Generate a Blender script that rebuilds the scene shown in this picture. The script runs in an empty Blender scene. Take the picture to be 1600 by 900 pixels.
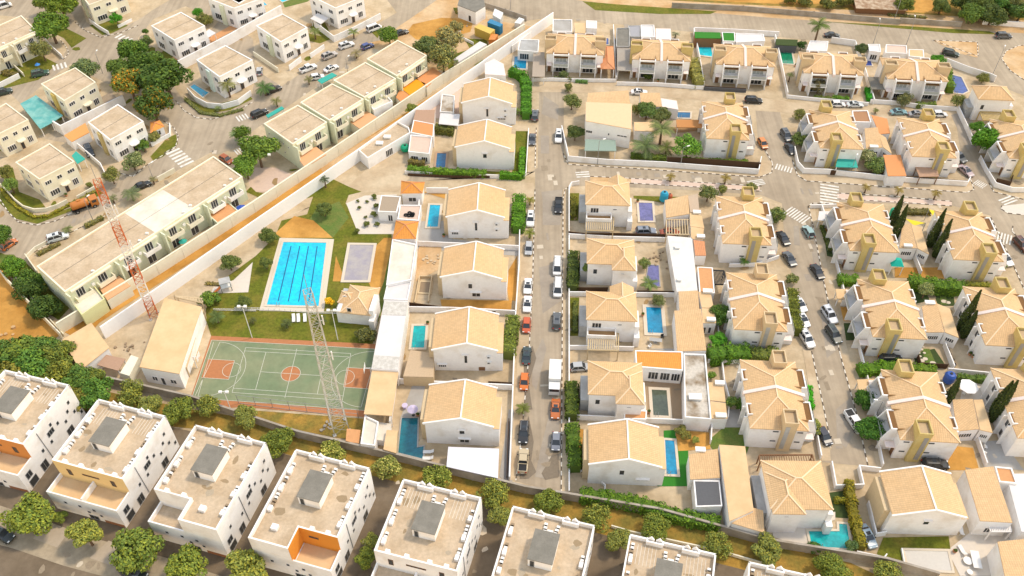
import bpy, bmesh, math, random
from mathutils import Vector, Matrix
R=math.radians
C=bpy.context.scene.collection
# ---------------------------------------------------------------- camera, world, sun, exposure
F=1400.0; TH=R(45.8); H=132.0
cd=bpy.data.cameras.new('camera'); cam=bpy.data.objects.new('camera',cd); C.objects.link(cam)
cam.location=(0,0,H); cam.rotation_euler=(R(90)-TH,0,0)
cd.sensor_width=36; cd.lens=36*F/1600; cd.clip_end=5000; cd.clip_start=1
bpy.context.scene.camera=cam
SUN_EL=R(58); SUN_AZ=R(66)      # azimuth clockwise from +Y
w=bpy.data.worlds.new('World'); bpy.context.scene.world=w; w.use_nodes=True
nt=w.node_tree; bg=nt.nodes['Background']; sky=nt.nodes.new('ShaderNodeTexSky'); sky.sky_type='NISHITA'
sky.sun_disc=False; sky.sun_elevation=SUN_EL; sky.sun_rotation=SUN_AZ; sky.dust_density=.2; sky.air_density=2.0; sky.ozone_density=0
wt=nt.nodes.new('ShaderNodeMix'); wt.data_type='RGBA'; wt.blend_type='MULTIPLY'; wt.inputs[0].default_value=1; wt.inputs[7].default_value=(1,.775,.645,1)
nt.links.new(sky.outputs[0],wt.inputs[6]); nt.links.new(wt.outputs[2],bg.inputs[0]); bg.inputs[1].default_value=0.15
sd=bpy.data.lights.new('sun','SUN'); sd.energy=1.1; sd.angle=R(7); sd.color=(1,.86,.66)
so=bpy.data.objects.new('sun',sd); C.objects.link(so)
so.rotation_euler=(R(90)-SUN_EL,0,-SUN_AZ+R(180)); so.location=(60,60,150)
sv=Vector((math.sin(SUN_AZ)*math.cos(SUN_EL),math.cos(SUN_AZ)*math.cos(SUN_EL),math.sin(SUN_EL)))
so.rotation_euler=sv.to_track_quat('Z','Y').to_euler()
vs=bpy.context.scene.view_settings; vs.view_transform='Standard'; vs.look='None'; vs.gamma=1; vs.use_curve_mapping=False; vs.exposure=1.3
random.seed(7); rnd=random.random
def ru(a,b): return a+(b-a)*rnd()
# ---------------------------------------------------------------- photo pixel -> ground point
def P(x,y,z=0.0):
    a=(x-800)/F; b=(450-y)/F; c,s=math.cos(TH),math.sin(TH)
    t=(z-H)/(-s+b*c); return Vector((a*t,(c+b*s)*t,z))
OX=[0,400,800,1180]; OY=[0,220,440,660]
XK={21:(600,100,6),22:(600,270,6),23:(560,420,6),24:(550,570,5),25:(1290,290,5),26:(1290,470,5),27:(1100,540,5),28:(0,560,4.5),29:(830,30,8.183),30:(1240,150,6.925),31:(1310,410,6.43),32:(1350,560,5.62),33:(390,150,7.5),34:(0,0,7.5),35:(0,110,7.5),36:(0,220,7.5),37:(200,0,7.5),38:(400,0,6.43),39:(620,0,6.43),40:(40,360,6.43),41:(1440,160,9)}
def px(k,x,y):
    if k==0: return (x,y)
    if k in XK: a=XK[k]; return (a[0]+x/a[2],a[1]+y/a[2])
    return (OX[(k-1)%4]+x/3.75, OY[(k-1)//4]+y/3.75)
def G(k,x,y,z=0.0): return P(*px(k,x,y),z)
def GL(k,pts,z=0.0): return [G(k,x,y,z) for x,y in pts]
# ---------------------------------------------------------------- materials
MC={}
def sset(b,n,v):
    if n in b.inputs: b.inputs[n].default_value=v
def mat(name,col,rough=.8,n=.0,sc=1.0,col2=None,bump=0,bsc=8,metal=0,objcol=False,spec=.3,tiles=None,vcol=False,det=5,lo=.38,hi=.62,trans=0,streak=0):
    if name in MC: return MC[name]
    m=bpy.data.materials.new(name); m.use_nodes=True; t=m.node_tree; N=t.nodes; L=t.links
    b=N['Principled BSDF']; b.inputs['Roughness'].default_value=rough; b.inputs['Metallic'].default_value=metal
    sset(b,'Specular IOR Level',spec)
    col=tuple(col)+(1,)
    src=None
    tc=N.new('ShaderNodeNewGeometry'); pos=tc.outputs['Position']
    def mix(f,a,c,mode='MIX'):
        x=N.new('ShaderNodeMix'); x.data_type='RGBA'; x.blend_type=mode
        if isinstance(f,float): x.inputs[0].default_value=f
        else: L.new(f,x.inputs[0])
        for i,v in ((6,a),(7,c)):
            if isinstance(v,tuple): x.inputs[i].default_value=v
            else: L.new(v,x.inputs[i])
        return x.outputs[2]
    rgb=N.new('ShaderNodeRGB'); rgb.outputs[0].default_value=col; src=rgb.outputs[0]
    if objcol:
        oi=N.new('ShaderNodeObjectInfo'); src=mix(1.0,src,oi.outputs['Color'],'MULTIPLY')
    if vcol:
        va=N.new('ShaderNodeVertexColor'); va.layer_name='tint'; src=mix(1.0,src,va.outputs[0],'MULTIPLY')
    if col2:
        no=N.new('ShaderNodeTexNoise'); no.inputs['Scale'].default_value=sc; no.inputs['Detail'].default_value=det; L.new(pos,no.inputs['Vector'])
        mr=N.new('ShaderNodeMapRange'); mr.inputs[1].default_value=lo; mr.inputs[2].default_value=hi; L.new(no.outputs[0],mr.inputs[0])
        src=mix(mr.outputs[0],src,tuple(col2)+(1,))
    if n:
        no=N.new('ShaderNodeTexNoise'); no.inputs['Scale'].default_value=sc*5.3; no.inputs['Detail'].default_value=6; no.inputs['Roughness'].default_value=.7; L.new(pos,no.inputs['Vector'])
        mr=N.new('ShaderNodeMapRange'); mr.inputs[1].default_value=.3; mr.inputs[2].default_value=.7; mr.inputs[3].default_value=1-n; mr.inputs[4].default_value=1+n*.6; L.new(no.outputs[0],mr.inputs[0])
        cb=N.new('ShaderNodeCombineColor'); 
        for i in range(3): L.new(mr.outputs[0],cb.inputs[i])
        src=mix(1.0,src,cb.outputs[0],'MULTIPLY')
    if streak:
        mp=N.new('ShaderNodeMapping'); mp.inputs['Scale'].default_value=(1.1,.035,1); L.new(pos,mp.inputs[0]); no=N.new('ShaderNodeTexNoise'); no.inputs['Scale'].default_value=1.0; no.inputs['Detail'].default_value=4; L.new(mp.outputs[0],no.inputs['Vector'])
        mr=N.new('ShaderNodeMapRange'); mr.inputs[1].default_value=.35; mr.inputs[2].default_value=.65; mr.inputs[3].default_value=1-streak; mr.inputs[4].default_value=1+streak*.5; L.new(no.outputs[0],mr.inputs[0])
        cb=N.new('ShaderNodeCombineColor')
        for i in range(3): L.new(mr.outputs[0],cb.inputs[i])
        src=mix(1.0,src,cb.outputs[0],'MULTIPLY')
    if tiles:                      # ribs run down the slope, courses across (UV in metres)
        uv=N.new('ShaderNodeUVMap'); sp=N.new('ShaderNodeSeparateXYZ'); L.new(uv.outputs[0],sp.inputs[0])
        def saw(o,per,pw):
            mu=N.new('ShaderNodeMath'); mu.operation='MULTIPLY'; mu.inputs[1].default_value=1/per; L.new(o,mu.inputs[0])
            fr=N.new('ShaderNodeMath'); fr.operation='FRACT'; L.new(mu.outputs[0],fr.inputs[0])
            pg=N.new('ShaderNodeMath'); pg.operation='PINGPONG'; pg.inputs[1].default_value=.5; L.new(fr.outputs[0],pg.inputs[0])
            sm=N.new('ShaderNodeMapRange'); sm.interpolation_type='SMOOTHSTEP'; sm.inputs[1].default_value=0; sm.inputs[2].default_value=pw; L.new(pg.outputs[0],sm.inputs[0])
            return sm.outputs[0],mu.outputs[0]
        a,ua=saw(sp.outputs[0],tiles[0],.3); c_,vb=saw(sp.outputs[1],tiles[1],.12)
        mn=N.new('ShaderNodeMath'); mn.operation='MULTIPLY'; L.new(a,mn.inputs[0]); L.new(c_,mn.inputs[1])
        # one random tone per tile
        fl=[]
        for o in (ua,vb):
            f=N.new('ShaderNodeMath'); f.operation='FLOOR'; L.new(o,f.inputs[0]); fl.append(f.outputs[0])
        cx=N.new('ShaderNodeCombineXYZ'); L.new(fl[0],cx.inputs[0]); L.new(fl[1],cx.inputs[1])
        wn=N.new('ShaderNodeTexWhiteNoise'); L.new(cx.outputs[0],wn.inputs['Vector'])
        mr=N.new('ShaderNodeMapRange'); mr.inputs[3].default_value=.93; mr.inputs[4].default_value=1.04; L.new(wn.outputs[0],mr.inputs[0])
        m2=N.new('ShaderNodeMapRange'); m2.inputs[3].default_value=tiles[2]; m2.inputs[4].default_value=1; L.new(mn.outputs[0],m2.inputs[0])
        mm=N.new('ShaderNodeMath'); mm.operation='MULTIPLY'; L.new(mr.outputs[0],mm.inputs[0]); L.new(m2.outputs[0],mm.inputs[1])
        cb=N.new('ShaderNodeCombineColor')
        for i in range(3): L.new(mm.outputs[0],cb.inputs[i])
        src=mix(1.0,src,cb.outputs[0],'MULTIPLY')
        bu=N.new('ShaderNodeBump'); bu.inputs['Strength'].default_value=.55; bu.inputs['Distance'].default_value=.05; L.new(mn.outputs[0],bu.inputs['Height']); L.new(bu.outputs[0],b.inputs['Normal'])
    elif bump:
        no=N.new('ShaderNodeTexNoise'); no.inputs['Scale'].default_value=bsc; no.inputs['Detail'].default_value=4; L.new(pos,no.inputs['Vector'])
        bu=N.new('ShaderNodeBump'); bu.inputs['Strength'].default_value=bump; bu.inputs['Distance'].default_value=.1; L.new(no.outputs[0],bu.inputs['Height']); L.new(bu.outputs[0],b.inputs['Normal'])
    L.new(src,b.inputs['Base Color'])
    if trans:
        sset(b,'Transmission Weight',trans)
    MC[name]=m; return m
def hexish(r,g,b): return (r,g,b)
WHITE=mat('white_render',(.86,.83,.80),.85,n=.06,sc=.35,col2=(.72,.66,.59),lo=.5,hi=.75,bump=.1,bsc=3)
CREAM=mat('cream_render',(.78,.72,.56),.85,n=.06,sc=.3,col2=(.70,.62,.44),lo=.5,hi=.8)
PALEGREEN=mat('pale_green_render',(.66,.68,.50),.85,n=.07,sc=.3,col2=(.6,.6,.4),lo=.5,hi=.8)
MINT=mat('mint_render',(.68,.78,.70),.85,n=.05,sc=.3)
YELLOW=mat('yellow_render',(.60,.44,.13),.85,n=.1,sc=.4,col2=(.5,.34,.08),lo=.5,hi=.75)
OLIVE=mat('olive_yellow_render',(.52,.40,.17),.85,n=.1,sc=.4)
TANR=mat('tan_render',(.60,.46,.28),.85,n=.08,sc=.4)
GREYR=mat('grey_render',(.45,.44,.42),.85,n=.1,sc=.4,col2=(.35,.34,.32))
DGREY=mat('dark_grey_cladding',(.10,.10,.105),.7,n=.1,sc=.5)
PINKR=mat('pale_pink_render',(.76,.64,.58),.85,n=.06,sc=.4)
TILE=mat('sand_roof_tile',(.66,.44,.235),.85,n=.07,sc=.12,col2=(.65,.415,.205),lo=.4,hi=.75,tiles=(.36,.40,.86))
TILEO=mat('orange_roof_tile',(.74,.30,.06),.8,n=.06,sc=.2,tiles=(.36,.4,.8))
TILET=mat('terracotta_roof_tile',(.68,.30,.14),.8,n=.06,sc=.2,tiles=(.36,.4,.8))
FLATR=mat('screed_roof',(.55,.425,.29),.9,n=.18,sc=.35,col2=(.47,.35,.225),bump=.2,bsc=2,det=9)
FLATW=mat('pale_screed_roof',(.72,.66,.55),.9,n=.08,sc=.3,col2=(.62,.55,.45))
PALEROOF=mat('pale_peach_roof',(.68,.475,.26),.85,n=.06,sc=.3,col2=(.63,.42,.22))
WHITEROOF=mat('white_sheet_roof',(.63,.595,.56),.7,n=.05,sc=.4,col2=(.66,.62,.6))
STAINROOF=mat('stained_concrete_roof',(.55,.49,.41),.9,n=.25,sc=.35,col2=(.24,.17,.10),lo=.42,hi=.62)
GREYROOF=mat('grey_felt_roof',(.19,.175,.145),.9,n=.15,sc=.8,col2=(.235,.215,.18),lo=.4,hi=.7)
BROWNROOF=mat('brown_sheet_roof',(.42,.26,.17),.85,n=.08,sc=.5)
TRIM=mat('white_trim',(.82,.78,.74),.7)
PANE=mat('window_glass',(.035,.04,.045),.12,spec=.6)
GLASSG=mat('balcony_glass',(.40,.41,.38),.35,spec=.6,n=.1,sc=1.5)
WOOD=mat('brown_wood',(.22,.11,.05),.7,n=.15,sc=2)
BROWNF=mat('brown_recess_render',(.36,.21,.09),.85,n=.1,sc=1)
METAL=mat('grey_metal',(.35,.35,.35),.5,metal=.5)
DARK=mat('black_plastic',(.02,.02,.02),.6)
TYRE=mat('tyre_rubber',(.015,.015,.015),.9)
PAINT=mat('car_paint',(1,1,1),.28,objcol=True,spec=.6)
RED=mat('red_lens',(.4,.02,.01),.3)
LENS=mat('clear_lens',(.75,.75,.72),.15,spec=.6)
ACW=mat('air_conditioner_white',(.76,.74,.7),.6)
STAIN=mat('weathered_clutter',(.30,.22,.14),.9,n=.2,sc=3)
ROAD=mat('road_asphalt',(.43,.345,.245),.92,n=.12,sc=.09,col2=(.35,.275,.19),lo=.35,hi=.65,bump=.1,bsc=6,det=9,streak=.12)
ROADD=mat('patched_asphalt',(.32,.265,.205),.92,n=.1,sc=.2,col2=(.37,.31,.24),det=8)
ROADB=mat('dark_street_asphalt',(.15,.11,.07),.92,n=.16,sc=.2,col2=(.20,.15,.10),det=8)
PAVE=mat('pavement_concrete',(.56,.44,.29),.92,n=.13,sc=.18,col2=(.46,.34,.21),det=9)
YARD=mat('courtyard_paving',(.55,.43,.28),.9,n=.16,sc=.2,col2=(.43,.32,.19),det=9)
GREYP=mat('grey_paving',(.42,.395,.36),.9,n=.06,sc=.3,col2=(.37,.34,.3))
PALEP=mat('pale_paving',(.62,.55,.47),.9,n=.06,sc=.3,col2=(.64,.56,.46))
PINKP=mat('pink_paving',(.62,.46,.36),.9,n=.08,sc=.3)
TERRP=mat('terracotta_paving',(.60,.30,.13),.9,n=.1,sc=.4)
DIRT=mat('orange_dirt',(.58,.30,.07),.95,n=.16,sc=.13,col2=(.40,.19,.035),bump=.5,bsc=2,det=9)
DIRTP=mat('pale_dirt',(.60,.42,.24),.95,n=.16,sc=.15,col2=(.50,.30,.13),bump=.4,bsc=2,det=9)
DIRTD=mat('brown_earth',(.20,.135,.07),.95,n=.2,sc=.3,col2=(.13,.09,.045),bump=.4,bsc=3,det=9)
DRYG=mat('dry_grass_earth',(.37,.215,.04),.95,n=.3,sc=.35,col2=(.20,.155,.03),bump=.5,bsc=4,det=9)
GRASS=mat('lawn_grass',(.125,.14,.010),.95,n=.4,sc=.3,col2=(.21,.17,.025),lo=.42,hi=.75,bump=.6,bsc=9,det=9)
LAWN=mat('green_lawn',(.11,.17,.03),.95,n=.25,sc=.5,col2=(.16,.18,.04),bump=.6,bsc=9,det=9)
TURF=mat('dark_turf',(.05,.075,.02),.95,n=.2,sc=.6,bump=.5,bsc=9)
BRTURF=mat('bright_green_turf',(.035,.19,.02),.95,n=.1,sc=.6)
COURTG=mat('court_green',(.17,.215,.115),.85,n=.14,sc=.15,col2=(.235,.25,.14),det=8)
COURTO=mat('court_terracotta',(.42,.17,.07),.85,n=.12,sc=.3)
LINE=mat('line_paint',(.62,.61,.50),.8,n=.25,sc=1.5)
ROADLINE=mat('worn_road_paint',(.74,.70,.62),.85,n=.2,sc=1.2,col2=(.55,.47,.38),lo=.5,hi=.7)
KERBW=mat('white_kerb_stone',(.74,.68,.58),.85,n=.1,sc=.6)
KERBD=mat('dark_kerb_stone',(.13,.10,.07),.9,n=.1,sc=.6)
BLOCKW=mat('grey_block_wall',(.40,.35,.29),.9,n=.12,sc=.4,col2=(.31,.26,.2))
POOLEDGE=mat('pool_coping',(.62,.53,.41),.85,n=.07,sc=.8)
def water(name,col,r=.07): return mat(name,col,r,n=.3,sc=.28,spec=.6,bump=.22,bsc=1.6,col2=tuple(c*.72+.01 for c in col),det=3)
BARK=mat('bark',(.16,.10,.06),.9,n=.2,sc=2)
LEAF=mat('leaf',(1.0,1.0,1.0),.75,objcol=True,vcol=True,spec=.15)
# ---------------------------------------------------------------- mesh builder
class MB:
    def __init__(s): s.v=[]; s.f=[]; s.col=None
    def q(s,*pts):
        i=len(s.v); s.v+= [tuple(p) for p in pts]; s.f.append(tuple(range(i,i+len(pts)))); return s
    def prism(s,pts,z0,z1,top=True,bot=True):
        n=len(pts); i=len(s.v)
        zt=z1 if isinstance(z1,(list,tuple)) else [z1]*n
        zb=z0 if isinstance(z0,(list,tuple)) else [z0]*n
        s.v+=[(p[0],p[1],zb[j]) for j,p in enumerate(pts)]+[(p[0],p[1],zt[j]) for j,p in enumerate(pts)]
        ar=sum(pts[j][0]*pts[(j+1)%n][1]-pts[(j+1)%n][0]*pts[j][1] for j in range(n))
        o=range(n)
        if ar<0:
            for j in o: s.f.append((i+(j+1)%n,i+j,i+n+j,i+n+(j+1)%n))
            if top: s.f.append(tuple(i+n+j for j in reversed(o)))
            if bot: s.f.append(tuple(i+j for j in o))
        else:
            for j in o: s.f.append((i+j,i+(j+1)%n,i+n+(j+1)%n,i+n+j))
            if top: s.f.append(tuple(i+n+j for j in o))
            if bot: s.f.append(tuple(i+j for j in reversed(o)))
        return s
    def box(s,x0,x1,y0,y1,z0,z1): return s.prism([(x0,y0),(x1,y0),(x1,y1),(x0,y1)],z0,z1)
    def ring(s,x0,x1,y0,y1,z0,z1,t):
        s.box(x0,x1,y0,y0+t,z0,z1); s.box(x0,x1,y1-t,y1,z0,z1); s.box(x0,x0+t,y0+t,y1-t,z0,z1); s.box(x1-t,x1,y0+t,y1-t,z0,z1); return s
    def pring(s,pts,t,z0,z1):           # parapet of width t inside a polygon
        n=len(pts); c=Vector((sum(p[0] for p in pts)/n,sum(p[1] for p in pts)/n)); inn=inset(pts,t)
        for j in range(n):
            k=(j+1)%n; s.prism([pts[j],pts[k],inn[k],inn[j]],z0,z1)
        return s
    def beam(s,a,b,w,h=None):
        a=Vector(a); b=Vector(b); h=h or w; d=(b-a)
        if d.length<1e-5: return s
        d.normalize(); up=Vector((0,0,1)) if abs(d.z)<.95 else Vector((1,0,0))
        u=d.cross(up).normalized()*w/2; v=u.cross(d).normalized()*h/2; i=len(s.v)
        for p in (a,b):
            for x,y in ((-1,-1),(1,-1),(1,1),(-1,1)): s.v.append(tuple(p+u*x+v*y))
        for f in ((0,1,5,4),(1,2,6,5),(2,3,7,6),(3,0,4,7),(3,2,1,0),(4,5,6,7)): s.f.append(tuple(i+k for k in f))
        return s
    def cone(s,c,r0,r1,z0,z1,n=10,tilt=(0,0)):
        i=len(s.v)
        for (r,z,ox,oy) in ((r0,z0,0,0),(r1,z1,tilt[0],tilt[1])):
            for k in range(n):
                a=2*math.pi*k/n; s.v.append((c[0]+ox+r*math.cos(a),c[1]+oy+r*math.sin(a),z))
        for k in range(n): s.f.append((i+k,i+(k+1)%n,i+n+(k+1)%n,i+n+k))
        s.f.append(tuple(i+n+k for k in range(n))); s.f.append(tuple(i+k for k in reversed(range(n)))); return s
    def lathe(s,c,prof,n=12):
        i=len(s.v)
        for r,z in prof:
            for k in range(n):
                a=2*math.pi*k/n; s.v.append((c[0]+r*math.cos(a),c[1]+r*math.sin(a),c[2]+z))
        for j in range(len(prof)-1):
            for k in range(n): s.f.append((i+j*n+k,i+j*n+(k+1)%n,i+(j+1)*n+(k+1)%n,i+(j+1)*n+k))
        s.f.append(tuple(i+(len(prof)-1)*n+k for k in range(n))); s.f.append(tuple(i+k for k in reversed(range(n)))); return s
    def wheel(s,c,r,wd,n=14):            # axis along y
        i=len(s.v)
        for y in (-wd/2,wd/2):
            for k in range(n):
                a=2*math.pi*k/n; s.v.append((c[0]+r*math.cos(a),c[1]+y,c[2]+r*math.sin(a)))
        for k in range(n): s.f.append((i+k,i+n+k,i+n+(k+1)%n,i+(k+1)%n))
        s.f.append(tuple(i+k for k in range(n))); s.f.append(tuple(i+n+k for k in reversed(range(n)))); return s
def inset(pts,t):
    n=len(pts); ar=sum(pts[j][0]*pts[(j+1)%n][1]-pts[(j+1)%n][0]*pts[j][1] for j in range(n)); sg=1 if ar>0 else -1
    out=[]
    for j in range(n):
        a=Vector(pts[j-1][:2]); b=Vector(pts[j][:2]); c=Vector(pts[(j+1)%n][:2])
        d1=(b-a).normalized(); d2=(c-b).normalized()
        n1=Vector((-d1.y,d1.x))*sg; n2=Vector((-d2.y,d2.x))*sg
        m=n1+n2; k=1+n1.dot(n2); m=m/max(k,.3); out.append((b.x+m.x*t,b.y+m.y*t))
    return out
def obj(name,mb,m,parent=None,smooth=False,color=None,uv=False,loc=None):
    me=bpy.data.meshes.new(name); me.from_pydata(mb.v,[],mb.f); me.materials.append(m)
    if uv or (m in (TILE,TILEO,TILET)): tileuv(me)
    if mb.col:
        a=me.color_attributes.new('tint','FLOAT_COLOR','CORNER')
        k=0; flat=[]
        for fi,f in enumerate(mb.f):
            c=mb.col[fi]; flat+= [c[0],c[1],c[2],1]*len(f)
        a.data.foreach_set('color',flat)
    if smooth: me.polygons.foreach_set('use_smooth',[True]*len(me.polygons))
    me.update()
    o=bpy.data.objects.new(name,me); C.objects.link(o)
    if parent: o.parent=parent
    if color: o.color=tuple(color)+(1,)
    if loc: o.location=loc
    return o
def tileuv(me):
    l=me.uv_layers.new(name='UVMap')
    for p in me.polygons:
        n=p.normal; u=Vector((-n.y,n.x,0))
        if u.length<1e-3: u=Vector((1,0,0))
        u.normalize(); v=n.cross(u)
        for li in p.loop_indices:
            co=me.vertices[me.loops[li].vertex_index].co; l.data[li].uv=(co.dot(u),co.dot(v))
def tag(o,label,cat,group=None,kind=None):
    if label: o['label']=label
    if cat: o['category']=cat
    if group: o['group']=group
    if kind: o['kind']=kind
    return o
def thing(name,label,cat,loc=(0,0,0),rz=0,group=None):
    o=bpy.data.objects.new(name,None); C.objects.link(o); o.location=loc; o.rotation_euler=(0,0,rz); o.empty_display_size=.5
    return tag(o,label,cat,group)
CH={}
def kids(o):
    return [c for c in bpy.data.objects if c.parent==o]
def dup(root,loc,rz,label,group=None,mirror=False,color=None,names=('body','roof_panel','roof')):
    r=root.copy(); C.objects.link(r); r.location=loc; r.rotation_euler=(0,0,rz)
    if mirror: r.scale=(-1,1,1)
    r['label']=label
    if group: r['group']=group
    elif 'group' in r: del r['group']
    ks=CH.get(root.name)
    if ks is None: ks=[(c,kids(c)) for c in kids(root)]; CH[root.name]=ks
    for c,gs in ks:
        d=c.copy(); C.objects.link(d); d.parent=r
        if color and c.name.split('.')[0] in names: d.color=tuple(color)+(1,)
        for g in gs:
            e=g.copy(); C.objects.link(e); e.parent=d
            if color and g.name.split('.')[0] in names: e.color=tuple(color)+(1,)
    return r
def struct(name,mb,m,label=None):
    o=obj(name,mb,m); o['kind']='structure'
    return o
LV=.015; PC=[0]
def patch(name,pts,m,lv=1,k=0,z=0):
    p=GL(k,pts) if not isinstance(pts[0],Vector) else pts
    mb=MB(); PC[0]+=1; zz=z+lv*LV+(PC[0]%20)*.0007; q=[(a.x,a.y,zz) for a in p]
    ar=sum(q[j][0]*q[(j+1)%len(q)][1]-q[(j+1)%len(q)][0]*q[j][1] for j in range(len(q)))
    if ar<0: q=q[::-1]
    mb.q(*q); return struct(name,mb,m)
def circ(c,r,n=28): return [Vector((c[0]+r*math.cos(2*math.pi*i/n),c[1]+r*math.sin(2*math.pi*i/n),0)) for i in range(n)]
def local(pts):
    c=Vector((sum(p[0] for p in pts)/len(pts),sum(p[1] for p in pts)/len(pts),0)); return c,[(p[0]-c.x,p[1]-c.y) for p in pts]
def window(parent,a,b,z0,z1,out,frame=TRIM,pane=PANE,name='window',t=.08,bars=1):
    """window on a vertical wall between plan points a,b; out = outward normal"""
    a=Vector((a[0],a[1],0)); b=Vector((b[0],b[1],0)); o=Vector((out[0],out[1],0)).normalized()*.06
    m=MB(); d=(b-a).normalized()
    def rect(p,q,za,zb,dep,mm):
        mm.prism([tuple((p+o*.0)[:2]),tuple((q)[:2]),tuple((q+o*dep)[:2]),tuple((p+o*dep)[:2])],za,zb)
    f=t
    rect(a,b,z0,z0+f,1,m); rect(a,b,z1-f,z1,1,m); rect(a,a+d*f,z0+f,z1-f,1,m); rect(b-d*f,b,z0+f,z1-f,1,m)
    L=(b-a).length
    for i in range(1,bars+1):
        c=a+d*(L*i/(bars+1)-f/2); 
        if L>1.0: rect(c,c+d*f,z0+f,z1-f,1,m)
    w_=obj(name,m,frame,parent); pm=MB(); rect(a+d*f,b-d*f,z0+f,z1-f,.35,pm); obj('pane',pm,pane,w_); return w_
# ================================================================ BUILDERS
def hip(mb,x0,x1,y0,y1,z,rise,axis=None,th=.18,ends=(1,1),hl=None):
    """hipped roof; ends=(1,1) hipped, 0=gable end. ridge along the longer side unless axis given"""
    w,d=x1-x0,y1-y0; ax=axis or ('x' if w>=d else 'y'); h=hl if hl is not None else min(w,d)/2
    if ax=='x': a=(x0+h*ends[0],(y0+y1)/2); b=(x1-h*ends[1],(y0+y1)/2)
    else: a=((x0+x1)/2,y0+h*ends[0]); b=((x0+x1)/2,y1-h*ends[1])
    A=(a[0],a[1],z+rise); B=(b[0],b[1],z+rise); c=[(x0,y0,z),(x1,y0,z),(x1,y1,z),(x0,y1,z)]
    if ax=='x':
        mb.q(c[0],c[1],B,A); mb.q(c[2],c[3],A,B); mb.q(c[1],c[2],B); mb.q(c[3],c[0],A)
    else:
        mb.q(c[1],c[2],B,A); mb.q(c[3],c[0],A,B); mb.q(c[0],c[1],A); mb.q(c[2],c[3],B)
    l=[(p[0],p[1],z-th) for p in c]
    for j in range(4): k=(j+1)%4; mb.q(l[j],l[k],c[k],c[j])
    mb.q(*l[::-1]); return A,B,c
def ridgecaps(mb,A,B,c,ax,w=.22):
    o=Vector((0,0,.05)); A=Vector(A)+o; B=Vector(B)+o; mb.beam(A,B,w,.12)
    cs=[Vector(p)+o*.6 for p in c]
    prs=[(0,A),(3,A),(1,B),(2,B)] if ax=='x' else [(0,A),(1,A),(2,B),(3,B)]
    for i,p in prs: mb.beam(cs[i],p,w,.1)
RIDGE=mat('pale_ridge_tile',(.76,.56,.36),.85,n=.05,sc=1)
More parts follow.
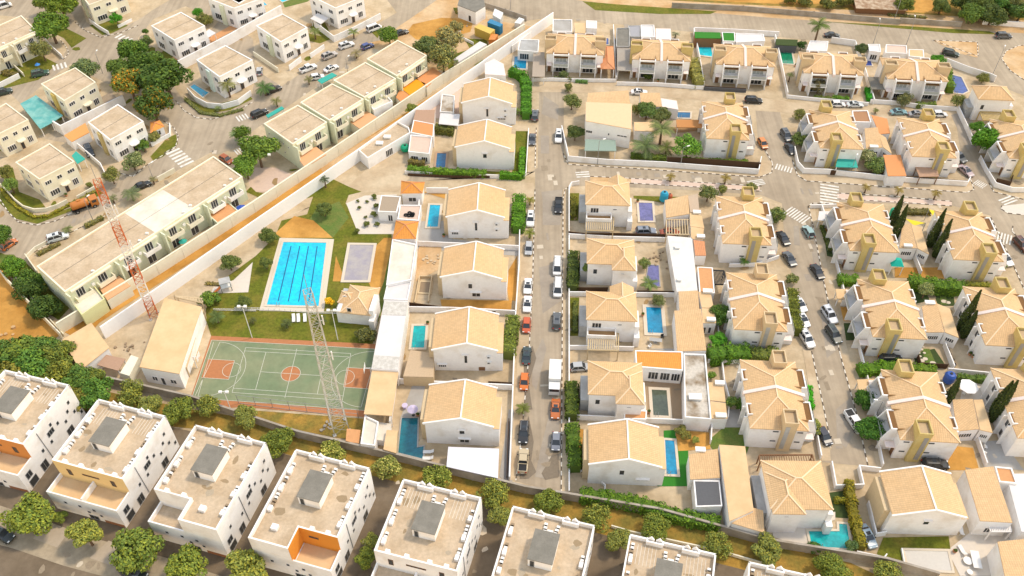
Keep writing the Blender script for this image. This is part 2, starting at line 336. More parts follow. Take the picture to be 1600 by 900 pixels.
# ---- gable house
def gable_house(label,g,fl,fr,depth,z=6.4,rise=2.0,wins='A',k=0,ridge=.54):
    a=G(k,*fl,z); b=G(k,*fr,z); W=(b-a).length; rz=math.atan2(b.y-a.y,b.x-a.x); D=depth
    t=thing('gable_house',label,'house',(a.x,a.y,0),rz,g); rx=W*ridge
    m=MB(); i=.18
    m.prism([(i,i+.25),(W-i,i+.25),(W-i,D-i),(i,D-i)],0,z-.12)
    for y in (i+.25,D-i-.2): m.q((i,y,z-.12),(W-i,y,z-.12),(rx,y,z+rise-.12)); m.q((i,y+.2,z-.12),(rx,y+.2,z+rise-.12),(W-i,y+.2,z-.12))
    obj('wall',m,WHITE,t)
    m=MB(); th=.16
    m.q((0,0,z),(rx,0,z+rise),(rx,D,z+rise),(0,D,z)); m.q((rx,0,z+rise),(W,0,z),(W,D,z),(rx,D,z+rise))
    m.f[-2]=m.f[-2][::-1]; m.f[-1]=m.f[-1]
    m.q((0,0,z-th),(rx,0,z+rise-th),(rx,D,z+rise-th),(0,D,z-th)); m.q((rx,0,z+rise-th),(W,0,z-th),(W,D,z-th),(rx,D,z+rise-th))
    for yy in (0,D): m.q((0,yy,z-th),(rx,yy,z+rise-th),(rx,yy,z+rise),(0,yy,z)); m.q((rx,yy,z+rise-th),(W,yy,z-th),(W,yy,z),(rx,yy,z+rise))
    m.q((0,0,z-th),(0,0,z),(0,D,z),(0,D,z-th)); m.q((W,0,z),(W,0,z-th),(W,D,z-th),(W,D,z))
    fixn(m); rf=obj('roof',m,TILE,t)
    m=MB()
    for yy in (-.06,D+.06): m.beam((-.08,yy,z-.02),(rx,yy,z+rise+.0),.26,.34); m.beam((rx,yy,z+rise),(W+.08,yy,z-.02),.26,.34)
    m.beam((rx,0,z+rise+.05),(rx,D,z+rise+.05),.24,.16); obj('verge_trim',m,TRIM,rf)
    # side wings
    m=MB(); m.box(-.75,i,1.2,D-.5,0,z-.6); obj('side_annex',m,TANR,t)
    m=MB(); m.box(W-i,W+.9,.5,D-1.0,0,z-1.3); obj('side_wing',m,WHITE,t)
    m=MB(); m.box(W-i+.01,W+1.0,.45,D-.95,z-1.3,z-1.15); obj('wing_roof',m,PALEROOF,t)
    y=i+.25
    def win(x0,x1,z0,z1,bars=1): window(t,(x0,y),(x1,y),z0,z1,(0,-1),bars=bars)
    def hood(x0,x1,z1):
        m=MB(); m.box(x0-.2,x1+.2,y-.35,y-.002,z1,z1+.12); obj('window_hood',m,TRIM,t)
    if 'A' in wins: win(W*.48,W*.48+.65,2.2,4.6,0); hood(W*.46,W*.48+.7,4.7)
    if 'B' in wins: win(W*.5,W*.5+1.0,3.2,4.5); hood(W*.5,W*.5+1,4.6)
    if 'C' in wins: win(.9,2.4,1.0,1.9,3); hood(.9,2.4,1.95)
    if 'D' in wins: win(W*.5,W*.5+1.7,.7,1.9,1); hood(W*.5-.1,W*.5+1.8,2.0)
    if 'E' in wins:
        for zz in (4.0,2.4):
            m=MB(); m.box(W-2.0,W-1.2,y-.35,y-.002,zz,zz+.5); obj('air_conditioner',m,ACW,t)
            m=MB(); m.box(W-1.9,W-1.5,y-.36,y-.351,zz+.08,zz+.42); obj('condenser_grille',m,DARK,t)
    if 'F' in wins: win(W*.44,W*.44+.9,3.0,4.4,1)
    if 'G' in wins: win(W-3.6,W-1.6,1.4,2.0,2); hood(W-3.6,W-1.6,2.05)
    if 'H' in wins:
        m=MB(); m.box(W-3.6,W-2.4,y-.04,y-.002,.1,1.1); obj('garage_shutter',m,WOOD,t)
    return t
def fixn(m):
    me=bpy.data.meshes.new('x'); me.from_pydata(m.v,[],m.f); b=bmesh.new(); b.from_mesh(me)
    bmesh.ops.remove_doubles(b,verts=b.verts,dist=1e-4); bmesh.ops.recalc_face_normals(b,faces=b.faces)
    b.verts.index_update(); m.v=[tuple(v.co) for v in b.verts]; m.f=[tuple(v.index for v in f.verts) for f in b.faces]; b.free(); bpy.data.meshes.remove(me)
# ---- hipped house with optional front wing
def hip_house(label,g,fl,fr,depth,z=6.4,rise=1.9,k=0,wing=None,bump=None,terr=True,perg=True,cat='house',rz=None,Wf=None,name='hipped_house'):
    a=G(k,*fl,z); b=G(k,*fr,z); W=Wf or (b-a).length; rz=R(-3) if rz is None else rz; D=depth
    t=thing(name,label,cat,(a.x,a.y,0),rz,g)
    m=MB(); m.box(.35,W-.35,.35,D-.35,0,z-.1)
    if wing: m.box(wing[0]+.35,wing[1]-.35,-wing[2]+.35,.3,0,z-.1)
    obj('wall',m,WHITE,t)
    m=MB(); cp=MB(); A,B,c=hip(m,0,W,0,D,z,rise); ridgecaps(cp,A,B,c,'x' if W>=D else 'y')
    if wing:
        A,B,c=hip(m,wing[0],wing[1],-wing[2],D*.75,z+.012,rise*.8,axis='y',hl=(wing[1]-wing[0])/2); ridgecaps(cp,A,B,c,'y')
    if bump:
        A,B,c=hip(m,bump[0],bump[1],D*.4,D+bump[2],z+.012,rise*.7,axis='y',ends=(1,0)); ridgecaps(cp,A,B,[c[0],c[1],B,B],'y')
    rf=obj('roof',m,TILE,t); obj('ridge_cap',cp,RIDGE,rf)
    if terr:    # lower balcony volume in front with a sunken terrace
        m=MB(); m.box(.35,W*.6,-1.7,.34,0,3.1); m.ring(.35,W*.6,-1.7,.34,3.1,3.9,.18); obj('balcony',m,WHITE,t)
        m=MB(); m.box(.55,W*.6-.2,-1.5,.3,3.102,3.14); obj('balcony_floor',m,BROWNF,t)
        window(t,(1.2,.35),(3.0,.35),3.4,5.2,(0,-1),bars=2); window(t,(W*.62,.35),(W*.62+.9,.35),4.7,5.1,(0,-1),bars=0)
    else:
        window(t,(1.4,.35),(2.3,.35),3.2,4.6,(0,-1)); 
        if wing: window(t,((wing[0]+wing[1])/2-.5,-wing[2]+.35),((wing[0]+wing[1])/2+.3,-wing[2]+.35),4.9,5.2,(0,-1),bars=0)
    # low side wing facing the street
    m=MB(); m.box(-1.1,.35,1.2,D-.8,0,3.1); obj('side_wing',m,GREYR,t)
    m=MB(); m.box(W-.35,W+.5,.2,D*.6,0,4.6); m.box(W-.35,W+.7,-.8,1.2,0,2.6); obj('side_block',m,WHITE,t)
    return t
# ---- twin house: main facade on x=0 side
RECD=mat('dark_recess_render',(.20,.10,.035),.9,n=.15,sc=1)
TOWF=mat('tower_roof_screed',(.50,.36,.21),.9,n=.12,sc=.8)
def twin_proto(tower,label,mat_tower):
    t=thing('twin_house',label,'house'); W,D,z,rise=10.0,15.2,5.7,2.1; i=.15
    m=MB(); m.box(i,W-i,i,D-i,0,z-.15); obj('wall',m,WHITE,t)
    m=MB(); cp=MB(); A,B,c=hip(m,0,W,0,D,z,rise,axis='y',hl=5.4); ridgecaps(cp,A,B,c,'y',.2)
    rf=obj('roof',m,TILE,t); obj('ridge_cap',cp,RIDGE,rf)
    m=MB(); ym=D/2
    for s in (0,1):                                     # party wall following the slope, stepping at both eaves
        x0=-.5 if s==0 else W+.3; z0=z+.1
        pts=[(x0,ym-.33,z-.7),(x0,ym+.33,z-.7),(x0,ym+.33,z0),(x0,ym-.33,z0)]
        xr=W/2; q=[(xr,ym-.33,z-.7),(xr,ym+.33,z-.7),(xr,ym+.33,z+rise+.16),(xr,ym-.33,z+rise+.16)]
        m.q(pts[3],pts[2],q[2],q[3]); m.q(pts[0],pts[3],q[3],q[0]); m.q(pts[2],pts[1],q[1],q[2]); m.q(pts[1],pts[2],pts[3],pts[0])
    obj('party_wall',m,PINKR,rf)
    for b0 in (1.9,D-6.1):                              # projecting balcony frames on the main side
        b1=b0+4.2; X=-1.05; XL=-2.1; f=MB()
        for yy in (b0,b1-.22):
            pr=[(i-.002,0),(XL,0),(XL,2.98),(X,z+.25),(i-.002,z+.25)]
            n0=len(f.v); f.v+=[(p[0],yy,p[1]) for p in pr]+[(p[0],yy+.22,p[1]) for p in pr]
            f.f.append(tuple(n0+j for j in range(5))); f.f.append(tuple(n0+5+j for j in reversed(range(5))))
            for j in range(5): f.f.append((n0+(j+1)%5,n0+j,n0+5+j,n0+5+(j+1)%5))
        f.box(X,X+.22,b0+.22,b1-.22,z-.15,z+.25); f.box(XL,i-.002,b0+.22,b1-.22,2.75,2.98); fr=obj('balcony_frame',f,WHITE,t)
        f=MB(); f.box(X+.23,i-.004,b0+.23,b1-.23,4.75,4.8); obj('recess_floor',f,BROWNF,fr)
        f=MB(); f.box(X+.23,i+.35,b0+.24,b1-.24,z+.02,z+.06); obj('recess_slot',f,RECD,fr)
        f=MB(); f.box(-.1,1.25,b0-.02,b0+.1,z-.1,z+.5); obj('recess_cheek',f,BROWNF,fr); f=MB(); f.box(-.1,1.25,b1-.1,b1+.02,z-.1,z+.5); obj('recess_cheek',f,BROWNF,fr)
        f=MB(); f.box(XL+.05,XL+.1,b0+.22,b1-.22,3.0,3.75); obj('balustrade_glass',f,GLASSG,fr)
        for za,zb in ((.15,2.5),(3.1,5.3)): window(t,(i,b1-.7),(i,b0+.7),za,zb,(-1,0),pane=GLASSG if za>1 else PANE,bars=2)
        f=MB(); yy=b0-1.4 if b0<D/2 else b1+.5
        f.box(i-.06,i-.004,yy,yy+.9,.05,2.2); obj('door',f,WOOD,t)
        f=MB(); f.box(-1.5,i-.002,yy-.2,yy+1.1,2.75,2.9); obj('porch_canopy',f,PINKR,t)
    for b0 in (2.6,D-5.0):                              # small sunken wells on the garden side
        f=MB(); f.box(W-.75,W+.12,b0,b0+.16,z-.4,z+.5); f.box(W-.75,W+.12,b0+2.24,b0+2.4,z-.4,z+.5); f.box(W-.04,W+.12,b0+.16,b0+2.24,z-.4,z+.5)
        f.box(W-i+.002,W+.6,b0,b0+.2,0,z-.4); f.box(W-i+.002,W+.6,b0+2.2,b0+2.4,0,z-.4)
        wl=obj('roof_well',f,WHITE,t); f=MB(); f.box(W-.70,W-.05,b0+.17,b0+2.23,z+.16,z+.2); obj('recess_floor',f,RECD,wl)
        for za,zb in ((.6,2.2),(3.3,5.0)): window(t,(W-i,b0+.4),(W-i,b0+2.0),za,zb,(1,0))
    for s in (0,1):                                     # stair towers at both ends
        y0=-.45 if s==0 else D-2.5; y1=y0+2.95; x0,x1=2.35,4.6; zt=8.3
        f=MB(); f.box(x0,x1,y0,y1,0,zt-.7); f.ring(x0-.04,x1+.04,y0-.04,y1+.04,zt-.7,zt,.18); tw=obj('stair_tower',f,mat_tower,t)
        f=MB(); f.box(x0+.17,x1-.17,y0+.17,y1-.17,zt-.698,zt-.64); obj('tower_roof',f,TOWF,tw)
        yy=y0-.0 if s==0 else y1; f=MB(); f.box(x0+1.15,x0+1.9,yy-.05 if s==0 else yy+.002,yy-.002 if s==0 else yy+.05,.8,zt-1.2); obj('tower_strip_window',f,METAL if tower else GREYR,tw)
        for xa in (x0-1.5,x1+.4):
            for za in (2.0,4.75):
                if s==0: window(t,(xa,i),(xa+.95,i),za,za+.28,(0,-1),bars=0,frame=DGREY,t=.03)
                else: window(t,(xa+.95,D-i),(xa,D-i),za,za+.28,(0,1),bars=0,frame=DGREY,t=.03)
    return t
# ---- generic flat / lean-to building from its roof outline
def block(name,label,cat,k,pts,z,roofm,wallm=WHITE,par=0,g=None,slope=None,z0=0,over=0,wins=(),part='roof',parm=None,open_=False,th=.16,doors=(),zl=None):
    pw=GL(k,pts,z) if not isinstance(pts[0],Vector) else pts
    c,l=local(pw); n=len(l)
    ar=sum(l[j][0]*l[(j+1)%n][1]-l[(j+1)%n][0]*l[j][1] for j in range(n))
    if ar<0: l=l[::-1]
    t=thing(name,label,cat,(c.x,c.y,z0),0,g)
    zz=[z-z0]*n
    if slope:        # slope=(dx,dy,drop): tilt
        sx,sy=slope; zz=[z-z0+p[0]*sx+p[1]*sy for p in l]
    if not open_:
        wl=inset(l,max(over,.02)) if over else l
        zw=[q-th for q in zz] if (slope or over) else zz
        m=MB(); m.prism(wl,0,[q-.001-(th if not (slope or over) else 0) for q in zw] if not slope and not over else zw); obj('wall',m,wallm,t)
    else:
        m=MB()
        for p in inset(l,.25): m.box(p[0]-.08,p[0]+.08,p[1]-.08,p[1]+.08,0,min(zz)-th)
        obj('post',m,parm or TRIM,t) if False else None
        for p in inset(l,.25):
            q=MB(); q.box(p[0]-.08,p[0]+.08,p[1]-.08,p[1]+.08,0,min(zz)-th); obj('post',q,parm or TRIM,t)
    m=MB(); m.prism(l,[q-th for q in zz],zz); rf=obj(part,m,roofm,t)
    if par:
        m=MB(); pl=l; m.pring(inset(pl,-.03),.22,[0]*4 if False else z-z0+.002-.2,z-z0+par); obj('parapet',m,parm or wallm,t)
    for (e,f0,f1,za,zb,*r) in wins:
        a=Vector(l[e]); b=Vector(l[(e+1)%n]); d=(b-a); nn=Vector((d.y,-d.x)).normalized()
        if over: a-=nn*over; b-=nn*over
        p=a+(b-a)*f0; q=a+(b-a)*f1
        window(t,(p.x,p.y),(q.x,q.y),za,zb,(nn.x,nn.y),bars=r[0] if r else 1)
    return t
def edges_ccw(k,pts,z):
    """print-free helper: index of camera-facing edges"""
    return 0
# ---- pools
def pool(label,k,pts,wm,rim=.5,rimm=POOLEDGE,z=.2,lanes=0,g=None,cat='swimming pool',name='swimming_pool',deep=.25):
    pw=GL(k,pts); c,l=local(pw); n=len(l)
    if sum(l[j][0]*l[(j+1)%n][1]-l[(j+1)%n][0]*l[j][1] for j in range(n))<0: l=l[::-1]
    t=thing(name,label,cat,(c.x,c.y,0),0,g); o=inset(l,-rim)
    m=MB()
    for j in range(n): kx=(j+1)%n; m.prism([l[j],l[kx],o[kx],o[j]],.0,z)
    obj('pool_edge',m,rimm,t); m=MB(); m.q(*[(p[0],p[1],.12) for p in inset(l,.002)]); wt=obj('water' if name=='swimming_pool' else 'pool_floor',m,wm,t)
    if name=='swimming_pool' and rim>.28:
        a,b=Vector(l[0]),Vector(l[1]); d=(b-a).normalized(); q=a.lerp(b,.22); nn=Vector((d.y,-d.x)); m=MB()
        for s_ in (-.25,.25): p=q+d*s_; m.beam((p.x-nn.x*.25,p.y-nn.y*.25,.0),(p.x-nn.x*.2,p.y-nn.y*.2,.85),.05); m.beam((p.x-nn.x*.2,p.y-nn.y*.2,.85),(p.x+nn.x*.35,p.y+nn.y*.35,.2),.05)
        obj('pool_ladder',m,METAL,t)
        m=MB(); e=l[2] if len(l)>2 else l[0]; c3,c4=Vector(l[2]),Vector(l[3]); m.q(*[(v.x,v.y,.128) for v in (c4.lerp(Vector(l[0]),.02),Vector(l[0]).lerp(c4,.86),Vector(l[1]).lerp(c3,.86),c3.lerp(Vector(l[1]),.02))]) if False else None
    if lanes:
        a,b,c2,d=[Vector(p) for p in l]      # find short edges
        if (b-a).length>(c2-b).length: a,b,c2,d=b,c2,d,a
        for i in range(1,lanes+1):
            f=i/(lanes+1); p=a.lerp(b,f); q=d.lerp(c2,f); p,q=p.lerp(q,.06),q.lerp(p,.06)
            dd=(q-p).normalized(); nn=Vector((-dd.y,dd.x))*.11
            m=MB(); m.q(*[(v.x,v.y,.126) for v in (p-nn,p+nn,q+nn,q-nn)]); fixup(m); obj('lane_line',m,LANE,wt)
    return t
LANE=mat('pool_lane_blue',(.01,.10,.22),.3)
def fixup(m):
    for i,f in enumerate(m.f):
        a,b,c=[Vector(m.v[x]) for x in f[:3]]
        if (b-a).cross(c-a).z<0: m.f[i]=f[::-1]
# ---- walls
def wall(label,k,pts,h=1.8,m_=WHITE,th=.22,cap=None,g=None,name='boundary_wall',cat='wall',panels=0,closed=False,z0=0,piers=0,pm=None):
    pw=GL(k,pts) if not isinstance(pts[0],Vector) else pts
    if closed: pw=pw+[pw[0]]
    c=pw[0].copy(); m=MB(); cp=MB(); jm=MB()
    t=thing(name,label,cat,(c.x,c.y,0),0,g)
    n=len(pw); off=[]
    for i in range(n):
        d1=(pw[i]-pw[i-1]).normalized() if i else (pw[1]-pw[0]).normalized(); d2=(pw[i+1]-pw[i]).normalized() if i<n-1 else d1
        m1=Vector((-d1.y-d2.y,d1.x+d2.x,0)).normalized(); off.append(m1/max(.4,m1.dot(Vector((-d2.y,d2.x,0)))))
    q=[p-c for p in pw]
    for i in range(n-1):
        a,b=q[i],q[i+1]; u,v=off[i]*th/2,off[i+1]*th/2
        P4=[(a-u)[:2],(b-v)[:2],(b+v)[:2],(a+u)[:2]]; m.prism(P4,z0,h)
        if cap: u,v=off[i]*(th/2+.06),off[i+1]*(th/2+.06); cp.prism([(a-u)[:2],(b-v)[:2],(b+v)[:2],(a+u)[:2]],h+.002,h+.1)
        if panels:
            L=(b-a).length; nn=max(1,int(L/panels)); d=(b-a).normalized(); w_=Vector((-d.y,d.x,0))*(th/2+.05)
            for j in range(nn+1):
                p=a+(b-a)*(j/nn); pt=[(p-d*.16-w_)[:2],(p+d*.16-w_)[:2],(p+d*.16+w_)[:2],(p-d*.16+w_)[:2]]; jm.prism(pt,0,h+.06)
    obj('wall_panel',m,m_,t)
    if cap: obj('coping',cp,cap,t)
    if jm.v: obj('pier',jm,pm or m_,t)
    return t
# ---- foliage
def leafquads(mb,pts,size,rr,tints):
    for (p,nrm) in pts:
        s=size*rr.uniform(.6,1.25); 
        n=(nrm+Vector((rr.uniform(-.8,.8),rr.uniform(-.8,.8),rr.uniform(-.5,.9)))).normalized()
        u=n.cross(Vector((rr.uniform(-1,1),rr.uniform(-1,1),rr.uniform(-1,1)))).normalized(); v=n.cross(u)
        a=p-u*s; b=p+v*s*.55; c=p+u*s; d=p-v*s*.55; mb.q(a,b,c,d)
        t=rr.choice(tints); k=rr.uniform(.75,1.3); mb.col.append((t[0]*k,t[1]*k,t[2]*k))
def crown_mesh(seed,R_,Hh,nb=14,n=2200,leaf=.32,tints=((1,1,1),(1.35,1.2,.8),(.7,.8,.8)),flat=.75):
    rr=random.Random(seed); mb=MB(); mb.col=[]; pts=[]
    blobs=[(Vector((0,0,0)),R_*.5)]
    for i in range(nb):
        a=rr.uniform(0,6.283); el=rr.uniform(-.35,1.2); d=R_*rr.uniform(.45,.8)
        blobs.append((Vector((math.cos(a)*math.cos(el)*d,math.sin(a)*math.cos(el)*d,math.sin(el)*d*flat)),R_*rr.uniform(.2,.42)))
    tot=sum(b[1]**2 for b in blobs)
    for (c,r) in blobs:
        for i in range(int(n*r*r/tot)):
            z=rr.uniform(-.75,1); a=rr.uniform(0,6.283); q=math.sqrt(1-z*z); d=Vector((q*math.cos(a),q*math.sin(a),z)); 
            pts.append((c+d*r*rr.uniform(.72,1.06),d))
    leafquads(mb,pts,leaf,rr,tints); 
    return mb
def stem_mesh(R_,h,seed):
    rr=random.Random(seed); m=MB(); m.cone((0,0),R_*.075,R_*.05,0,h,8)
    for i in range(5):
        a=i*1.26+rr.uniform(-.3,.3); m.beam((0,0,h*.75),(math.cos(a)*R_*.55,math.sin(a)*R_*.55,h+R_*rr.uniform(.1,.4)),R_*.04)
    return m
TREEP={}
def tree(label,k,c,r,h,col=(.10,.13,.03),g=None,kind='round',cat='tree',name=None,tints=None,world=False):
    """crown centre pixel c, crown radius r (m), centre height h (m)"""
    key=kind+str(random.Random(label).randint(0,4))
    if key not in TREEP:
        sd=hash(key)&0 if False else sum(map(ord,key))
        if kind=='round': cm=crown_mesh(sd,1.0,1,22,5200,.072)
        elif kind=='loose': cm=crown_mesh(sd,1.0,1,26,3400,.07,flat=.9,tints=((1,1,1),(1.5,1.3,.9),(.6,.7,.7)))
        elif kind=='shrub': cm=crown_mesh(sd,1.0,1,12,1500,.11,flat=.8)
        elif kind=='flower': cm=crown_mesh(sd,1.0,1,20,3400,.072,tints=((1,1,1),(1.2,1.15,.8),(.7,.8,.8),(2.4,2.0,2.2)))
        elif kind=='flame': cm=crown_mesh(sd,1.0,1,22,4600,.075,tints=((1,1,1),(1.2,1.1,.8),(.7,.8,.8),(1,1,1),(.8,.9,.8),(3.2,1.2,.4)))
        TREEP[key]=[cm,None]
    p=P(*px(k,*c),h) if not world else Vector(c)
    nm=name or {'round':'broadleaf_tree','loose':'open_crowned_tree','shrub':'shrub','flower':'flowering_shrub','flame':'flame_tree'}[kind]
    if kind in('shrub','flower') : cat='shrub' if cat=='tree' else cat
    t=thing(nm,label,cat,(p.x,p.y,0),ru(0,6.28),g)
    e=TREEP[key]
    if e[1] is None: o=obj('crown',e[0],LEAF,t); e[1]=o.data
    else: o=bpy.data.objects.new('crown',e[1]); C.objects.link(o); o.parent=t
    o.location=(0,0,h); o.scale=(r*ru(.92,1.08),r*ru(.92,1.08),r*(.85 if kind!='shrub' else .8)); o.color=(col[0]*1.35,col[1]*1.4,col[2]*1.2,1)
    sk='stem%d'%(sum(map(ord,label))%3)
    if sk not in TREEP: TREEP[sk]=None
    if TREEP[sk] is None: s=obj('trunk',stem_mesh(1,1,sum(map(ord,sk))),BARK,t); TREEP[sk]=s.data
    else: s=bpy.data.objects.new('trunk',TREEP[sk]); C.objects.link(s); s.parent=t
    s.scale=(r,r,max(.15,h-.15*r)); return t
def palm_mesh(seed,nf=16,L=1.0):
    rr=random.Random(seed); m=MB(); m.col=[]
    for i in range(nf):
        a=6.283*i/nf+rr.uniform(-.15,.15); up=rr.uniform(.1,.9); p=Vector((0,0,0)); d=Vector((math.cos(a)*math.cos(up),math.sin(a)*math.cos(up),math.sin(up))); sd=Vector((-math.sin(a),math.cos(a),0))
        seg=6; k=rr.uniform(.7,1.3); pts=[p.copy()]
        for s_ in range(seg): p=p+d*L/seg; d=(d-Vector((0,0,.22))).normalized(); pts.append(p.copy())
        for j in range(seg):
            q0,q1=pts[j],pts[j+1]; f=j/seg
            for h_ in (0,.5):
                c=q0.lerp(q1,h_); ln=L*.30*math.sin(math.pi*min(.95,(j+h_)/seg*.85+.15)); dr=(q1-q0).normalized()
                for sg in (-1,1):
                    tip=c+sd*sg*ln+dr*ln*.55-Vector((0,0,ln*.35)); wv=dr*L*.035
                    m.q(c-wv,c+wv,tip); m.col.append((k,k,k))
        for j in range(seg):
            wv=sd*.012; m.q(pts[j]-wv,pts[j]+wv,pts[j+1]+wv*.5,pts[j+1]-wv*.5); m.col.append((k*1.3,k*1.2,k*.7))
    return m
PM={}
def palm(label,k,base,h,r,col=(.12,.14,.03),g=None,world=False,top=False):
    p=Vector(base) if world else (P(*px(k,*base),h) if top else G(k,*base)); t=thing('palm_tree',label,'palm tree',(p.x,p.y,0),ru(0,6.28),g)
    key=sum(map(ord,label))%3
    if key not in PM: o=obj('crown',palm_mesh(key+5,17),LEAF,t); PM[key]=o.data
    else: o=bpy.data.objects.new('crown',PM[key]); C.objects.link(o); o.parent=t
    o.location=(0,0,h); o.scale=(r,r,r); o.color=tuple(col)+(1,)
    if 's' not in PM: 
        m=MB(); m.cone((0,0),.17,.10,0,1,8); s=obj('trunk',m,BARK,t); PM['s']=s.data
    else: s=bpy.data.objects.new('trunk',PM['s']); C.objects.link(s); s.parent=t
    f=.7+r*.35; s.scale=(f,f,h); return t
def cypress(label,k,base,top,g='columnar cypresses between the villas',r=.9):
    p=G(k,*base); lo,hi=1,25
    ty=px(k,*top)[1]
    for _ in range(30):
        mz=(lo+hi)/2
        c,s=math.cos(TH),math.sin(TH); zz=mz-H; y=450-F*(p.y*s+zz*c)/(p.y*c-zz*s)
        if y>ty: lo=mz
        else: hi=mz
    h=lo; t=thing('cypress_tree',label,'tree',(p.x,p.y,0),ru(0,6),g)
    if 'cy' not in PM:
        rr=random.Random(3); mb=MB(); mb.col=[]; pts=[]
        for i in range(2600):
            z=rr.uniform(.03,1); rad=(math.sin(min(1,z*2.2+.25)*1.57) if z<.35 else 1)*(1-max(0,z-.3)/.7)**.75+.03; a=rr.uniform(0,6.283); rad*=rr.uniform(.7,1.12)*(1+.18*math.sin(a*3+z*9))
            pts.append((Vector((rad*math.cos(a),rad*math.sin(a),z*7)),Vector((math.cos(a),math.sin(a),.4))))
        leafquads(mb,pts,.2,rr,((1,1,1),(1.3,1.2,.8),(.7,.75,.8))); o=obj('crown',mb,LEAF,t); PM['cy']=o.data
    else: o=bpy.data.objects.new('crown',PM['cy']); C.objects.link(o); o.parent=t
    o.scale=(r,r,h/7); o.color=(.055,.075,.02,1)
    m=MB(); m.cone((0,0),.16,.06,0,h*.9,6); obj('trunk',m,BARK,t); return t
def hedge(label,k,pts,h=1.6,wd=1.2,col=(.07,.17,.015),g=None,dens=34,cat='hedge',name='hedge',leaf=.2):
    pw=GL(k,pts,h*.6); c=pw[0].copy(); c.z=0; rr=random.Random(label); t=thing(name,label,cat,c,0,g); core=MB(); mb=MB(); mb.col=[]; lp=[]
    for i in range(len(pw)-1):
        a=pw[i]-c; b=pw[i+1]-c; a.z=b.z=0; L=(b-a).length; d=(b-a).normalized(); nn=Vector((-d.y,d.x,0))
        q=[(a-d*.1-nn*wd*.4)[:2],(b+d*.1-nn*wd*.4)[:2],(b+d*.1+nn*wd*.4)[:2],(a-d*.1+nn*wd*.4)[:2]]; core.prism(q,0,h*.88)
        for j in range(int(dens*L*(wd+2*h))):
            s_=rr.uniform(-.2,L+.2); u=rr.uniform(-(wd/2+h),wd/2+h); lump=1+.12*math.sin(s_*1.9+i)+.08*math.sin(s_*4.3)
            if abs(u)<wd/2: p=a+d*s_+nn*u+Vector((0,0,h*lump*rr.uniform(.92,1.06))); n=Vector((0,0,1))
            else:
                sg=1 if u>0 else -1; zz=h-(abs(u)-wd/2); p=a+d*s_+nn*sg*wd/2*lump*rr.uniform(.9,1.1)+Vector((0,0,max(.05,zz)*lump)); n=nn*sg
            lp.append((p,n))
    col=(col[0]*1.5,col[1]*1.18,col[2]*1.2)
    leafquads(mb,lp,leaf,rr,((1,1,1),(1.35,1.25,.8),(.7,.8,.8)))
    o=obj('foliage',mb,LEAF,t,color=col); b_=obj('inner_branches',core,LEAFCORE,t,color=col); return t
LEAFCORE=mat('inner_foliage',(.8,.8,.8),.9,objcol=True,n=.3,sc=3)
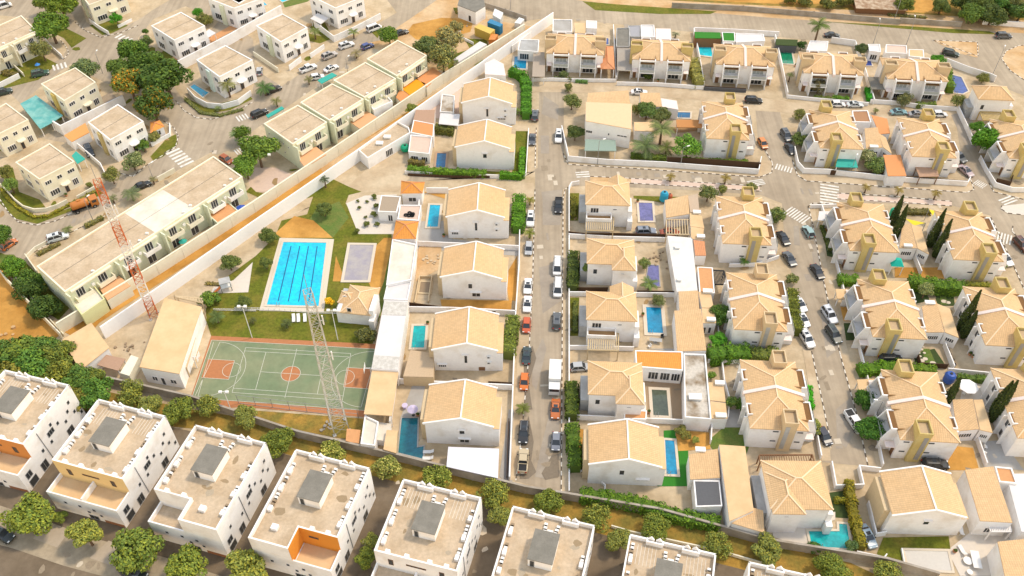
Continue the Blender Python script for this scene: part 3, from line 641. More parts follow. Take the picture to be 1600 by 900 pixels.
# ---- vehicles (front towards +x)
def car_proto(kind):
    t=thing('parked_car','car','car'); 
    dims={'sedan':(4.5,1.8,1.42),'suv':(4.7,1.9,1.75),'hatch':(4.0,1.75,1.5),'pickup':(5.2,1.9,1.75),'van':(4.8,1.9,1.95)}[kind]
    L,Wd,Ht=dims; hw=Wd/2; zb=.28; zs=.85 if kind in('sedan','hatch') else 1.02
    x0,x1=-L/2,L/2
    # lower body : rings along x (width, sill z, deck z)
    deck=[(x0,.78,zb+.18,zs-.18),(x0+.12,.93,zb,zs-.03),(x0+.7,1,zb,zs+.02),(0,1,zb,zs+.03),(x1-1.2,1,zb,zs),(x1-.45,.97,zb,zs-.12),(x1-.1,.88,zb,zs-.25),(x1,.72,zb+.15,zs-.35)]
    m=MB()
    for j,(x,wf,a,b) in enumerate(deck):
        y=hw*wf; m.v+=[(x,-y*.94,a),(x,-y,a+.2),(x,-y*.95,b-.06),(x,-y*.84,b),(x,y*.84,b),(x,y*.95,b-.06),(x,y,a+.2),(x,y*.94,a)]
    for j in range(len(deck)-1):
        for q in range(8): m.f.append((j*8+q,j*8+(q+1)%8,(j+1)*8+(q+1)%8,(j+1)*8+q))
    m.f.append(tuple(range(8))[::-1]); m.f.append(tuple((len(deck)-1)*8+q for q in range(8)))
    fixn(m); body=obj('body',m,PAINT,t,smooth=False)
    cab={'sedan':(x0+.75,x0+1.45,x1-2.05,x1-1.25),'suv':(x0+.12,x0+.5,x1-2.0,x1-1.25),'hatch':(x0+.1,x0+.65,x1-1.75,x1-1.0),'pickup':(x0+1.75,x0+2.0,x1-2.0,x1-1.3),'van':(x0+.08,x0+.25,x1-1.5,x1-.65)}[kind]
    a,b,c_,d=cab; zr=Ht-.07; m=MB()
    lo=[(a,-hw*.9),(d,-hw*.88),(d,hw*.88),(a,hw*.9)]; hi=[(b,-hw*.72),(c_,-hw*.70),(c_,hw*.70),(b,hw*.72)]
    m.v=[(p[0],p[1],zs-.02) for p in lo]+[(p[0],p[1],zr) for p in hi]; m.f=[(0,1,5,4),(1,2,6,5),(2,3,7,6),(3,0,4,7),(4,5,6,7)]
    obj('windows',m,PANE,t)
    m=MB(); rp=[(b-.08,-hw*.73),(c_+.08,-hw*.71),(c_+.08,hw*.71),(b-.08,hw*.73)]; m.prism(rp,zr-.01,Ht); 
    for sy in (-1,1):                     # pillars
        m.beam((a+.02,sy*hw*.9,zs),(b,sy*hw*.72,zr),.09); m.beam((d-.02,sy*hw*.88,zs),(c_,sy*hw*.7,zr),.07); xm=(b+c_)/2; m.beam((xm,sy*hw*.905,zs),(xm,sy*hw*.725,zr),.08)
    obj('roof_panel',m,PAINT,t)
    for sx in (x0+.85,x1-.85):
        for sy in (-1,1):
            m=MB(); m.wheel((sx,sy*(hw-.1),.33),.33,.22); wh=obj('wheel',m,TYRE,t); m=MB(); m.wheel((sx,sy*(hw+.005),.33),.19,.03,10); obj('rim',m,METAL,wh)
    for sy in (-1,1):
        m=MB(); m.box(x1-.3,x1-.06,sy*hw*.62-.18,sy*hw*.62+.18,zs-.36,zs-.2); obj('headlight',m,LENS,t)
        m=MB(); m.box(x0-.02,x0+.1,sy*hw*.66-.14,sy*hw*.66+.14,zs-.26,zs-.06); obj('tail_light',m,RED,t)
        m=MB(); m.box(d-.45,d-.25,sy*(hw+.08)-.09,sy*(hw+.08)+.09,zs,zs+.14); obj('wing_mirror',m,DARK,t)
    if kind=='pickup':
        m=MB(); m.box(x0+.2,x0+1.6,-hw*.72,hw*.72,zs+.031,zs+.05); obj('cargo_bed',m,DARK,t)
        m=MB(); m.ring(x0+.08,x0+1.7,-hw*.86,hw*.86,zs+.0,zs+.16,.1); obj('bed_rail',m,PAINT,body)
    if kind in('suv','van'):
        m=MB(); 
        for sy in(-1,1): m.beam((b+.1,sy*hw*.6,Ht+.05),(c_-.1,sy*hw*.6,Ht+.05),.05)
        obj('roof_rail',m,METAL,t)
    m=MB(); m.box((b+c_)/2-.1,(b+c_)/2+.55,-.38,.38,Ht+.001,Ht+.015); 
    if kind in('sedan','suv'): obj('sunroof',m,PANE,t)
    m=MB(); m.box(x0-.03,x0-.001,-.26,.26,.5,.62); obj('number_plate',m,LENS,t)
    return t
CARP={}; CARN=[0]
WH=(.78,.76,.73); BK=(.022,.021,.02); SI=(.42,.42,.42); OR=(.62,.16,.02); RD=(.35,.03,.02); BL=(.05,.07,.22); GY=(.10,.105,.11); GN=(.10,.16,.13); BR=(.16,.05,.02); BE=(.5,.4,.25)
def car(label,k,c,ang,kind='sedan',col=WH,g=None,cat=None,scale=1,nm=None):
    p=P(*px(k,*c),.6); a=R(ang)
    if kind not in CARP:
        t=car_proto(kind); CARP[kind]=t; t.location=(p.x,p.y,0); t.rotation_euler=(0,0,a); t['label']=label
        for ch in kids(t):
            if ch.name.split('.')[0] in('body','roof_panel'): ch.color=tuple(col)+(1,)
            for g2 in kids(ch):
                if g2.name.split('.')[0]=='bed_rail': g2.color=tuple(col)+(1,)
        r=t
    else: r=dup(CARP[kind],(p.x,p.y,0),a,label,color=col,names=('body','roof_panel','bed_rail'))
    r['category']=cat or {'pickup':'pickup truck','van':'van'}.get(kind,'car')
    if g: r['group']=g
    r.scale=(scale,)*3; return r
# ---- misc
def lamp(label,k,base,h=7,rz=0,g='street lamps',arms=1):
    p=G(k,*base); t=thing('street_lamp',label,'street lamp',p,R(rz),g); m=MB(); m.cone((0,0),.09,.05,0,h,8); obj('pole',m,METAL,t)
    for s in range(arms):
        q=1 if s==0 else -1; m=MB(); m.beam((0,0,h-.05),(q*1.1,0,h+.15),.06); obj('arm',m,METAL,t)
        m=MB(); m.box(min(q*.9,q*1.6),max(q*.9,q*1.6),-.14,.14,h+.1,h+.22); obj('lamp_head',m,ACW,t)
    return t
def parasol(label,k,c,r,h,col,n=8,g=None,square=False,name='parasol'):
    p=P(*px(k,*c),h); t=thing(name,label,name.replace('_',' '),(p.x,p.y,0),R(20),g); m=MB(); n=4 if square else n
    m.lathe((0,0,h),[(r,-.45),(r*.5,-.2),(.03,.1)],n); obj('canopy',m,col,t); m=MB(); m.cone((0,0),.04,.04,0,h,6); obj('pole',m,METAL,t); m=MB(); m.cone((0,0),.3,.25,0,.1,10); obj('base',m,DARK,t); return t
def lounger(label,k,c,rz,g=None,m_=ACW):
    p=G(k,*c); t=thing('sun_lounger',label,'sun lounger',p,R(rz),g); m=MB(); m.box(0,1.25,-.32,.32,.28,.38); obj('seat',m,m_,t)
    m=MB(); m.q((-.65,-.32,.75),(0,-.32,.36),(0,.32,.36),(-.65,.32,.75)); m.q((-.65,-.32,.68),(-.65,.32,.68),(0,.32,.29),(0,-.32,.29)); m.q((-.65,-.32,.68),(0,-.32,.29),(0,-.32,.36),(-.65,-.32,.75)); m.q((-.65,.32,.75),(0,.32,.36),(0,.32,.29),(-.65,.32,.68)); m.q((-.65,-.32,.75),(-.65,.32,.75),(-.65,.32,.68),(-.65,-.32,.68)); obj('backrest',m,m_,t)
    for x in (-.4,1.1):
        for y in (-.26,.26): m=MB(); m.box(x-.03,x+.03,y-.03,y+.03,0,.28); obj('leg',m,m_,t)
    return t
def pergola(label,k,pts,z,n=10,m_=TANR,along=0,name='pergola',g=None,slat=.16):
    pw=GL(k,pts,z); c,l=local(pw); t=thing(name,label,name,(c.x,c.y,0),0,g)
    L=[Vector((p[0],p[1],z)) for p in l]
    fr=MB()
    for j in range(4): fr.beam(L[j],L[(j+1)%4],.2,.22)
    obj('frame',fr,m_,t)
    a,b,c2,d=L if along==0 else (L[1],L[2],L[3],L[0])
    sm=MB()
    for i in range(1,n): f=i/n; sm.beam(a.lerp(b,f)+Vector((0,0,.12)),d.lerp(c2,f)+Vector((0,0,.12)),slat,.1)
    obj('slat_roof',sm,m_,t)
    for p in L: m=MB(); m.box(p.x-.09,p.x+.09,p.y-.09,p.y+.09,0,z-.11); obj('post',m,m_,t)
    return t
def mast(label,base,h,w0,w1,mats,seg=16,bandsz=None,g='lattice masts'):
    t=thing('lattice_mast',label,'radio mast',(base.x,base.y,0),R(25),g); nb=len(mats) ; per=seg//nb if nb>1 else seg
    for bnd in range(nb):
        m=MB()
        for s in range(bnd*per,(bnd+1)*per if bnd<nb-1 else seg):
            za,zb=h*s/seg,h*(s+1)/seg; wa=w0+(w1-w0)*s/seg; wb=w0+(w1-w0)*(s+1)/seg
            ca=[Vector((sx*wa,sy*wa,za)) for sx,sy in((-1,-1),(1,-1),(1,1),(-1,1))]; cb=[Vector((sx*wb,sy*wb,zb)) for sx,sy in((-1,-1),(1,-1),(1,1),(-1,1))]
            for j in range(4):
                kx=(j+1)%4; m.beam(ca[j],cb[j],.11); m.beam(ca[j],cb[kx],.05); m.beam(ca[kx],cb[j],.05) ; m.beam(cb[j],cb[kx],.05)
        obj('lattice_section',m,mats[bnd],t)
    m=MB(); m.beam((0,0,h),(0,0,h+3.5),.09); obj('antenna_rod',m,METAL,t)
    for sx in (-1,1):
        for sy in (-1,1): m=MB(); m.box(sx*w0-.3,sx*w0+.3,sy*w0-.3,sy*w0+.3,0,.2); obj('concrete_footing',m,GREYR,t)
    for zz in (h*.55,h*.8):
        ww=w0+(w1-w0)*zz/h; m=MB(); m.beam((ww,0,zz),(ww+.5,0,zz),.08); m.box(ww+.4,ww+.6,-.15,.15,zz-1.0,zz+1.0); obj('panel_antenna',m,ACW,t)
    return t
def kerb(k,pts,seg=.9,h=.12,wd=.18,name='kerb'):
    pw=GL(k,pts) if not isinstance(pts[0],Vector) else pts; a=MB(); b=MB(); i=0
    for j in range(len(pw)-1):
        p,q=pw[j],pw[j+1]; L=(q-p).length; d=(q-p).normalized(); n=Vector((-d.y,d.x,0))*wd/2; s=0
        while s<L-.01:
            e=min(L,s+seg); x=p+d*s; y=p+d*e; (a if i%2 else b).prism([(x-n)[:2],(y-n)[:2],(y+n)[:2],(x+n)[:2]],0,h); s=e; i+=1
    if a.v: struct('kerb',a,KERBW)
    if b.v: struct('kerb',b,KERBD)
def zebra(k,a,b,width,n=7,m_=ROADLINE,lv=4):
    """stripes laid from a to b (pixels across the road), each stripe `width` m long along travel direction"""
    A,B=G(k,*a),G(k,*b); d=(B-A).normalized(); nn=Vector((-d.y,d.x,0))*width/2; L=(B-A).length; m=MB(); s=L/(2*n-1)
    for i in range(n):
        p=A+d*(2*i*s); q=p+d*s; m.q(*[(v.x,v.y,lv*LV+.016) for v in (p-nn,q-nn,q+nn,p+nn)])
    fixup(m); struct('crosswalk',m,m_)
def boxes(name,label,cat,k,c,dims,m_,z=0,rz=0,g=None,extra=None):
    p=P(*px(k,*c),z); t=thing(name,label,cat,(p.x,p.y,z),R(rz),g); return t
# ================================================================ SETTING (ground, roads, lots)
g_=MB(); g_.q((-900,-300,0),(900,-300,0),(900,1500,0),(-900,1500,0)); struct('ground',g_,YARD)
def reg(name,m,lv,*polys,k=0):
    for p in polys: patch(name,p,m,lv,k)
# --- right-hand estate streets
reg('road',ROAD,1,
 [(843,135),(881,135),(881,250),(888,257),(1187,277),(1206,262),(1184,215),(1180,165),(1216,165),(1244,273),(1260,283),(1511,301),(1553,300),(1600,312),(1640,330),(1640,520),(1600,452),(1580,407),(1548,337),(1487,321),(1308,315),(1262,322),(1287,440),(1313,555),(1337,643),(1357,729),(1284,722),(1300,700),(1295,677),(1268,549),(1254,546),(1240,440),(1226,380),(1222,318),(1190,305),(1100,298),(922,290),(885,292),(879,300),(877,770),(805,752),(815,680),(826,560),(832,450),(836,300),(836,268),(760,281),(665,282),(600,290),(560,296),(545,290),(600,262),(636,225),(640,276),(820,276),(840,262)])
reg('lane',PAVE,2,[(800,118),(845,116),(960,126),(1100,140),(1240,160),(1400,172),(1498,168),(1512,186),(1400,186),(1255,178),(1180,173),(1090,156),(960,147),(885,144),(800,144)])
reg('road',ROAD,1,[(1495,200),(1510,190),(1530,240),(1553,300),(1511,301)],
 [(820,33),(861,27),(949,36),(1083,50),(1220,58),(1335,70),(1447,82),(1524,118),(1600,150),(1680,190),(1680,55),(1600,52),(1545,49),(1404,40),(1220,29),(965,8),(900,0),(860,-40),(700,-40),(745,2)])
reg('road_patch',ROADD,2,[(848,310),(876,310),(876,352),(848,352)],[(846,300),(878,296),(878,308),(848,312)],[(845,212),(858,212),(858,240),(845,240)],[(842,418),(876,410),(877,470),(848,490)],[(833,560),(848,528),(854,545),(838,610),(831,600)],
 [(845,700),(860,640),(874,650),(874,700),(850,748),(836,745)],[(1240,353),(1248,353),(1250,384),(1241,383)],[(1281,480),(1300,475),(1310,545),(1292,560)],[(1306,640),(1330,620),(1342,665),(1322,700),(1308,690)],[(850,150),(873,165),(872,188),(846,178)],[(1262,355),(1272,352),(1288,440),(1276,440)])
reg('puddle_stain',mat('wet_asphalt',(.20,.155,.105),.55,n=.15,sc=.5),4,[(826,650),(834,690),(830,720),(838,738),(826,748),(812,748),(815,690)],[(818,560),(832,540),(838,560),(826,600),(832,640),(820,640)],[(858,720),(872,690),(874,745),(852,750),(846,740)])
# centre strip of the cross street, dirt shoulder
reg('median_strip',PINKP,3,[(986,279),(1187,292),(1187,299),(986,287)],[(1308,302),(1350,306),(1487,315),(1487,322),(1308,312)])
reg('median_strip',DIRTP,3,[(922,276),(986,279),(986,286),(922,284)])
kerb(0,[(922,276),(986,279),(1100,286),(1190,291)]); kerb(0,[(960,285),(1100,293),(1190,299)])
kerb(0,[(1308,302),(1400,307),(1487,315)]); kerb(0,[(1308,311),(1400,316),(1487,322)])
kerb(0,[(880,240),(888,257),(1000,264),(1100,271),(1187,277),(1206,270),(1207,255),(1190,225)])
kerb(0,[(1238,250),(1246,274),(1260,283),(1511,301),(1522,296),(1516,280)])
kerb(0,[(1545,286),(1553,300),(1600,312)])
kerb(0,[(890,292),(883,296),(880,310),(879,450),(878,600),(877,768)])
kerb(0,[(836,296),(832,450),(826,560),(815,680),(806,751)])
kerb(0,[(838,200),(836,262)]); kerb(0,[(1263,322),(1270,352),(1287,440),(1313,555),(1337,643),(1356,727)])
kerb(0,[(1268,549),(1281,610),(1295,677),(1297,700)]); kerb(0,[(1548,340),(1580,407),(1600,452)])
kerb(0,[(1308,318),(1268,318),(1262,324)])
kerb(8,[(1445,380),(1440,400),(1480,425),(1575,435)]); reg('traffic_island',PALEP,3,[(1565,322),(1600,318),(1620,335),(1600,335),(1575,333),(1564,328)])
kerb(8,[(1510,500),(1505,530),(1540,570),(1575,590)])
# side walks
reg('pavement',PAVE,3,[(880,296),(889,292),(889,770),(877,768)],[(815,286),(834,286),(832,450),(826,560),(815,680),(806,752),(798,750),(800,690),(806,600),(814,450)],
 [(882,250),(888,257),(1187,277),(1205,270),(1207,250),(1187,254),(1187,264),(1000,254),(889,247)],[(1246,274),(1260,283),(1511,301),(1521,296),(1518,282),(1505,290),(1265,270),(1248,262)],
 [(1262,322),(1287,440),(1313,555),(1337,643),(1356,727),(1370,727),(1350,643),(1326,555),(1298,440),(1272,322)],[(1268,549),(1295,677),(1298,720),(1284,720),(1254,546)])
# zebra crossings
zebra(8,(190,405),(300,470),3.3,8); zebra(8,(435,260),(435,372),4.2,7); zebra(8,(1460,335),(1500,365),4,3); zebra(8,(1400,555),(1500,585),3.4,6)
zebra(7,(410,182),(418,215),3.2,3); zebra(7,(1420,232),(1440,262),4,4); zebra(8,(120,150),(215,175),2.2,6); zebra(8,(1290,240),(1345,270),2.2,6)
for pts in ([(898,270),(922,272)],[(952,269),(968,270)]): pass
# top road, dirt verge and islands
reg('dirt_verge',DIRTP,1,[(880,-40),(1000,-2),(1140,6),(1300,14),(1600,32),(1700,36),(1700,58),(1600,52),(1545,49),(1404,40),(1220,29),(965,8),(900,0),(850,-40)])
reg('dry_field',DRYG,1,[(1000,-60),(1750,-60),(1750,36),(1600,32),(1300,14),(1140,6),(1000,-2)])
reg('dirt_field',DIRT,2,[(1040,-30),(1230,-30),(1310,2),(1260,8),(1140,3),(1040,-4)],[(1310,-20),(1420,-30),(1480,22),(1400,18),(1330,10)])
reg('grass_verge',GRASS,2,[(910,2),(965,7),(1120,18),(1110,22),(1030,22),(930,16)],[(1290,34),(1404,40),(1545,49),(1560,54),(1490,52),(1400,44)])
reg('traffic_island',DIRTP,2,[(1457,63),(1527,66),(1530,76),(1527,90),(1500,84)])
reg('traffic_island',DIRTP,2,[(1565,92),(1572,80),(1590,72),(1640,68),(1640,150),(1600,125),(1578,110)])
kerb(0,[(1457,63),(1527,66),(1528,88),(1457,63)],h=.1); kerb(0,[(1600,125),(1578,110),(1565,92),(1572,80),(1590,72),(1625,68)],h=.1)
# --- upper-left estate
reg('road',ROAD,1,[(-120,-60),(600,-60),(700,-60),(745,0),(560,130),(400,220),(330,245),(60,395),(-120,470)])
reg('dirt_lot',DIRTP,2,[(560,70),(600,62),(622,42),(640,30),(690,-5),(745,-5),(762,30),(850,45),(820,62),(700,110),(660,110),(640,80),(600,80)])
reg('earth_patch',DIRT,3,[(645,38),(690,28),(740,30),(735,50),(690,62),(650,62),(636,50)])
reg('grass_patch',GRASS,3,[(708,12),(760,18),(735,26),(712,22)],[(725,60),(760,62),(765,75),(735,78)],[(700,88),(740,75),(760,100),(700,108)])
# lots: villa plots
reg('villa_plot',YARD,2,[(0,250),(60,215),(110,225),(150,250),(165,285),(150,300),(118,318),(60,340),(30,330),(0,298),(-20,280)],
 [(-30,185),(0,130),(40,170),(60,215),(10,245),(-40,250)],[(35,160),(70,130),(110,100),(165,130),(215,148),(150,165),(80,195),(60,215)],
 [(95,200),(200,150),(262,195),(275,215),(262,240),(210,268),(180,280),(150,255),(110,225)],
 [(262,90),(290,60),(330,90),(400,115),(392,155),(350,170),(318,172),(288,158),(268,130)],
 [(215,60),(240,30),(290,10),(345,30),(280,100),(230,80)],[(330,20),(400,-20),(560,-60),(620,20),(560,55),(470,115),(440,135),(400,110),(395,60)],
 [(120,-20),(240,-50),(300,-20),(240,15),(215,32),(170,52),(135,35)],[(-40,20),(60,30),(110,70),(95,92),(40,120),(-40,150)],
 [(40,395),(330,238),(395,270),(410,300),(130,480),(90,500)],[(395,205),(600,62),(690,110),(640,140),(440,275),(400,260),(370,235)])
reg('lawn',GRASS,3,[(0,262),(20,262),(30,300),(62,312),(72,325),(40,325),(5,295)],[(60,300),(45,282),(52,275),(68,300)],
 [(0,395),(40,410),(110,480),(90,500),(40,450),(0,420)],[(235,245),(262,215),(275,210),(278,225),(255,245),(240,252)],[(286,150),(300,165),(325,178),(360,172),(395,155),(390,150),(320,168)],
 [(480,40),(505,30),(520,60),(510,62)],[(575,45),(600,40),(590,60)],[(440,55),(470,50),(520,60),(500,68)],[(80,50),(105,45),(135,60),(112,75),(100,60)],[(40,470),(75,455),(110,480),(92,500)],[(375,235),(400,215),(405,245),(390,262)],[(0,105),(60,85),(90,100),(60,125),(0,140)],[(140,40),(170,30),(200,40),(175,52),(160,55)],[(235,95),(268,70),(285,88),(262,100)])
reg('lawn',LAWN,4,[(445,12),(480,3),(500,-10),(480,-20),(440,0)],[(0,398),(22,398),(36,415),(0,415)])
reg('green_verge',GRASS,3,[(0,300),(10,300),(40,335),(60,342),(110,325),(155,298),(162,302),(112,330),(58,350),(25,342),(0,318)])
kerb(5,[(-40,330),(0,345),(50,420),(110,478),(215,495),(330,470),(420,425)]); kerb(1,[(370,350),(405,310),(385,270),(350,230)]); kerb(1,[(440,130),(500,180),(590,220),(700,195),(810,150)])
kerb(1,[(1030,590),(1080,650),(1150,690),(1240,700),(1350,670),(1480,600)]); kerb(1,[(960,710),(1020,750),(1045,800),(1030,860),(960,900)]); kerb(5,[(700,190),(780,210),(850,150),(900,120),(1030,40)])
kerb(5,[(200,655),(250,625),(480,505),(620,440)]); 
zebra(5,(1010,60),(1100,140),3.5,6); zebra(5,(1380,70),(1430,50),2.2,4); zebra(1,(1390,700),(1450,680),2.5,4); zebra(1,(690,210),(760,240),2.5,4); zebra(1,(310,400),(390,380),3,4)
reg('parking_pad',PINKP,3,[(385,270),(400,262),(430,262),(462,275),(415,300),(392,300)])
reg('grass_bank',GRASS,4,[(392,292),(400,300),(418,304),(412,312),(384,300)])
# path strip between the two long walls
reg('dirt_path',DIRT,2,[(94,515),(100,505),(400,330),(695,136),(860,26),(868,34),(700,150),(420,330),(155,505),(142,520),(120,530)])
reg('gravel_path',DIRTP,3,[(500,263),(640,176),(650,178),(600,205),(505,270)])
# --- club grounds
reg('club_paving',YARD,2,[(150,528),(420,340),(600,240),(640,225),(640,280),(610,300),(600,640),(560,680),(300,640),(110,600),(95,560)])
reg('access_drive',PAVE,3,[(600,240),(636,222),(640,278),(620,300),(560,300),(520,310),(440,340),(424,352),(470,330),(545,290)])
reg('lawn',GRASS,4,[(495,290),(545,292),(565,300),(545,305),(540,318),(565,360),(612,366),(612,405),(600,460),(585,520),(582,540),(330,525),(322,500),(322,470),(345,440),(400,400),(430,370),(440,345),(480,335)],
 [(470,313),(500,290),(520,280),(545,292),(480,310)])
reg('bare_earth',DIRT,5,[(430,365),(460,338),(490,345),(520,372),(440,372)],[(600,372),(612,372),(602,455),(590,470),(575,440),(588,384)],[(525,400),(540,440),(520,440)])
reg('grass_strip',LAWN,5,[(492,330),(530,315),(545,340),(520,372),(480,350)],[(600,440),(608,400),(602,470),(586,520),(585,480)])
reg('play_area',PALEP,5,[(395,410),(388,457),(330,459),(333,450),(365,438)])
reg('garden_gravel',PALEP,5,[(541,318),(570,306),(620,304),(616,366),(560,366)])
reg('pool_deck',POOLEDGE,5,[(437,372),(522,374),(506,488),(405,486)])
reg('sports_court_border',COURTO,5,[(330,525),(588,538),(570,652),(375,636),(340,640),(297,624)])
reg('sports_court',COURTG,6,[(331,532),(586,546),(571,642),(300,622)])
# court lines in court frame
CA,CB,CC,CD=[P(x,y) for x,y in ((300,622),(571,642),(586,546),(331,532))]
def cf(u,v): return CA.lerp(CB,u).lerp(CD.lerp(CC,u),v)
def cline(pts,wd=.08,lv=8,name='court_line'):
    m=MB()
    for i in range(len(pts)-1):
        a,b=pts[i],pts[i+1]; d=(b-a).normalized(); n=Vector((-d.y,d.x,0))*wd/2
        m.q(*[(v.x,v.y,lv*LV+.016) for v in (a-n,b-n,b+n,a+n)])
    fixup(m); struct(name,m,LINE)
U=1/32.0; V=1/14.2
cc=cf(.53,.5); patch('court_centre_circle',circ(cc,1.75),COURTO,7); cline(circ(cc,1.8)+[circ(cc,1.8)[0]])
for s in (0,1):
    def e(u,v): return cf(.015+u*U if s==0 else 1.015-u*U,v)
    patch('court_key',[e(0,.5-2.3*V),e(5.2,.5-2.3*V),e(5.2,.5+2.3*V),e(0,.5+2.3*V)],COURTO,7); cline([e(0,.5-2.3*V),e(5.2,.5-2.3*V),e(5.2,.5+2.3*V),e(0,.5+2.3*V)])
    c=e(5.2,.5); cl=circ(c,1.7); cline(cl+[cl[0]])
    c=e(.9,.5); d=(e(2,.5)-e(0,.5)).normalized(); n=Vector((-d.y,d.x,0)); cline([e(0,.5-6.6*V)]+[c+d*math.cos(t)*6.8+n*math.sin(t)*6.6*(-1 if s==0 else 1) for t in [(-1.57+3.14*i/22) for i in range(23)]]+[e(0,.5+6.6*V)])
cline([cf(.53,.1),cf(.53,.93)]); 
for v in (.13,.2,.84,.9): cline([cf(.22,v),cf(.86,v)])
for u in (.22,.86): cline([cf(u,.13),cf(u,.9)])
for u in (.35,.71): cline([cf(u,.2),cf(u,.84)])
cline([cf(.35,.5),cf(.71,.5)]); cline([cf(0,.0),cf(1,.0),cf(1,1),cf(0,1),cf(0,0)])
reg('dry_ground',DRYG,4,[(375,640),(575,655),(560,690),(440,668),(400,652)])
reg('dirt_field',DIRT,2,[(-100,380),(0,395),(18,440),(97,522),(60,545),(0,552),(-120,560)])
# --- bottom zone
reg('earth_strip',DRYG,2,[(-60,560),(110,570),(150,590),(330,640),(460,672),(700,735),(880,775),(1130,830),(1330,880),(1500,960),(1300,960),(1100,880),(800,800),(560,740),(300,670),(120,650),(-60,600)])
reg('apartment_yard',ROADB,3,[(-80,640),(120,640),(290,672),(560,738),(800,800),(980,845),(1200,900),(1350,960),(1700,1080),(1600,1250),(1100,1150),(300,1000),(0,830),(-120,790)])
reg('pavement',mat('street_pavement_dusty',(.40,.32,.22),.92,n=.15,sc=.3,col2=(.31,.25,.17),det=9),4,[(-60,770),(30,800),(150,842),(260,872),(420,925),(600,980),(600,1010),(380,960),(99,884),(20,857),(-60,830)])
reg('street',ROADB,2,[(-120,820),(20,857),(99,884),(380,960),(600,1010),(1100,1150),(2000,1500),(1200,1700),(-300,1200)])
reg('paving_slab',mat('dusty_slab',(.42,.34,.25),.9,n=.1,sc=.3),5,[(75,815),(110,828),(90,856),(52,842)],[(170,845),(200,856),(180,886),(140,872)])
# middle alley yards
reg('courtyard',GREYP,2,[(652,346),(700,345),(700,372),(812,388),(812,400),(645,388)],[(645,600),(665,600),(655,655),(625,655)],[(795,640),(806,640),(800,760),(780,745)])
reg('courtyard',DIRT,3,[(688,468),(800,470),(798,492),(760,490),(735,480),(700,484),(690,478)],[(790,430),(808,400),(806,470),(795,470)],[(660,300),(697,300),(700,312)])
reg('courtyard',DIRTP,3,[(655,385),(690,385),(688,420),(650,440),(650,420)])
reg('courtyard',PINKP,3,[(665,160),(720,120),(718,180),(700,185),(672,185)])
reg('lawn',GRASS,3,[(806,205),(826,205),(824,270),(800,272)],[(636,262),(700,265),(820,270),(820,277),(636,275)],[(889,302),(905,302),(903,345),(889,345)],[(990,306),(1065,308),(1065,316),(1030,316),(990,310)],[(890,465),(905,465),(903,525),(890,525)],[(1110,565),(1140,565),(1140,570),(1110,575)],
 [(1380,840),(1482,838),(1485,858),(1410,858),(1413,880),(1385,882),(1370,865)])
reg('lawn',LAWN,3,[(1105,690),(1130,668),(1165,668),(1170,700),(1165,712),(1115,705)])
reg('lawn',BRTURF,3,[(1027,748),(1038,745),(1037,680),(1040,675),(1075,690),(1076,760),(1027,760)],[(1037,673),(1055,672),(1055,684),(1037,684)])
reg('bare_earth',DIRT,3,[(1055,672),(1108,676),(1110,702),(1060,705)],[(905,670),(917,672),(917,740),(903,738)])
reg('lawn',TURF,3,[(1425,552),(1460,545),(1480,575),(1435,578)],[(1416,430),(1445,430),(1452,470),(1430,475)],[(1295,770),(1325,766),(1325,810),(1295,808)],[(1460,460),(1490,462),(1492,478),(1465,478)],[(1285,350),(1300,355),(1312,405),(1292,400)],[(1318,505),(1335,505),(1338,532),(1322,532)])
reg('lawn',LAWN,4,[(1440,545),(1452,545),(1465,575),(1448,573)],[(1468,463),(1478,463),(1480,476),(1470,476)])
reg('bare_earth',DIRT,3,[(1398,418),(1440,418),(1480,418),(1478,436),(1398,434)],[(1470,695),(1520,700),(1530,735),(1478,735)],[(1285,355),(1300,352),(1312,390)],[(1313,480),(1335,480),(1336,502),(1318,502)])
reg('courtyard',PALEP,3,[(1505,595),(1555,598),(1560,650),(1530,640),(1500,625)],[(1512,835),(1540,810),(1600,830),(1600,900),(1500,900),(1480,860)],[(1228,800),(1305,800),(1305,812),(1264,828),(1262,858),(1205,838)],[(1000,690),(1025,690),(1025,700)])
reg('courtyard',GREYP,3,[(1535,690),(1565,688),(1600,735),(1540,730)],[(1130,640),(1160,640),(1165,668),(1132,668)],[(1010,545),(1060,545),(1060,550)])
reg('courtyard',BROWNF,3,[(1045,200),(1100,192),(1100,200),(1085,205),(1055,208)])
reg('courtyard',ROADD,3,[(1486,180),(1512,172),(1535,225),(1512,235)])
# ================================================================ HOUSES
WG='gable houses along the west side of the street'
gable_house('gable house furthest up the row, between the white lean-to and the green hedge',WG,(720.8,160.8),(800,162.5),8.2,wins='AEG')
gable_house('gable house behind the long L-shaped hedge, small tree on its front wall',WG,(710.8,230),(796.7,232.5),8.3,wins='B')
gable_house('gable house beside the bright blue pool with grey paving',WG,(697,339),(788,340),8.9,wins='ACE')
gable_house('gable house on bare orange earth beside the unfinished pool',WG,(688,433),(784,436),8.4,wins='FD')
gable_house('gable house beside the small teal pool',WG,(674.7,546.7),(777.3,548),8.9,wins='ACEH')
gable_house('gable house beside the long dark teal pool, white canopy in front',WG,(661.3,661.3),(770.7,667),8.2,wins='BD')
gable_house('gable house at the bottom end of the street beside the narrow blue pool',None,(920,725.3),(1033.3,730),7.8,wins='FG')
gable_house('gable house between two streets at the lower right above the lawn',None,(1394.7,805.3),(1509.3,808.5),7.9,wins='B')
MG='hipped houses along the east side of the street'
hip_house('hipped house at the street corner beside the purple pool and blue tank',MG,(914.7,319.2),(985.3,320.8),8.0,Wf=9.7,bump=(5,9.2,1.0))
hip_house('hipped house with a stepped front wing and round tree, second from the corner',MG,(916.8,411.5),(993,413),7.5,Wf=9.8,wing=(5,9.8,1.6),terr=False)
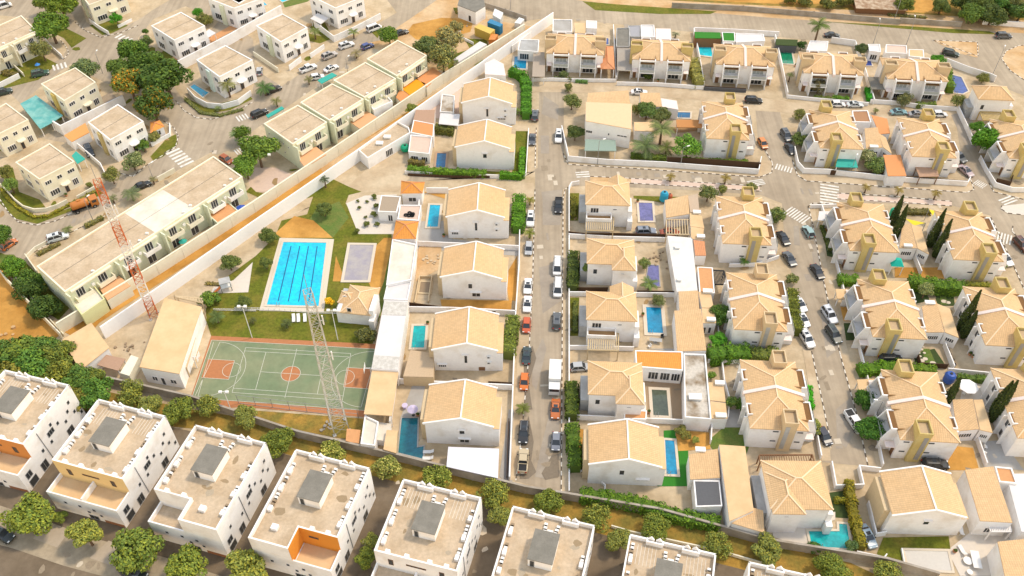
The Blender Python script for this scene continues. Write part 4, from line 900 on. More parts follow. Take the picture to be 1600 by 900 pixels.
hip_house('hipped house beside the blue pool with paved deck, pergola in front',MG,(916,499.2),(995.2,501.3),7.5,Wf=9.7,bump=(4.6,9.3,1.5))
hip_house('hipped house beside the murky green pool and orange tiled terrace',MG,(918.7,616),(1000,618),7.6,Wf=9.8,wing=(4.8,9.8,1.8),terr=False)
hip_house('hipped house above the teal pool by the bottom boundary wall',None,(1204,795),(1296,797),9.0,Wf=9.9,rz=R(-1),wing=(.2,5.4,.9),terr=False)
hip_house('small hipped house with a slatted pergola beside the dirt roundabout','',(1529,154.7),(1590,157.3),6.0,Wf=8.6,terr=False,rz=R(-4))
hip_house('flat-fronted hipped pool pavilion with a porch on the club lawn',None,(531,488),(584,489),7.6,z=3.4,rise=1.5,Wf=6.2,rz=R(-8),terr=False,cat='pavilion',wing=(-1.2,2.2,-2.5),name='pool_pavilion')
# twin houses
TY=twin_proto(1,'','',) if False else None
protoY=twin_proto(1,'twin house',mat('tower_yellow',(.56,.44,.18),.85,n=.1,sc=.4,col2=(.5,.37,.12),lo=.45,hi=.7))
protoT=twin_proto(0,'twin house',TANR)
used={'Y':False,'T':False}
def twin(label,g,fl,tone='Y',mirror=False,k=0,rz=-4.5,row=False,frp=None):
    a=G(k,*fl,5.7); pr=protoY if tone=='Y' else protoT; r=R(rz)
    if row:                       # long axis east-west, main facade south: fl is the front-left eave
        r=R(rz+90); loc=a+Vector((math.cos(R(rz)),math.sin(R(rz)),0))*15.2*1.0; sx=1
        loc=Vector((loc.x,loc.y,0))
    elif mirror: loc=a+Vector((math.cos(r),math.sin(r),0))*10.0; loc.z=0
    else: loc=Vector((a.x,a.y,0))
    if not used[tone]: used[tone]=True; o=pr; o.location=loc; o.rotation_euler=(0,0,r); o['label']=label; o['group']=g; CH[pr.name]=[(c,kids(c)) for c in kids(pr)]; 
    else: o=dup(pr,loc,r,label,g)
    o.scale=(-1,1,1) if mirror else (1,1,1)
    return o
tg='twin villas with pairs of stair towers'
twin('twin villa behind palms and hedge, west of the upper street, ochre tower over white canopy',tg,(1104,216),'Y',True,rz=-4)
twin('twin villa at the corner by the crossings, ochre tower, west of the right-hand street',tg,(1129.3,380),'Y',True,rz=-3.5)
twin('twin villa in the middle of the column, behind the tangled green hedge',tg,(1146.7,514.1),'T',True,rz=-4)
twin('twin villa above the steel pergola, west of the right-hand street',tg,(1172,669),'T',True,rz=-3.5)
twin('twin villa over the teal awning on the upper side of the cross street',tg,(1281.3,230.7),'Y',rz=-3.5)
twin('twin villa beside the teal gazebo and two cypresses',tg,(1328,391),'Y',rz=-4)
twin('twin villa with the black car parked below its ochre tower',tg,(1364,526),'Y',rz=-4)
twin('twin villa with the round shrubs by the pavement and white pick-up opposite',tg,(1406.7,686.7),'Y',rz=-4)
twin('twin villa over the brown wooden canopy on the upper side of the cross street',tg,(1425.3,244),'Y',True,rz=-4)
twin('twin villa right of the yellow shade sails, white car at its corner',tg,(1490,405),'Y',True,rz=-4)
twin('twin villa behind the crossed cypresses at the right edge',tg,(1540,539),'Y',True,rz=-4)
twin('twin villa cut off by the right edge below the white parasol',tg,(1590,684),'Y',True,rz=-4)
twin('twin villa cut off by the right edge beyond the round green tree',tg,(1577,246.7),'Y',rz=-4)
rg='twin villas facing the lane under the main road'
twin('twin villa left of the terracotta carport roof, at the left end of the row',rg,(853.3,82.7),'T',row=True,rz=-4)
twin('twin villa between the long grey carport and the bamboo hedge',rg,(988,92),'Y',row=True,rz=-4.5)
twin('twin villa right of the turquoise pool with the fake grass roof',rg,(1118.7,100),'T',row=True,rz=-5)
twin('twin villa between the green pool and the blue pool',rg,(1256,113.3),'T',row=True,rz=-5)
twin('twin villa left of the irregular dark blue pool at the right end of the row',rg,(1386.7,122.7),'T',row=True,rz=-5)
# ---- flat villas (upper-left estate)
def flat_villa(label,k,L,B,R_,F_,z=6.5,wall=WHITE,side=None,g='flat-roofed villas of the upper estate',arch=True,seam=True,bay=True):
    pw=GL(k,[L,F_,R_,B],z); c,l=local(pw); side=side or wall
    t=thing('flat_roofed_villa',label,'house',(c.x,c.y,0),0,g)
    m=MB(); m.prism(l,0,z-.32); obj('wall',m,wall,t)
    m=MB(); m.prism(inset(l,.2),z-.318,z-.22); 
    rf=obj('roof',m,FLATR,t); m=MB(); m.pring(inset(l,-.04),.26,z-.32,z); obj('parapet',m,wall,rf)
    a,b,c2,d=[Vector(p) for p in l]        # a=L b=F c2=R d=B
    m=MB(); p=a.lerp(b,.5); q=d.lerp(c2,.5); m.beam((p.x,p.y,z-.2),(q.x,q.y,z-.2),.06,.06); obj('roof_seam',m,GREYROOF,rf)
    def win(p,q,f0,f1,za,zb,bars=1,fr=TRIM,nm='window'):
        d=(q-p); nn=Vector((d.y,-d.x)).normalized(); u=p+d*f0; v=p+d*f1; window(t,u,v,za,zb,(nn.x,nn.y),bars=bars,name=nm,frame=fr)
    for f0,f1 in ((.08,.26),(.42,.56),(.72,.92)): win(b,c2,f0,f1,4.2,5.2,2 if f1-f0>.15 else 1)
    win(b,c2,.1,.36,.9,2.4,3); win(b,c2,.74,.9,.8,2.5,2); win(b,c2,.5,.6,.05,2.2,0,WOOD,'door')
    for f0,f1 in ((.12,.22),(.4,.48),(.72,.88)): win(a,b,f0,f1,4.0,5.2,1)
    for f0,f1 in ((.15,.4),(.72,.86)): win(a,b,f0,f1,.8,2.6,2)
    if side is not wall:
        d=(b-a); nn=Vector((d.y,-d.x)).normalized(); m=MB(); u=a+d*.45; v=a+d*.6; o=nn*.5; m.prism([u,u+o,v+o,v],0,z-.4); obj('side_bay',m,side,t)
    if arch:
        d=(c2-b); nn=Vector((d.y,-d.x)).normalized(); u=b+d*.43; v=b+d*.67; o=nn*1.3; m=MB(); m.prism([u,u+o*.7,u.lerp(v,.25)+o,u.lerp(v,.75)+o,v+o*.7,v],2.6,2.85); obj('porch_canopy',m,wall,t)
    d=(d-c2)
    return t
flat_villa('white flat-roofed villa between the flame tree and the terracotta-topped wall',1,(885,150),(1060,70),(1200,150),(1020,235))
flat_villa('mint and white flat-roofed villa with the blue pool and curved wall',1,(1150,350),(1320,265),(1480,350),(1285,450),wall=WHITE,side=MINT)
flat_villa('cream flat-roofed villa right of the teal carport tent',1,(240,490),(440,395),(560,480),(375,590),wall=CREAM,side=YELLOW)
flat_villa('white flat-roofed villa with the orange pyramid gazebo at its right corner',1,(515,715),(690,610),(840,710),(645,820),side=OLIVE)
flat_villa('cream flat-roofed villa on the curved corner plot, orange tanker truck in front',5,(90,125),(290,15),(435,120),(230,225),wall=CREAM)
flat_villa('white flat-roofed villa left of the white canopy, white car parked in front',2,(0,150),(155,80),(300,160),(145,245),side=PALEGREEN)
flat_villa('white flat-roofed villa at the top edge with the square white carport canopy',2,(310,-30),(480,-100),(630,-20),(465,47))
flat_villa('white flat-roofed villa cut by the top edge above the terracotta-topped wall',1,(1218,-10),(1370,-90),(1540,-12),(1370,48),side=PALEGREEN)
flat_villa('cream flat-roofed villa at the left edge with the arched brown door',1,(-120,690),(35,603),(165,700),(-20,790),wall=CREAM)
flat_villa('pale flat-roofed villa at the top edge with green awnings over the balconies',1,(430,-90),(640,-120),(730,-50),(520,28),wall=CREAM,side=PALEGREEN)
flat_villa('white villa at the top edge beside the turquoise pool',2,(-190,-30),(-90,-80),(-5,-40),(-100,20))
# ---- terrace blocks
def terrace(label,k,L,B,R_,F_,units,z=6.6,wall=PALEGREEN,g='long terraced blocks beside the cream wall',tone=None):
    pw=GL(k,[L,F_,R_,B],z); c,l=local(pw); t=thing('terraced_block',label,'building',(c.x,c.y,0),0,g)
    m=MB(); m.prism(l,0,z-.3); obj('wall',m,wall,t)
    m=MB(); m.prism(inset(l,.2),z-.298,z-.2); rf=obj('roof',m,FLATR,t); m=MB(); m.pring(inset(l,-.04),.3,z-.3,z+.05); obj('parapet',m,CREAM,rf)
    a,b,c2,d=[Vector(p) for p in l]; m=MB(); p=a.lerp(b,.5); q=d.lerp(c2,.5); m.beam((p.x,p.y,z-.18),(q.x,q.y,z-.18),.06,.06); obj('roof_seam',m,GREYROOF,rf)
    if tone:
        m=MB(); m.prism([a.lerp(b,.03).lerp(d.lerp(c2,.03),tone[0]),a.lerp(b,.97).lerp(d.lerp(c2,.97),tone[0]+.02),a.lerp(b,.97).lerp(d.lerp(c2,.97),tone[1]+.02),a.lerp(b,.03).lerp(d.lerp(c2,.03),tone[1])],z-.199,z-.17); obj('repaired_screed',m,FLATW,rf)
    dd=(c2-b); nn=Vector((dd.y,-dd.x)).normalized(); 
    for u in range(units):
        f0=u/units; f1=(u+1)/units; A=b+dd*f0; Bq=b+dd*f1; e=(Bq-A)
        for (g0,g1) in ((.1,.42),(.55,.88)):       # projecting balcony trays + dark openings on both floors
            p,q=A+e*g0,A+e*g1; o=nn*1.1
            m=MB(); m.prism([p,p+o,q+o,q],3.15,3.3); m.prism([p+o*.9,p+o,q+o,q+o*.9],3.3,4.15); m.prism([p,p+o*.9,p+o*.9+e*.02,p+e*.02],3.3,4.15); m.prism([q-e*.02,q-e*.02+o*.9,q+o*.9,q],3.3,4.15); obj('balcony',m,WHITE if u%2 else CREAM,t)
            window(t,p+e*.06,q-e*.1,3.4,5.5,(nn.x,nn.y),bars=2); window(t,p+e*.04,q-e*.12,.2,2.4,(nn.x,nn.y),bars=1)
        m=MB(); p,q=A+e*.08,A+e*.9; o=nn*.55; m.prism([p,p+o,q+o,q],5.9,6.2); obj('eyebrow_canopy',m,CREAM,t)
        p=A; m=MB(); w_=e.normalized()*.3; m.prism([p-w_*.5,p-w_*.5+nn*1.6,p+w_*.5+nn*1.6,p+w_*.5],0,z-.4); obj('party_fin',m,wall,t)
        m=MB(); p=A+e*.46+nn*.01; m.prism([p,p+nn*.35,p+nn*.35+w_*2,p+w_*2],4.2,4.8); obj('air_conditioner',m,ACW,t)
        for s in range(2):
            m=MB(); p=a.lerp(d,0)+(d-a)*0+Vector((0,0)); pp=b.lerp(c2,f0+.15+.3*s)+(a-b)*.06*(1+s); m.box(pp.x-.3,pp.x+.3,pp.y-.2,pp.y+.2,z-.198,z+.2); obj('roof_vent',m,ACW,rf)
    ee=(b-a); n2=Vector((ee.y,-ee.x)).normalized()
    for f in (.12,.3,.42,.62,.8): window(t,a+ee*f,a+ee*(f+.035),4.3,4.8,(n2.x,n2.y),bars=0,t=.03); 
    for f in (.3,.62): window(t,a+ee*f,a+ee*(f+.035),1.8,2.3,(n2.x,n2.y),bars=0,t=.03)
    return t
terrace('terraced block at the upper right end of its row beside the bare trees',2,(650,345),(830,235),(1000,325),(825,445),1)
terrace('terraced block with the orange terrace, second in its row',2,(455,470),(640,365),(820,460),(635,570),1)
terrace('terraced block with the white upper balcony, third in its row',2,(260,600),(445,490),(630,580),(430,705),1)
terrace('terraced block at the lower left end of its row with the green end wall',2,(45,725),(245,615),(415,715),(215,845),1)
terrace('very long terraced block behind the red and white mast with the pale roof patch',5,(215,735),(1250,90),(1420,210),(380,885),4,tone=(.46,.68))
terrace('terraced block cut by the left edge under the big round tree',1,(-260,260),(125,90),(215,180),(-110,330),2,wall=CREAM)
# ---- apartment blocks
RSTAIN=[mat('roof_stain_brown',(.33,.24,.14),.95,n=.3,sc=2),mat('roof_stain_grey',(.42,.34,.24),.95,n=.3,sc=2)]
def apartment(label,kind,FLp,rz=-16,accent=None,k=0,BLp=None):
    z=9.0; a=G(k,*(BLp or FLp),z)
    if BLp: a=a-Vector((math.cos(R(rz+90)),math.sin(R(rz+90)),0))*12.8
    t=thing('apartment_block',label,'apartment building',(a.x,a.y,0),R(rz),'white cubic apartment blocks with roof terraces')
    W,D=13.0,12.8; tf=3.7; zt=5.2
    m=MB(); 
    if kind=='A': nx0,nx1=0,W; ny=-tf; m.box(0,W,0,D,0,z-1.0); m.box(0,W,-tf,-.002,0,zt-.9)
    if kind=='B': nx0,nx1=0,6.4; m.prism([(0,0),(6.4,0),(6.4,-tf),(W,-tf),(W,D),(0,D)],0,z-1.0); m.box(0,6.398,-tf,-.002,0,zt-.9)
    if kind=='C': nx0,nx1=6.6,W; m.prism([(0,-tf),(6.6,-tf),(6.6,0),(W,0),(W,D),(0,D)],0,z-1.0); m.box(6.602,W,-tf,-.002,0,zt-.9)
    obj('wall',m,WHITE,t)
    out={'A':[(0,0),(W,0),(W,D),(0,D)],'B':[(0,0),(6.4,0),(6.4,-tf),(W,-tf),(W,D),(0,D)],'C':[(0,-tf),(6.6,-tf),(6.6,0),(W,0),(W,D),(0,D)]}[kind]
    m=MB(); m.prism(inset(out,.22),z-.998,z-.9); rf=obj('roof',m,FLATR,t)
    m=MB(); n=len(out); inn=inset(out,.25); oo=inset(out,-.0)
    for j in range(n):
        kx=(j+1)%n
        if oo[j][1]>D-.1 and oo[kx][1]>D-.1: continue
        m.prism([oo[j],oo[kx],inn[kx],inn[j]],z-1.0,z)
    # back parapet: raised boxes and points
    for x0,x1,h in ((0,2.6,0),(2.6,5.2,.12),(5.2,8.0,0),(8.0,10.6,.12),(10.6,W,0)):
        dy=.0 if h==0 else .45; m.box(x0,x1,D-.25-dy,D-dy,z-1.0,z+h)
        if dy:
            m.box(x0-.001,x0+.24,D-dy+.001,D-.0,z-1.0,z+h); m.box(x1-.24,x1+.001,D-dy+.001,D,z-1.0,z+h)
            xm=(x0+x1)/2
            for c_ in (xm-.62,xm+.62):
                n0=len(m.v); m.v+=[(c_-.5,D-.26,z-1.0),(c_+.5,D-.26,z-1.0),(c_+.5,D-.26,z+.05),(c_,D-.26,z+.8),(c_-.5,D-.26,z+.05),(c_-.5,D-.01,z-1.0),(c_+.5,D-.01,z-1.0),(c_+.5,D-.01,z+.05),(c_,D-.01,z+.8),(c_-.5,D-.01,z+.05)]
                m.f+=[tuple(n0+j for j in range(5)),tuple(n0+5+j for j in reversed(range(5)))]+[(n0+(j+1)%5,n0+j,n0+5+j,n0+5+(j+1)%5) for j in range(5)]
    obj('parapet',m,WHITE,rf)
    # terrace floor, parapet
    fl=MB(); fl.box(nx0+.2,nx1-.2,-tf+.2,-.01,zt-.898,zt-.84); obj('terrace_floor',fl,PALEROOF if accent else FLATR,t)
    m=MB(); m.box(nx0,nx1,-tf,-tf+.22,zt-.9,zt+.1); 
    if kind!='C': m.box(nx0,nx0+.22,-tf+.22,-.004,zt-.9,zt+.1)
    if kind!='B': m.box(nx1-.22,nx1,-tf+.22,-.004,zt-.9,zt+.1)
    if kind=='A': m.box(W/2-.15,W/2+.15,-tf+.23,-.1,zt-.83,zt+.45)
    obj('terrace_parapet',m,WHITE,t)
    if accent:
        m=MB(); m.box(nx0+.02,nx1-.02,-.05,-.003,zt-.82,z-.02)
        if kind=='C': m.box(nx0-.0+.003,nx0+.05,-tf+.02,-.06,zt-.82,z-.02)
        obj('painted_wall',m,accent,t)
    yy=-.055 if accent else -.003
    for f0,f1,za,zb in ((.16,.22,zt+.6,zt+2.2),(.38,.62,zt+1.6,zt+2.0),(.78,.84,zt+.6,zt+2.2)):
        if kind=='A': window(t,(W*f0,yy),(W*f1,yy),za,zb,(0,-1),bars=0,frame=WOOD,t=.05)
    if kind=='C': window(t,(8.0,yy),(9.6,yy),zt+1.6,zt+2.1,(0,-1),bars=0,frame=WOOD)
    # stained and re-laid areas of the roof
    r2=random.Random('s'+label)
    for i in range(9):
        x,y=r2.uniform(1.5,11),r2.uniform(1,11.3); 
        if 4.6<x<8.8 and 3.8<y<9.4: continue
        m=MB(); a,b=r2.uniform(.3,1.1),r2.uniform(.25,.9); m.q(*[(x+a*math.cos(t_)*r2.uniform(.6,1.2),y+b*math.sin(t_)*r2.uniform(.6,1.2),z-.8985+i*.0008) for t_ in (0,.9,1.8,2.7,3.6,4.5,5.4)]); obj('roof_stain',m,RSTAIN[i%2],rf)
    if kind!='B' and r2.random()<.75:
        for x0 in (1.5,8.9):
            for i in range(6): m=MB(); xx=x0+i*.55; m.box(xx,xx+.07,8.6,11.9,z-.899,z-.87); obj('batten',m,FLATW,rf)
    # stair hut
    hx,hy=4.6,4.2; m=MB(); m.box(hx,hx+3.6,hy,hy+4.9,z-.898,z+1.2); h=obj('roof_hut',m,WHITE,t); m=MB(); m.box(hx-.12,hx+3.72,hy-.12,hy+5.02,z+1.202,z+1.35); obj('hut_roof',m,GREYROOF,h)
    window(h,(hx+.3,hy),(hx+1.0,hy),z-.8,z+.9,(0,-1),bars=0,frame=METAL,name='hut_door')
    rr=random.Random(label)
    # rooftop gear
    def gear(x,y,n,dx,dy):
        m=MB(); m.box(x-.45,x+.45,y-.5,y+.5,z-.897,z-.25); obj('water_tank_base',m,ACW,t)
        for i in range(n):
            m=MB(); px_,py_=x+dx*(i+1),y+dy*(i+1)+.5; m.box(px_-.28,px_+.28,py_-.2,py_+.2,z-.897,z-.35); obj('condenser',m,ACW if i%3 else METAL,t)
            m=MB(); m.box(px_-.2,px_+.2,py_-.205,py_-.2,z-.8,z-.45); 
    gear(6.6,9.9,0,0,0)
    for sx in (5.8,7.4):
        for i in range(3): m=MB(); y=10.1+i*.62; x=sx+(.12*i if sx>6 else -.05*i); m.box(x-.26,x+.26,y-.18,y+.18,z-.897,z-.4); cn=obj('condenser',m,ACW,t); q=MB(); q.box(x-.2,x+.2,y-.19,y-.182,z-.8,z-.5); obj('fan_grille',q,DARK,cn)
    for side in (0,1):
        x=.75 if side==0 else W-.75; y0=1.0 if kind!='B' or side==0 else -1.5
        for c_ in range(3):
            yb=y0+1.2+c_*3.4+rr.uniform(-.4,.4); m=MB(); m.box(x-.3,x+.3,yb-.55,yb+.35,z-.897,z-.2); obj('duct_box',m,WHITE,t)
            for i in range(rr.randint(2,4)):
                y=yb+.7+i*.62; m=MB(); m.box(x-.25,x+.25,y-.18,y+.18,z-.897,z-.4); cn=obj('condenser',m,ACW if rr.random()<.7 else STAIN,t); q=MB(); q.box(x-.18,x+.18,y-.19,y-.182,z-.8,z-.5); obj('fan_grille',q,DARK,cn)
    for x in (2.0,5.0,8.6,11.2):
        if kind=='A' or (kind=='B' and x<6) or (kind=='C' and x>7): m=MB(); m.box(x-.35,x+.35,.25,.75,z-.897,z+.02); obj('roof_upstand',m,WHITE,t)
    if kind!='A':
        m=MB(); m.box(2.4 if kind=='C' else 8.4,3.4 if kind=='C' else 9.4,-1.2,-.3,z-.897,z-.2); obj('roof_upstand',m,WHITE,t)
    # windows: right flank and front
    for (y,za,w_) in ((10.6,6.0,.5),(9.6,4.7,.5),(8.4,3.4,.5),(10.8,3.2,.5),(6.9,4.9,.5),(5.6,6.2,.5),(2.0,3.6,.5),(4.2,3.2,.5),(-1.2,5.0,.5) if kind=='B' else (12.0,1.6,.5)): window(t,(W,y),(W,y+w_),za,za+.75,(1,0),bars=0,frame=METAL,t=.04)
    window(t,(W,4.4),(W,6.0),4.7,5.9,(1,0),bars=2,frame=METAL); window(t,(W,.4),(W,1.9),.2,2.3,(1,0),bars=1,frame=METAL); window(t,(W,-2.7),(W,-1.4),2.4,3.9,(1,0),bars=1,frame=METAL); window(t,(W,-2.8),(W,-1.0),.2,2.0,(1,0),bars=0,frame=METAL)
    window(t,(W,7.8),(W,9.4),.2,2.1,(1,0),bars=1,frame=METAL)
    for (x,za) in ((5.3,3.1),(7.9,3.0),(6.6,1.9),(8.8,1.7),(2.6,3.0)): window(t,(x,-tf),(x+.5,-tf),za,za+.55,(0,-1),bars=0,frame=METAL,t=.04)
    window(t,(6.4,-tf),(8.2,-tf),.15,1.3,(0,-1),bars=1,frame=METAL)
    m=MB(); m.box(W-3.8,W-.2,-tf-.03,-tf-.002,.05,.8); obj('brick_plinth',m,mat('brown_brick',(.30,.13,.06),.9,n=.2,sc=3),t)
    m=MB(); m.beam((W+.06,2.9,z-.9),(W+.06,3.1,.3),.09); obj('downpipe',m,METAL,t)
    return t
ORW=mat('orange_render',(.66,.26,.035),.85,n=.05,sc=.5); YEW=mat('pale_yellow_render',(.72,.52,.24),.85,n=.06,sc=.5); DOR=mat('burnt_orange_render',(.60,.24,.06),.85,n=.06,sc=.5)
apartment('apartment block cut by the left edge with the burnt orange terrace wall','A',(-70,668),rz=-15,accent=DOR)
apartment('apartment block with the pale yellow wall over a twin roof terrace','A',(80.8,718.6),accent=YEW)
apartment('apartment block with the small grey corner terrace at its front left','B',(240,764))
apartment('apartment block with the bright orange corner terrace','C',(405,807),accent=ORW)
apartment('apartment block with the plain white front terrace, fifth from the left','A',(584,860),accent=None,rz=-15)
apartment('apartment block below the bottom end of the street, sixth from the left','B',None,rz=-15,BLp=(801,790))
apartment('apartment block seventh from the left, below the long hedge','A',None,rz=-14.5,BLp=(984,834))
apartment('apartment block at the bottom edge with only its back parapet showing','A',None,rz=-14,BLp=(1170,877))
def WT(k,pts,h): return [Vector((p.x,p.y,0)) for p in GL(k,pts,h)]
# ================================================================ OUTBUILDINGS, WALLS, POOLS
TEALA=mat('teal_awning_fabric',(.04,.36,.29),.8,n=.1,sc=1); GREENR=mat('grey_green_sheet_roof',(.26,.33,.27),.8,n=.08,sc=.6)
def B(label,k,pts,z,roof=PALEROOF,wallm=WHITE,name='outbuilding',cat='outbuilding',par=0,open_=False,slope=None,over=0,wins=(),parm=None,g=None):
    return block(name,label,cat,k,pts,z,roof,wallm,par=par,open_=open_,slope=slope,over=over,wins=wins,parm=parm,g=g)
CAN=dict(name='canopy',cat='canopy',open_=True)
# --- west column
B('brown-roofed lean-to touching the white alley wall, above the terracotta room',21,[(270,540),(470,565),(478,430),(300,430)],3.0,BROWNROOF)
B('small room with a terracotta roof inside a white frame',21,[(252,645),(462,685),(470,565),(278,528)],3.1,mat('terracotta_sheet',(.64,.27,.10),.8,n=.06,sc=.5),par=.12)
B('small flat-roofed room with rubble on its pink roof',21,[(230,830),(425,850),(452,690),(250,672)],2.7,PINKP,par=.3,wins=((0,.1,.45,.4,1.9,2),(0,.6,.9,.4,1.9,2)))
B('white fabric canopy beside the furthest gable house',21,[(512,560),(695,578),(712,470),(528,460)],2.6,WHITEROOF,**CAN)
B('walled service yard block with a dark barred skylight',21,[(525,455),(655,462),(662,305),(545,290)],2.4,STAINROOF,par=.3)
B('long white storage block wedged against the white alley wall',2,[(655,935),(905,785),(895,755),(830,722),(600,885)],2.8,FLATR,par=.5,wins=((0,.4,.56,.3,2.2,3),))
B('pale pink shed with a pitched end beside the white alley wall',39,[(885,745),(1095,760),(1072,640),(975,592),(885,635)],3.4,PINKR,wins=((0,.5,.8,1,2.2,2),))
B('grey-fronted plant room above the small blue pool in the corner plot',39,[(1215,510),(1420,525),(1430,405),(1240,400)],3.0,GREYR,WHITE,par=.2,wins=((0,.1,.55,.5,2.3,3),))
def pyramid(label,k,pts,z,rise,m_,wallm=WHITE):
    pw=GL(k,pts,z); c,l=local(pw); t=thing('pyramid_roofed_kiosk',label,'kiosk',(c.x,c.y,0)); m=MB(); m.prism(inset(l,.3),0,z-.02); obj('wall',m,wallm,t)
    m=MB(); n=len(l); 
    for j in range(n): m.q((*l[j],z),(*l[(j+1)%n],z),(0,0,z+rise))
    m.q(*[(*p,z-.02) for p in l[::-1]]); rf=obj('roof',m,m_,t); m=MB()
    for p in l: m.beam((*p,z+.03),(0,0,z+rise+.05),.18,.1)
    obj('ridge_cap',m,TILET,rf); a,b=[Vector(p) for p in inset(l,.3)[:2]]; window(t,a.lerp(b,.3),a.lerp(b,.7),1,2.2,(0,-1),bars=1); return t
pyramid('kiosk with an orange pyramid roof at the corner of the access drive',22,[(155,195),(362,192),(382,88),(162,76)],3.6,1.3,TILEO)
pyramid('kiosk with an orange pyramid roof, lower of the two, beside the bare earth',22,[(80,620),(300,620),(325,455),(112,447)],3.4,1.5,TILEO)
pyramid('small orange pyramid gazebo on the corner of the white flat-roofed villa plot',1,[(880,780),(965,740),(935,705),(880,715)],2.8,.8,TILEO)
B('flat roof terrace between the two orange pyramid roofs with old tyres on it',22,[(128,440),(325,455),(350,310),(150,308)],2.6,PINKP,par=.25)
B('long club annex with a pale bare roof below the lower pyramid kiosk',6,[(765,850),(910,820),(940,612),(800,582)],3.0,FLATW,par=.35)
B('club plant room with pipes and tanks on its roof',23,[(238,292),(462,300),(500,105),(285,95)],2.6,WHITEROOF,par=.3)
ch=B('long white-roofed club hall beside the sports court',10,[(675,512),(832,522),(890,112),(752,110)],4.0,WHITEROOF,name='club_hall',cat='building')
def band(t,k,pts,z,m_,name='skylight_band'):
    c=t.location; m=MB(); m.prism([(p.x-c.x,p.y-c.y) for p in GL(k,pts,z)],z+.002,z+.05); obj(name,m,m_,t)
SKYL=mat('translucent_roof_panel',(.62,.58,.52),.5,tiles=None,n=.25,sc=1.2,col2=(.5,.46,.4))
band(ch,10,[(678,508),(830,518),(842,442),(690,432)],4.0,SKYL); band(ch,10,[(738,195),(878,200),(888,120),(756,116)],4.0,SKYL)
B('open-sided pale canopy roof below the white club hall',10,[(632,775),(796,786),(835,532),(680,516)],3.6,PALEROOF,**CAN)
B('small white walled room below the pale canopy, above the terracotta sheet',24,[(70,625),(180,640),(208,455),(102,405)],2.6,FLATW,par=.4)
B('beige covered store beside the dark teal pool',24,[(245,660),(345,690),(356,515),(270,508)],2.5,PALEROOF,TANR)
B('terracotta sheet canopy beside the club boundary wall',14,[(525,112),(603,122),(612,44),(532,36)],2.2,TERRP,**CAN)
B('white garden store with a grey-brown roof at the cactus garden',6,[(715,415),(825,420),(848,328),(735,322)],2.8,mat('grey_brown_roof',(.36,.28,.2),.9,n=.1,sc=.6),par=.1,wins=((0,.5,.75,.2,2,1),))
B('long club changing building with a peach roof beside the red and white mast',9,[(817,500),(1050,540),(1182,148),(965,95)],4.6,PALEROOF,over=.15,wins=((0,.2,.34,1,2.2,1),(0,.42,.52,.1,2.2,0),(0,.66,.82,1,2.2,1)),name='club_building',cat='building')
B('square peach-roofed garage beside the orange dirt field',9,[(470,520),(640,385),(535,240),(365,340)],3.6,PALEROOF,name='garage',cat='building',over=.2)
B('brown-roofed open hut beside the cream generator box',9,[(568,488),(692,522),(735,452),(622,428)],2.6,BROWNROOF,**CAN)
B('cream generator container between the brown hut and the peach-roofed hall',9,[(703,535),(758,552),(812,445),(768,430)],2.4,CREAM,CREAM,name='generator_container',cat='container')
B('grey utility cabinets standing at the dirt field corner of the garage',9,[(375,395),(425,412),(400,350),(350,345)],1.6,GREYR,GREYR,name='utility_cabinet',cat='cabinet')
pergola('slatted walkway roof along the changing building',9,[(1062,500),(1092,505),(1190,165),(1166,158)],2.6,n=34,along=1)
pergola('slatted roof at the far end of the changing building',9,[(1040,95),(1185,125),(1192,100),(1020,85)],2.6,n=18)
B('white sheet canopy in front of the lowest gable house',24,[(738,795),(1140,885),(1148,655),(752,640)],2.7,mat('pale_lilac_canopy',(.70,.69,.74),.6,n=.04,sc=.5),**CAN)
B('decked brown lean-to between the teal pool and the dark pool',10,[(862,555),(1040,560),(1045,420),(905,400)],2.8,mat('ribbed_tan_roof',(.52,.38,.24),.85,n=.12,sc=.8),TANR)
B('white side building at the court side of the gable house with the long pool',24,[(180,585),(300,600),(305,460),(208,448)],1.6,FLATW,WHITE)
# --- middle column
pergola('slatted pergola on the corner hipped house',7,[(435,525),(592,528),(597,450),(437,445)],2.9,n=14,m_=mat('beige_timber',(.55,.42,.24),.8,n=.1,sc=1))
pergola('slatted pergola with white end posts on the hipped house by the blue pool',11,[(445,400),(622,405),(625,305),(450,300)],2.9,n=14,m_=mat('beige_timber',(.55,.42,.24)))
B('tiled pool house beyond the purple pool',7,[(905,442),(1040,422),(1030,325),(895,352)],3.6,TILE,slope=(0,.12))
pergola('dark slatted carport roof with a red car beneath it',7,[(905,548),(1048,550),(1042,462),(905,462)],2.6,n=9,m_=TANR)
B('brown slatted store behind the tiled pool house',7,[(1045,420),(1098,410),(1088,308),(1032,325)],2.8,mat('grey_slat_roof',(.50,.38,.27),.85,n=.15,sc=1.5),TANR)
B('peach-roofed annex strip right of the slatted carport, upper piece',7,[(1045,500),(1127,512),(1112,440),(1042,422)],3.2,PALEROOF)
B('peach-roofed annex strip right of the slatted carport, lower piece',7,[(1050,572),(1118,580),(1125,514),(1048,502)],3.2,PALEROOF)
B('annex with an orange tiled roof and a dark stain, above the black pergola',7,[(1075,668),(1138,668),(1128,592),(1062,584)],3.0,TILET,slope=(0,.08))
B('large white-roofed extension beside the unpaved purple pool yard',7,[(965,885),(1088,880),(1055,568),(910,556)],3.2,mat('white_membrane_roof',(.68,.65,.60),.6,n=.06,sc=.5,col2=(.62,.58,.52),lo=.5,hi=.75),wins=((0,.1,.3,.6,1.6,0),))
B('garage with a flat orange roof above the green hedge alley',7,[(1100,898),(1187,893),(1175,745),(1086,740)],3.0,TERRP,par=.1)
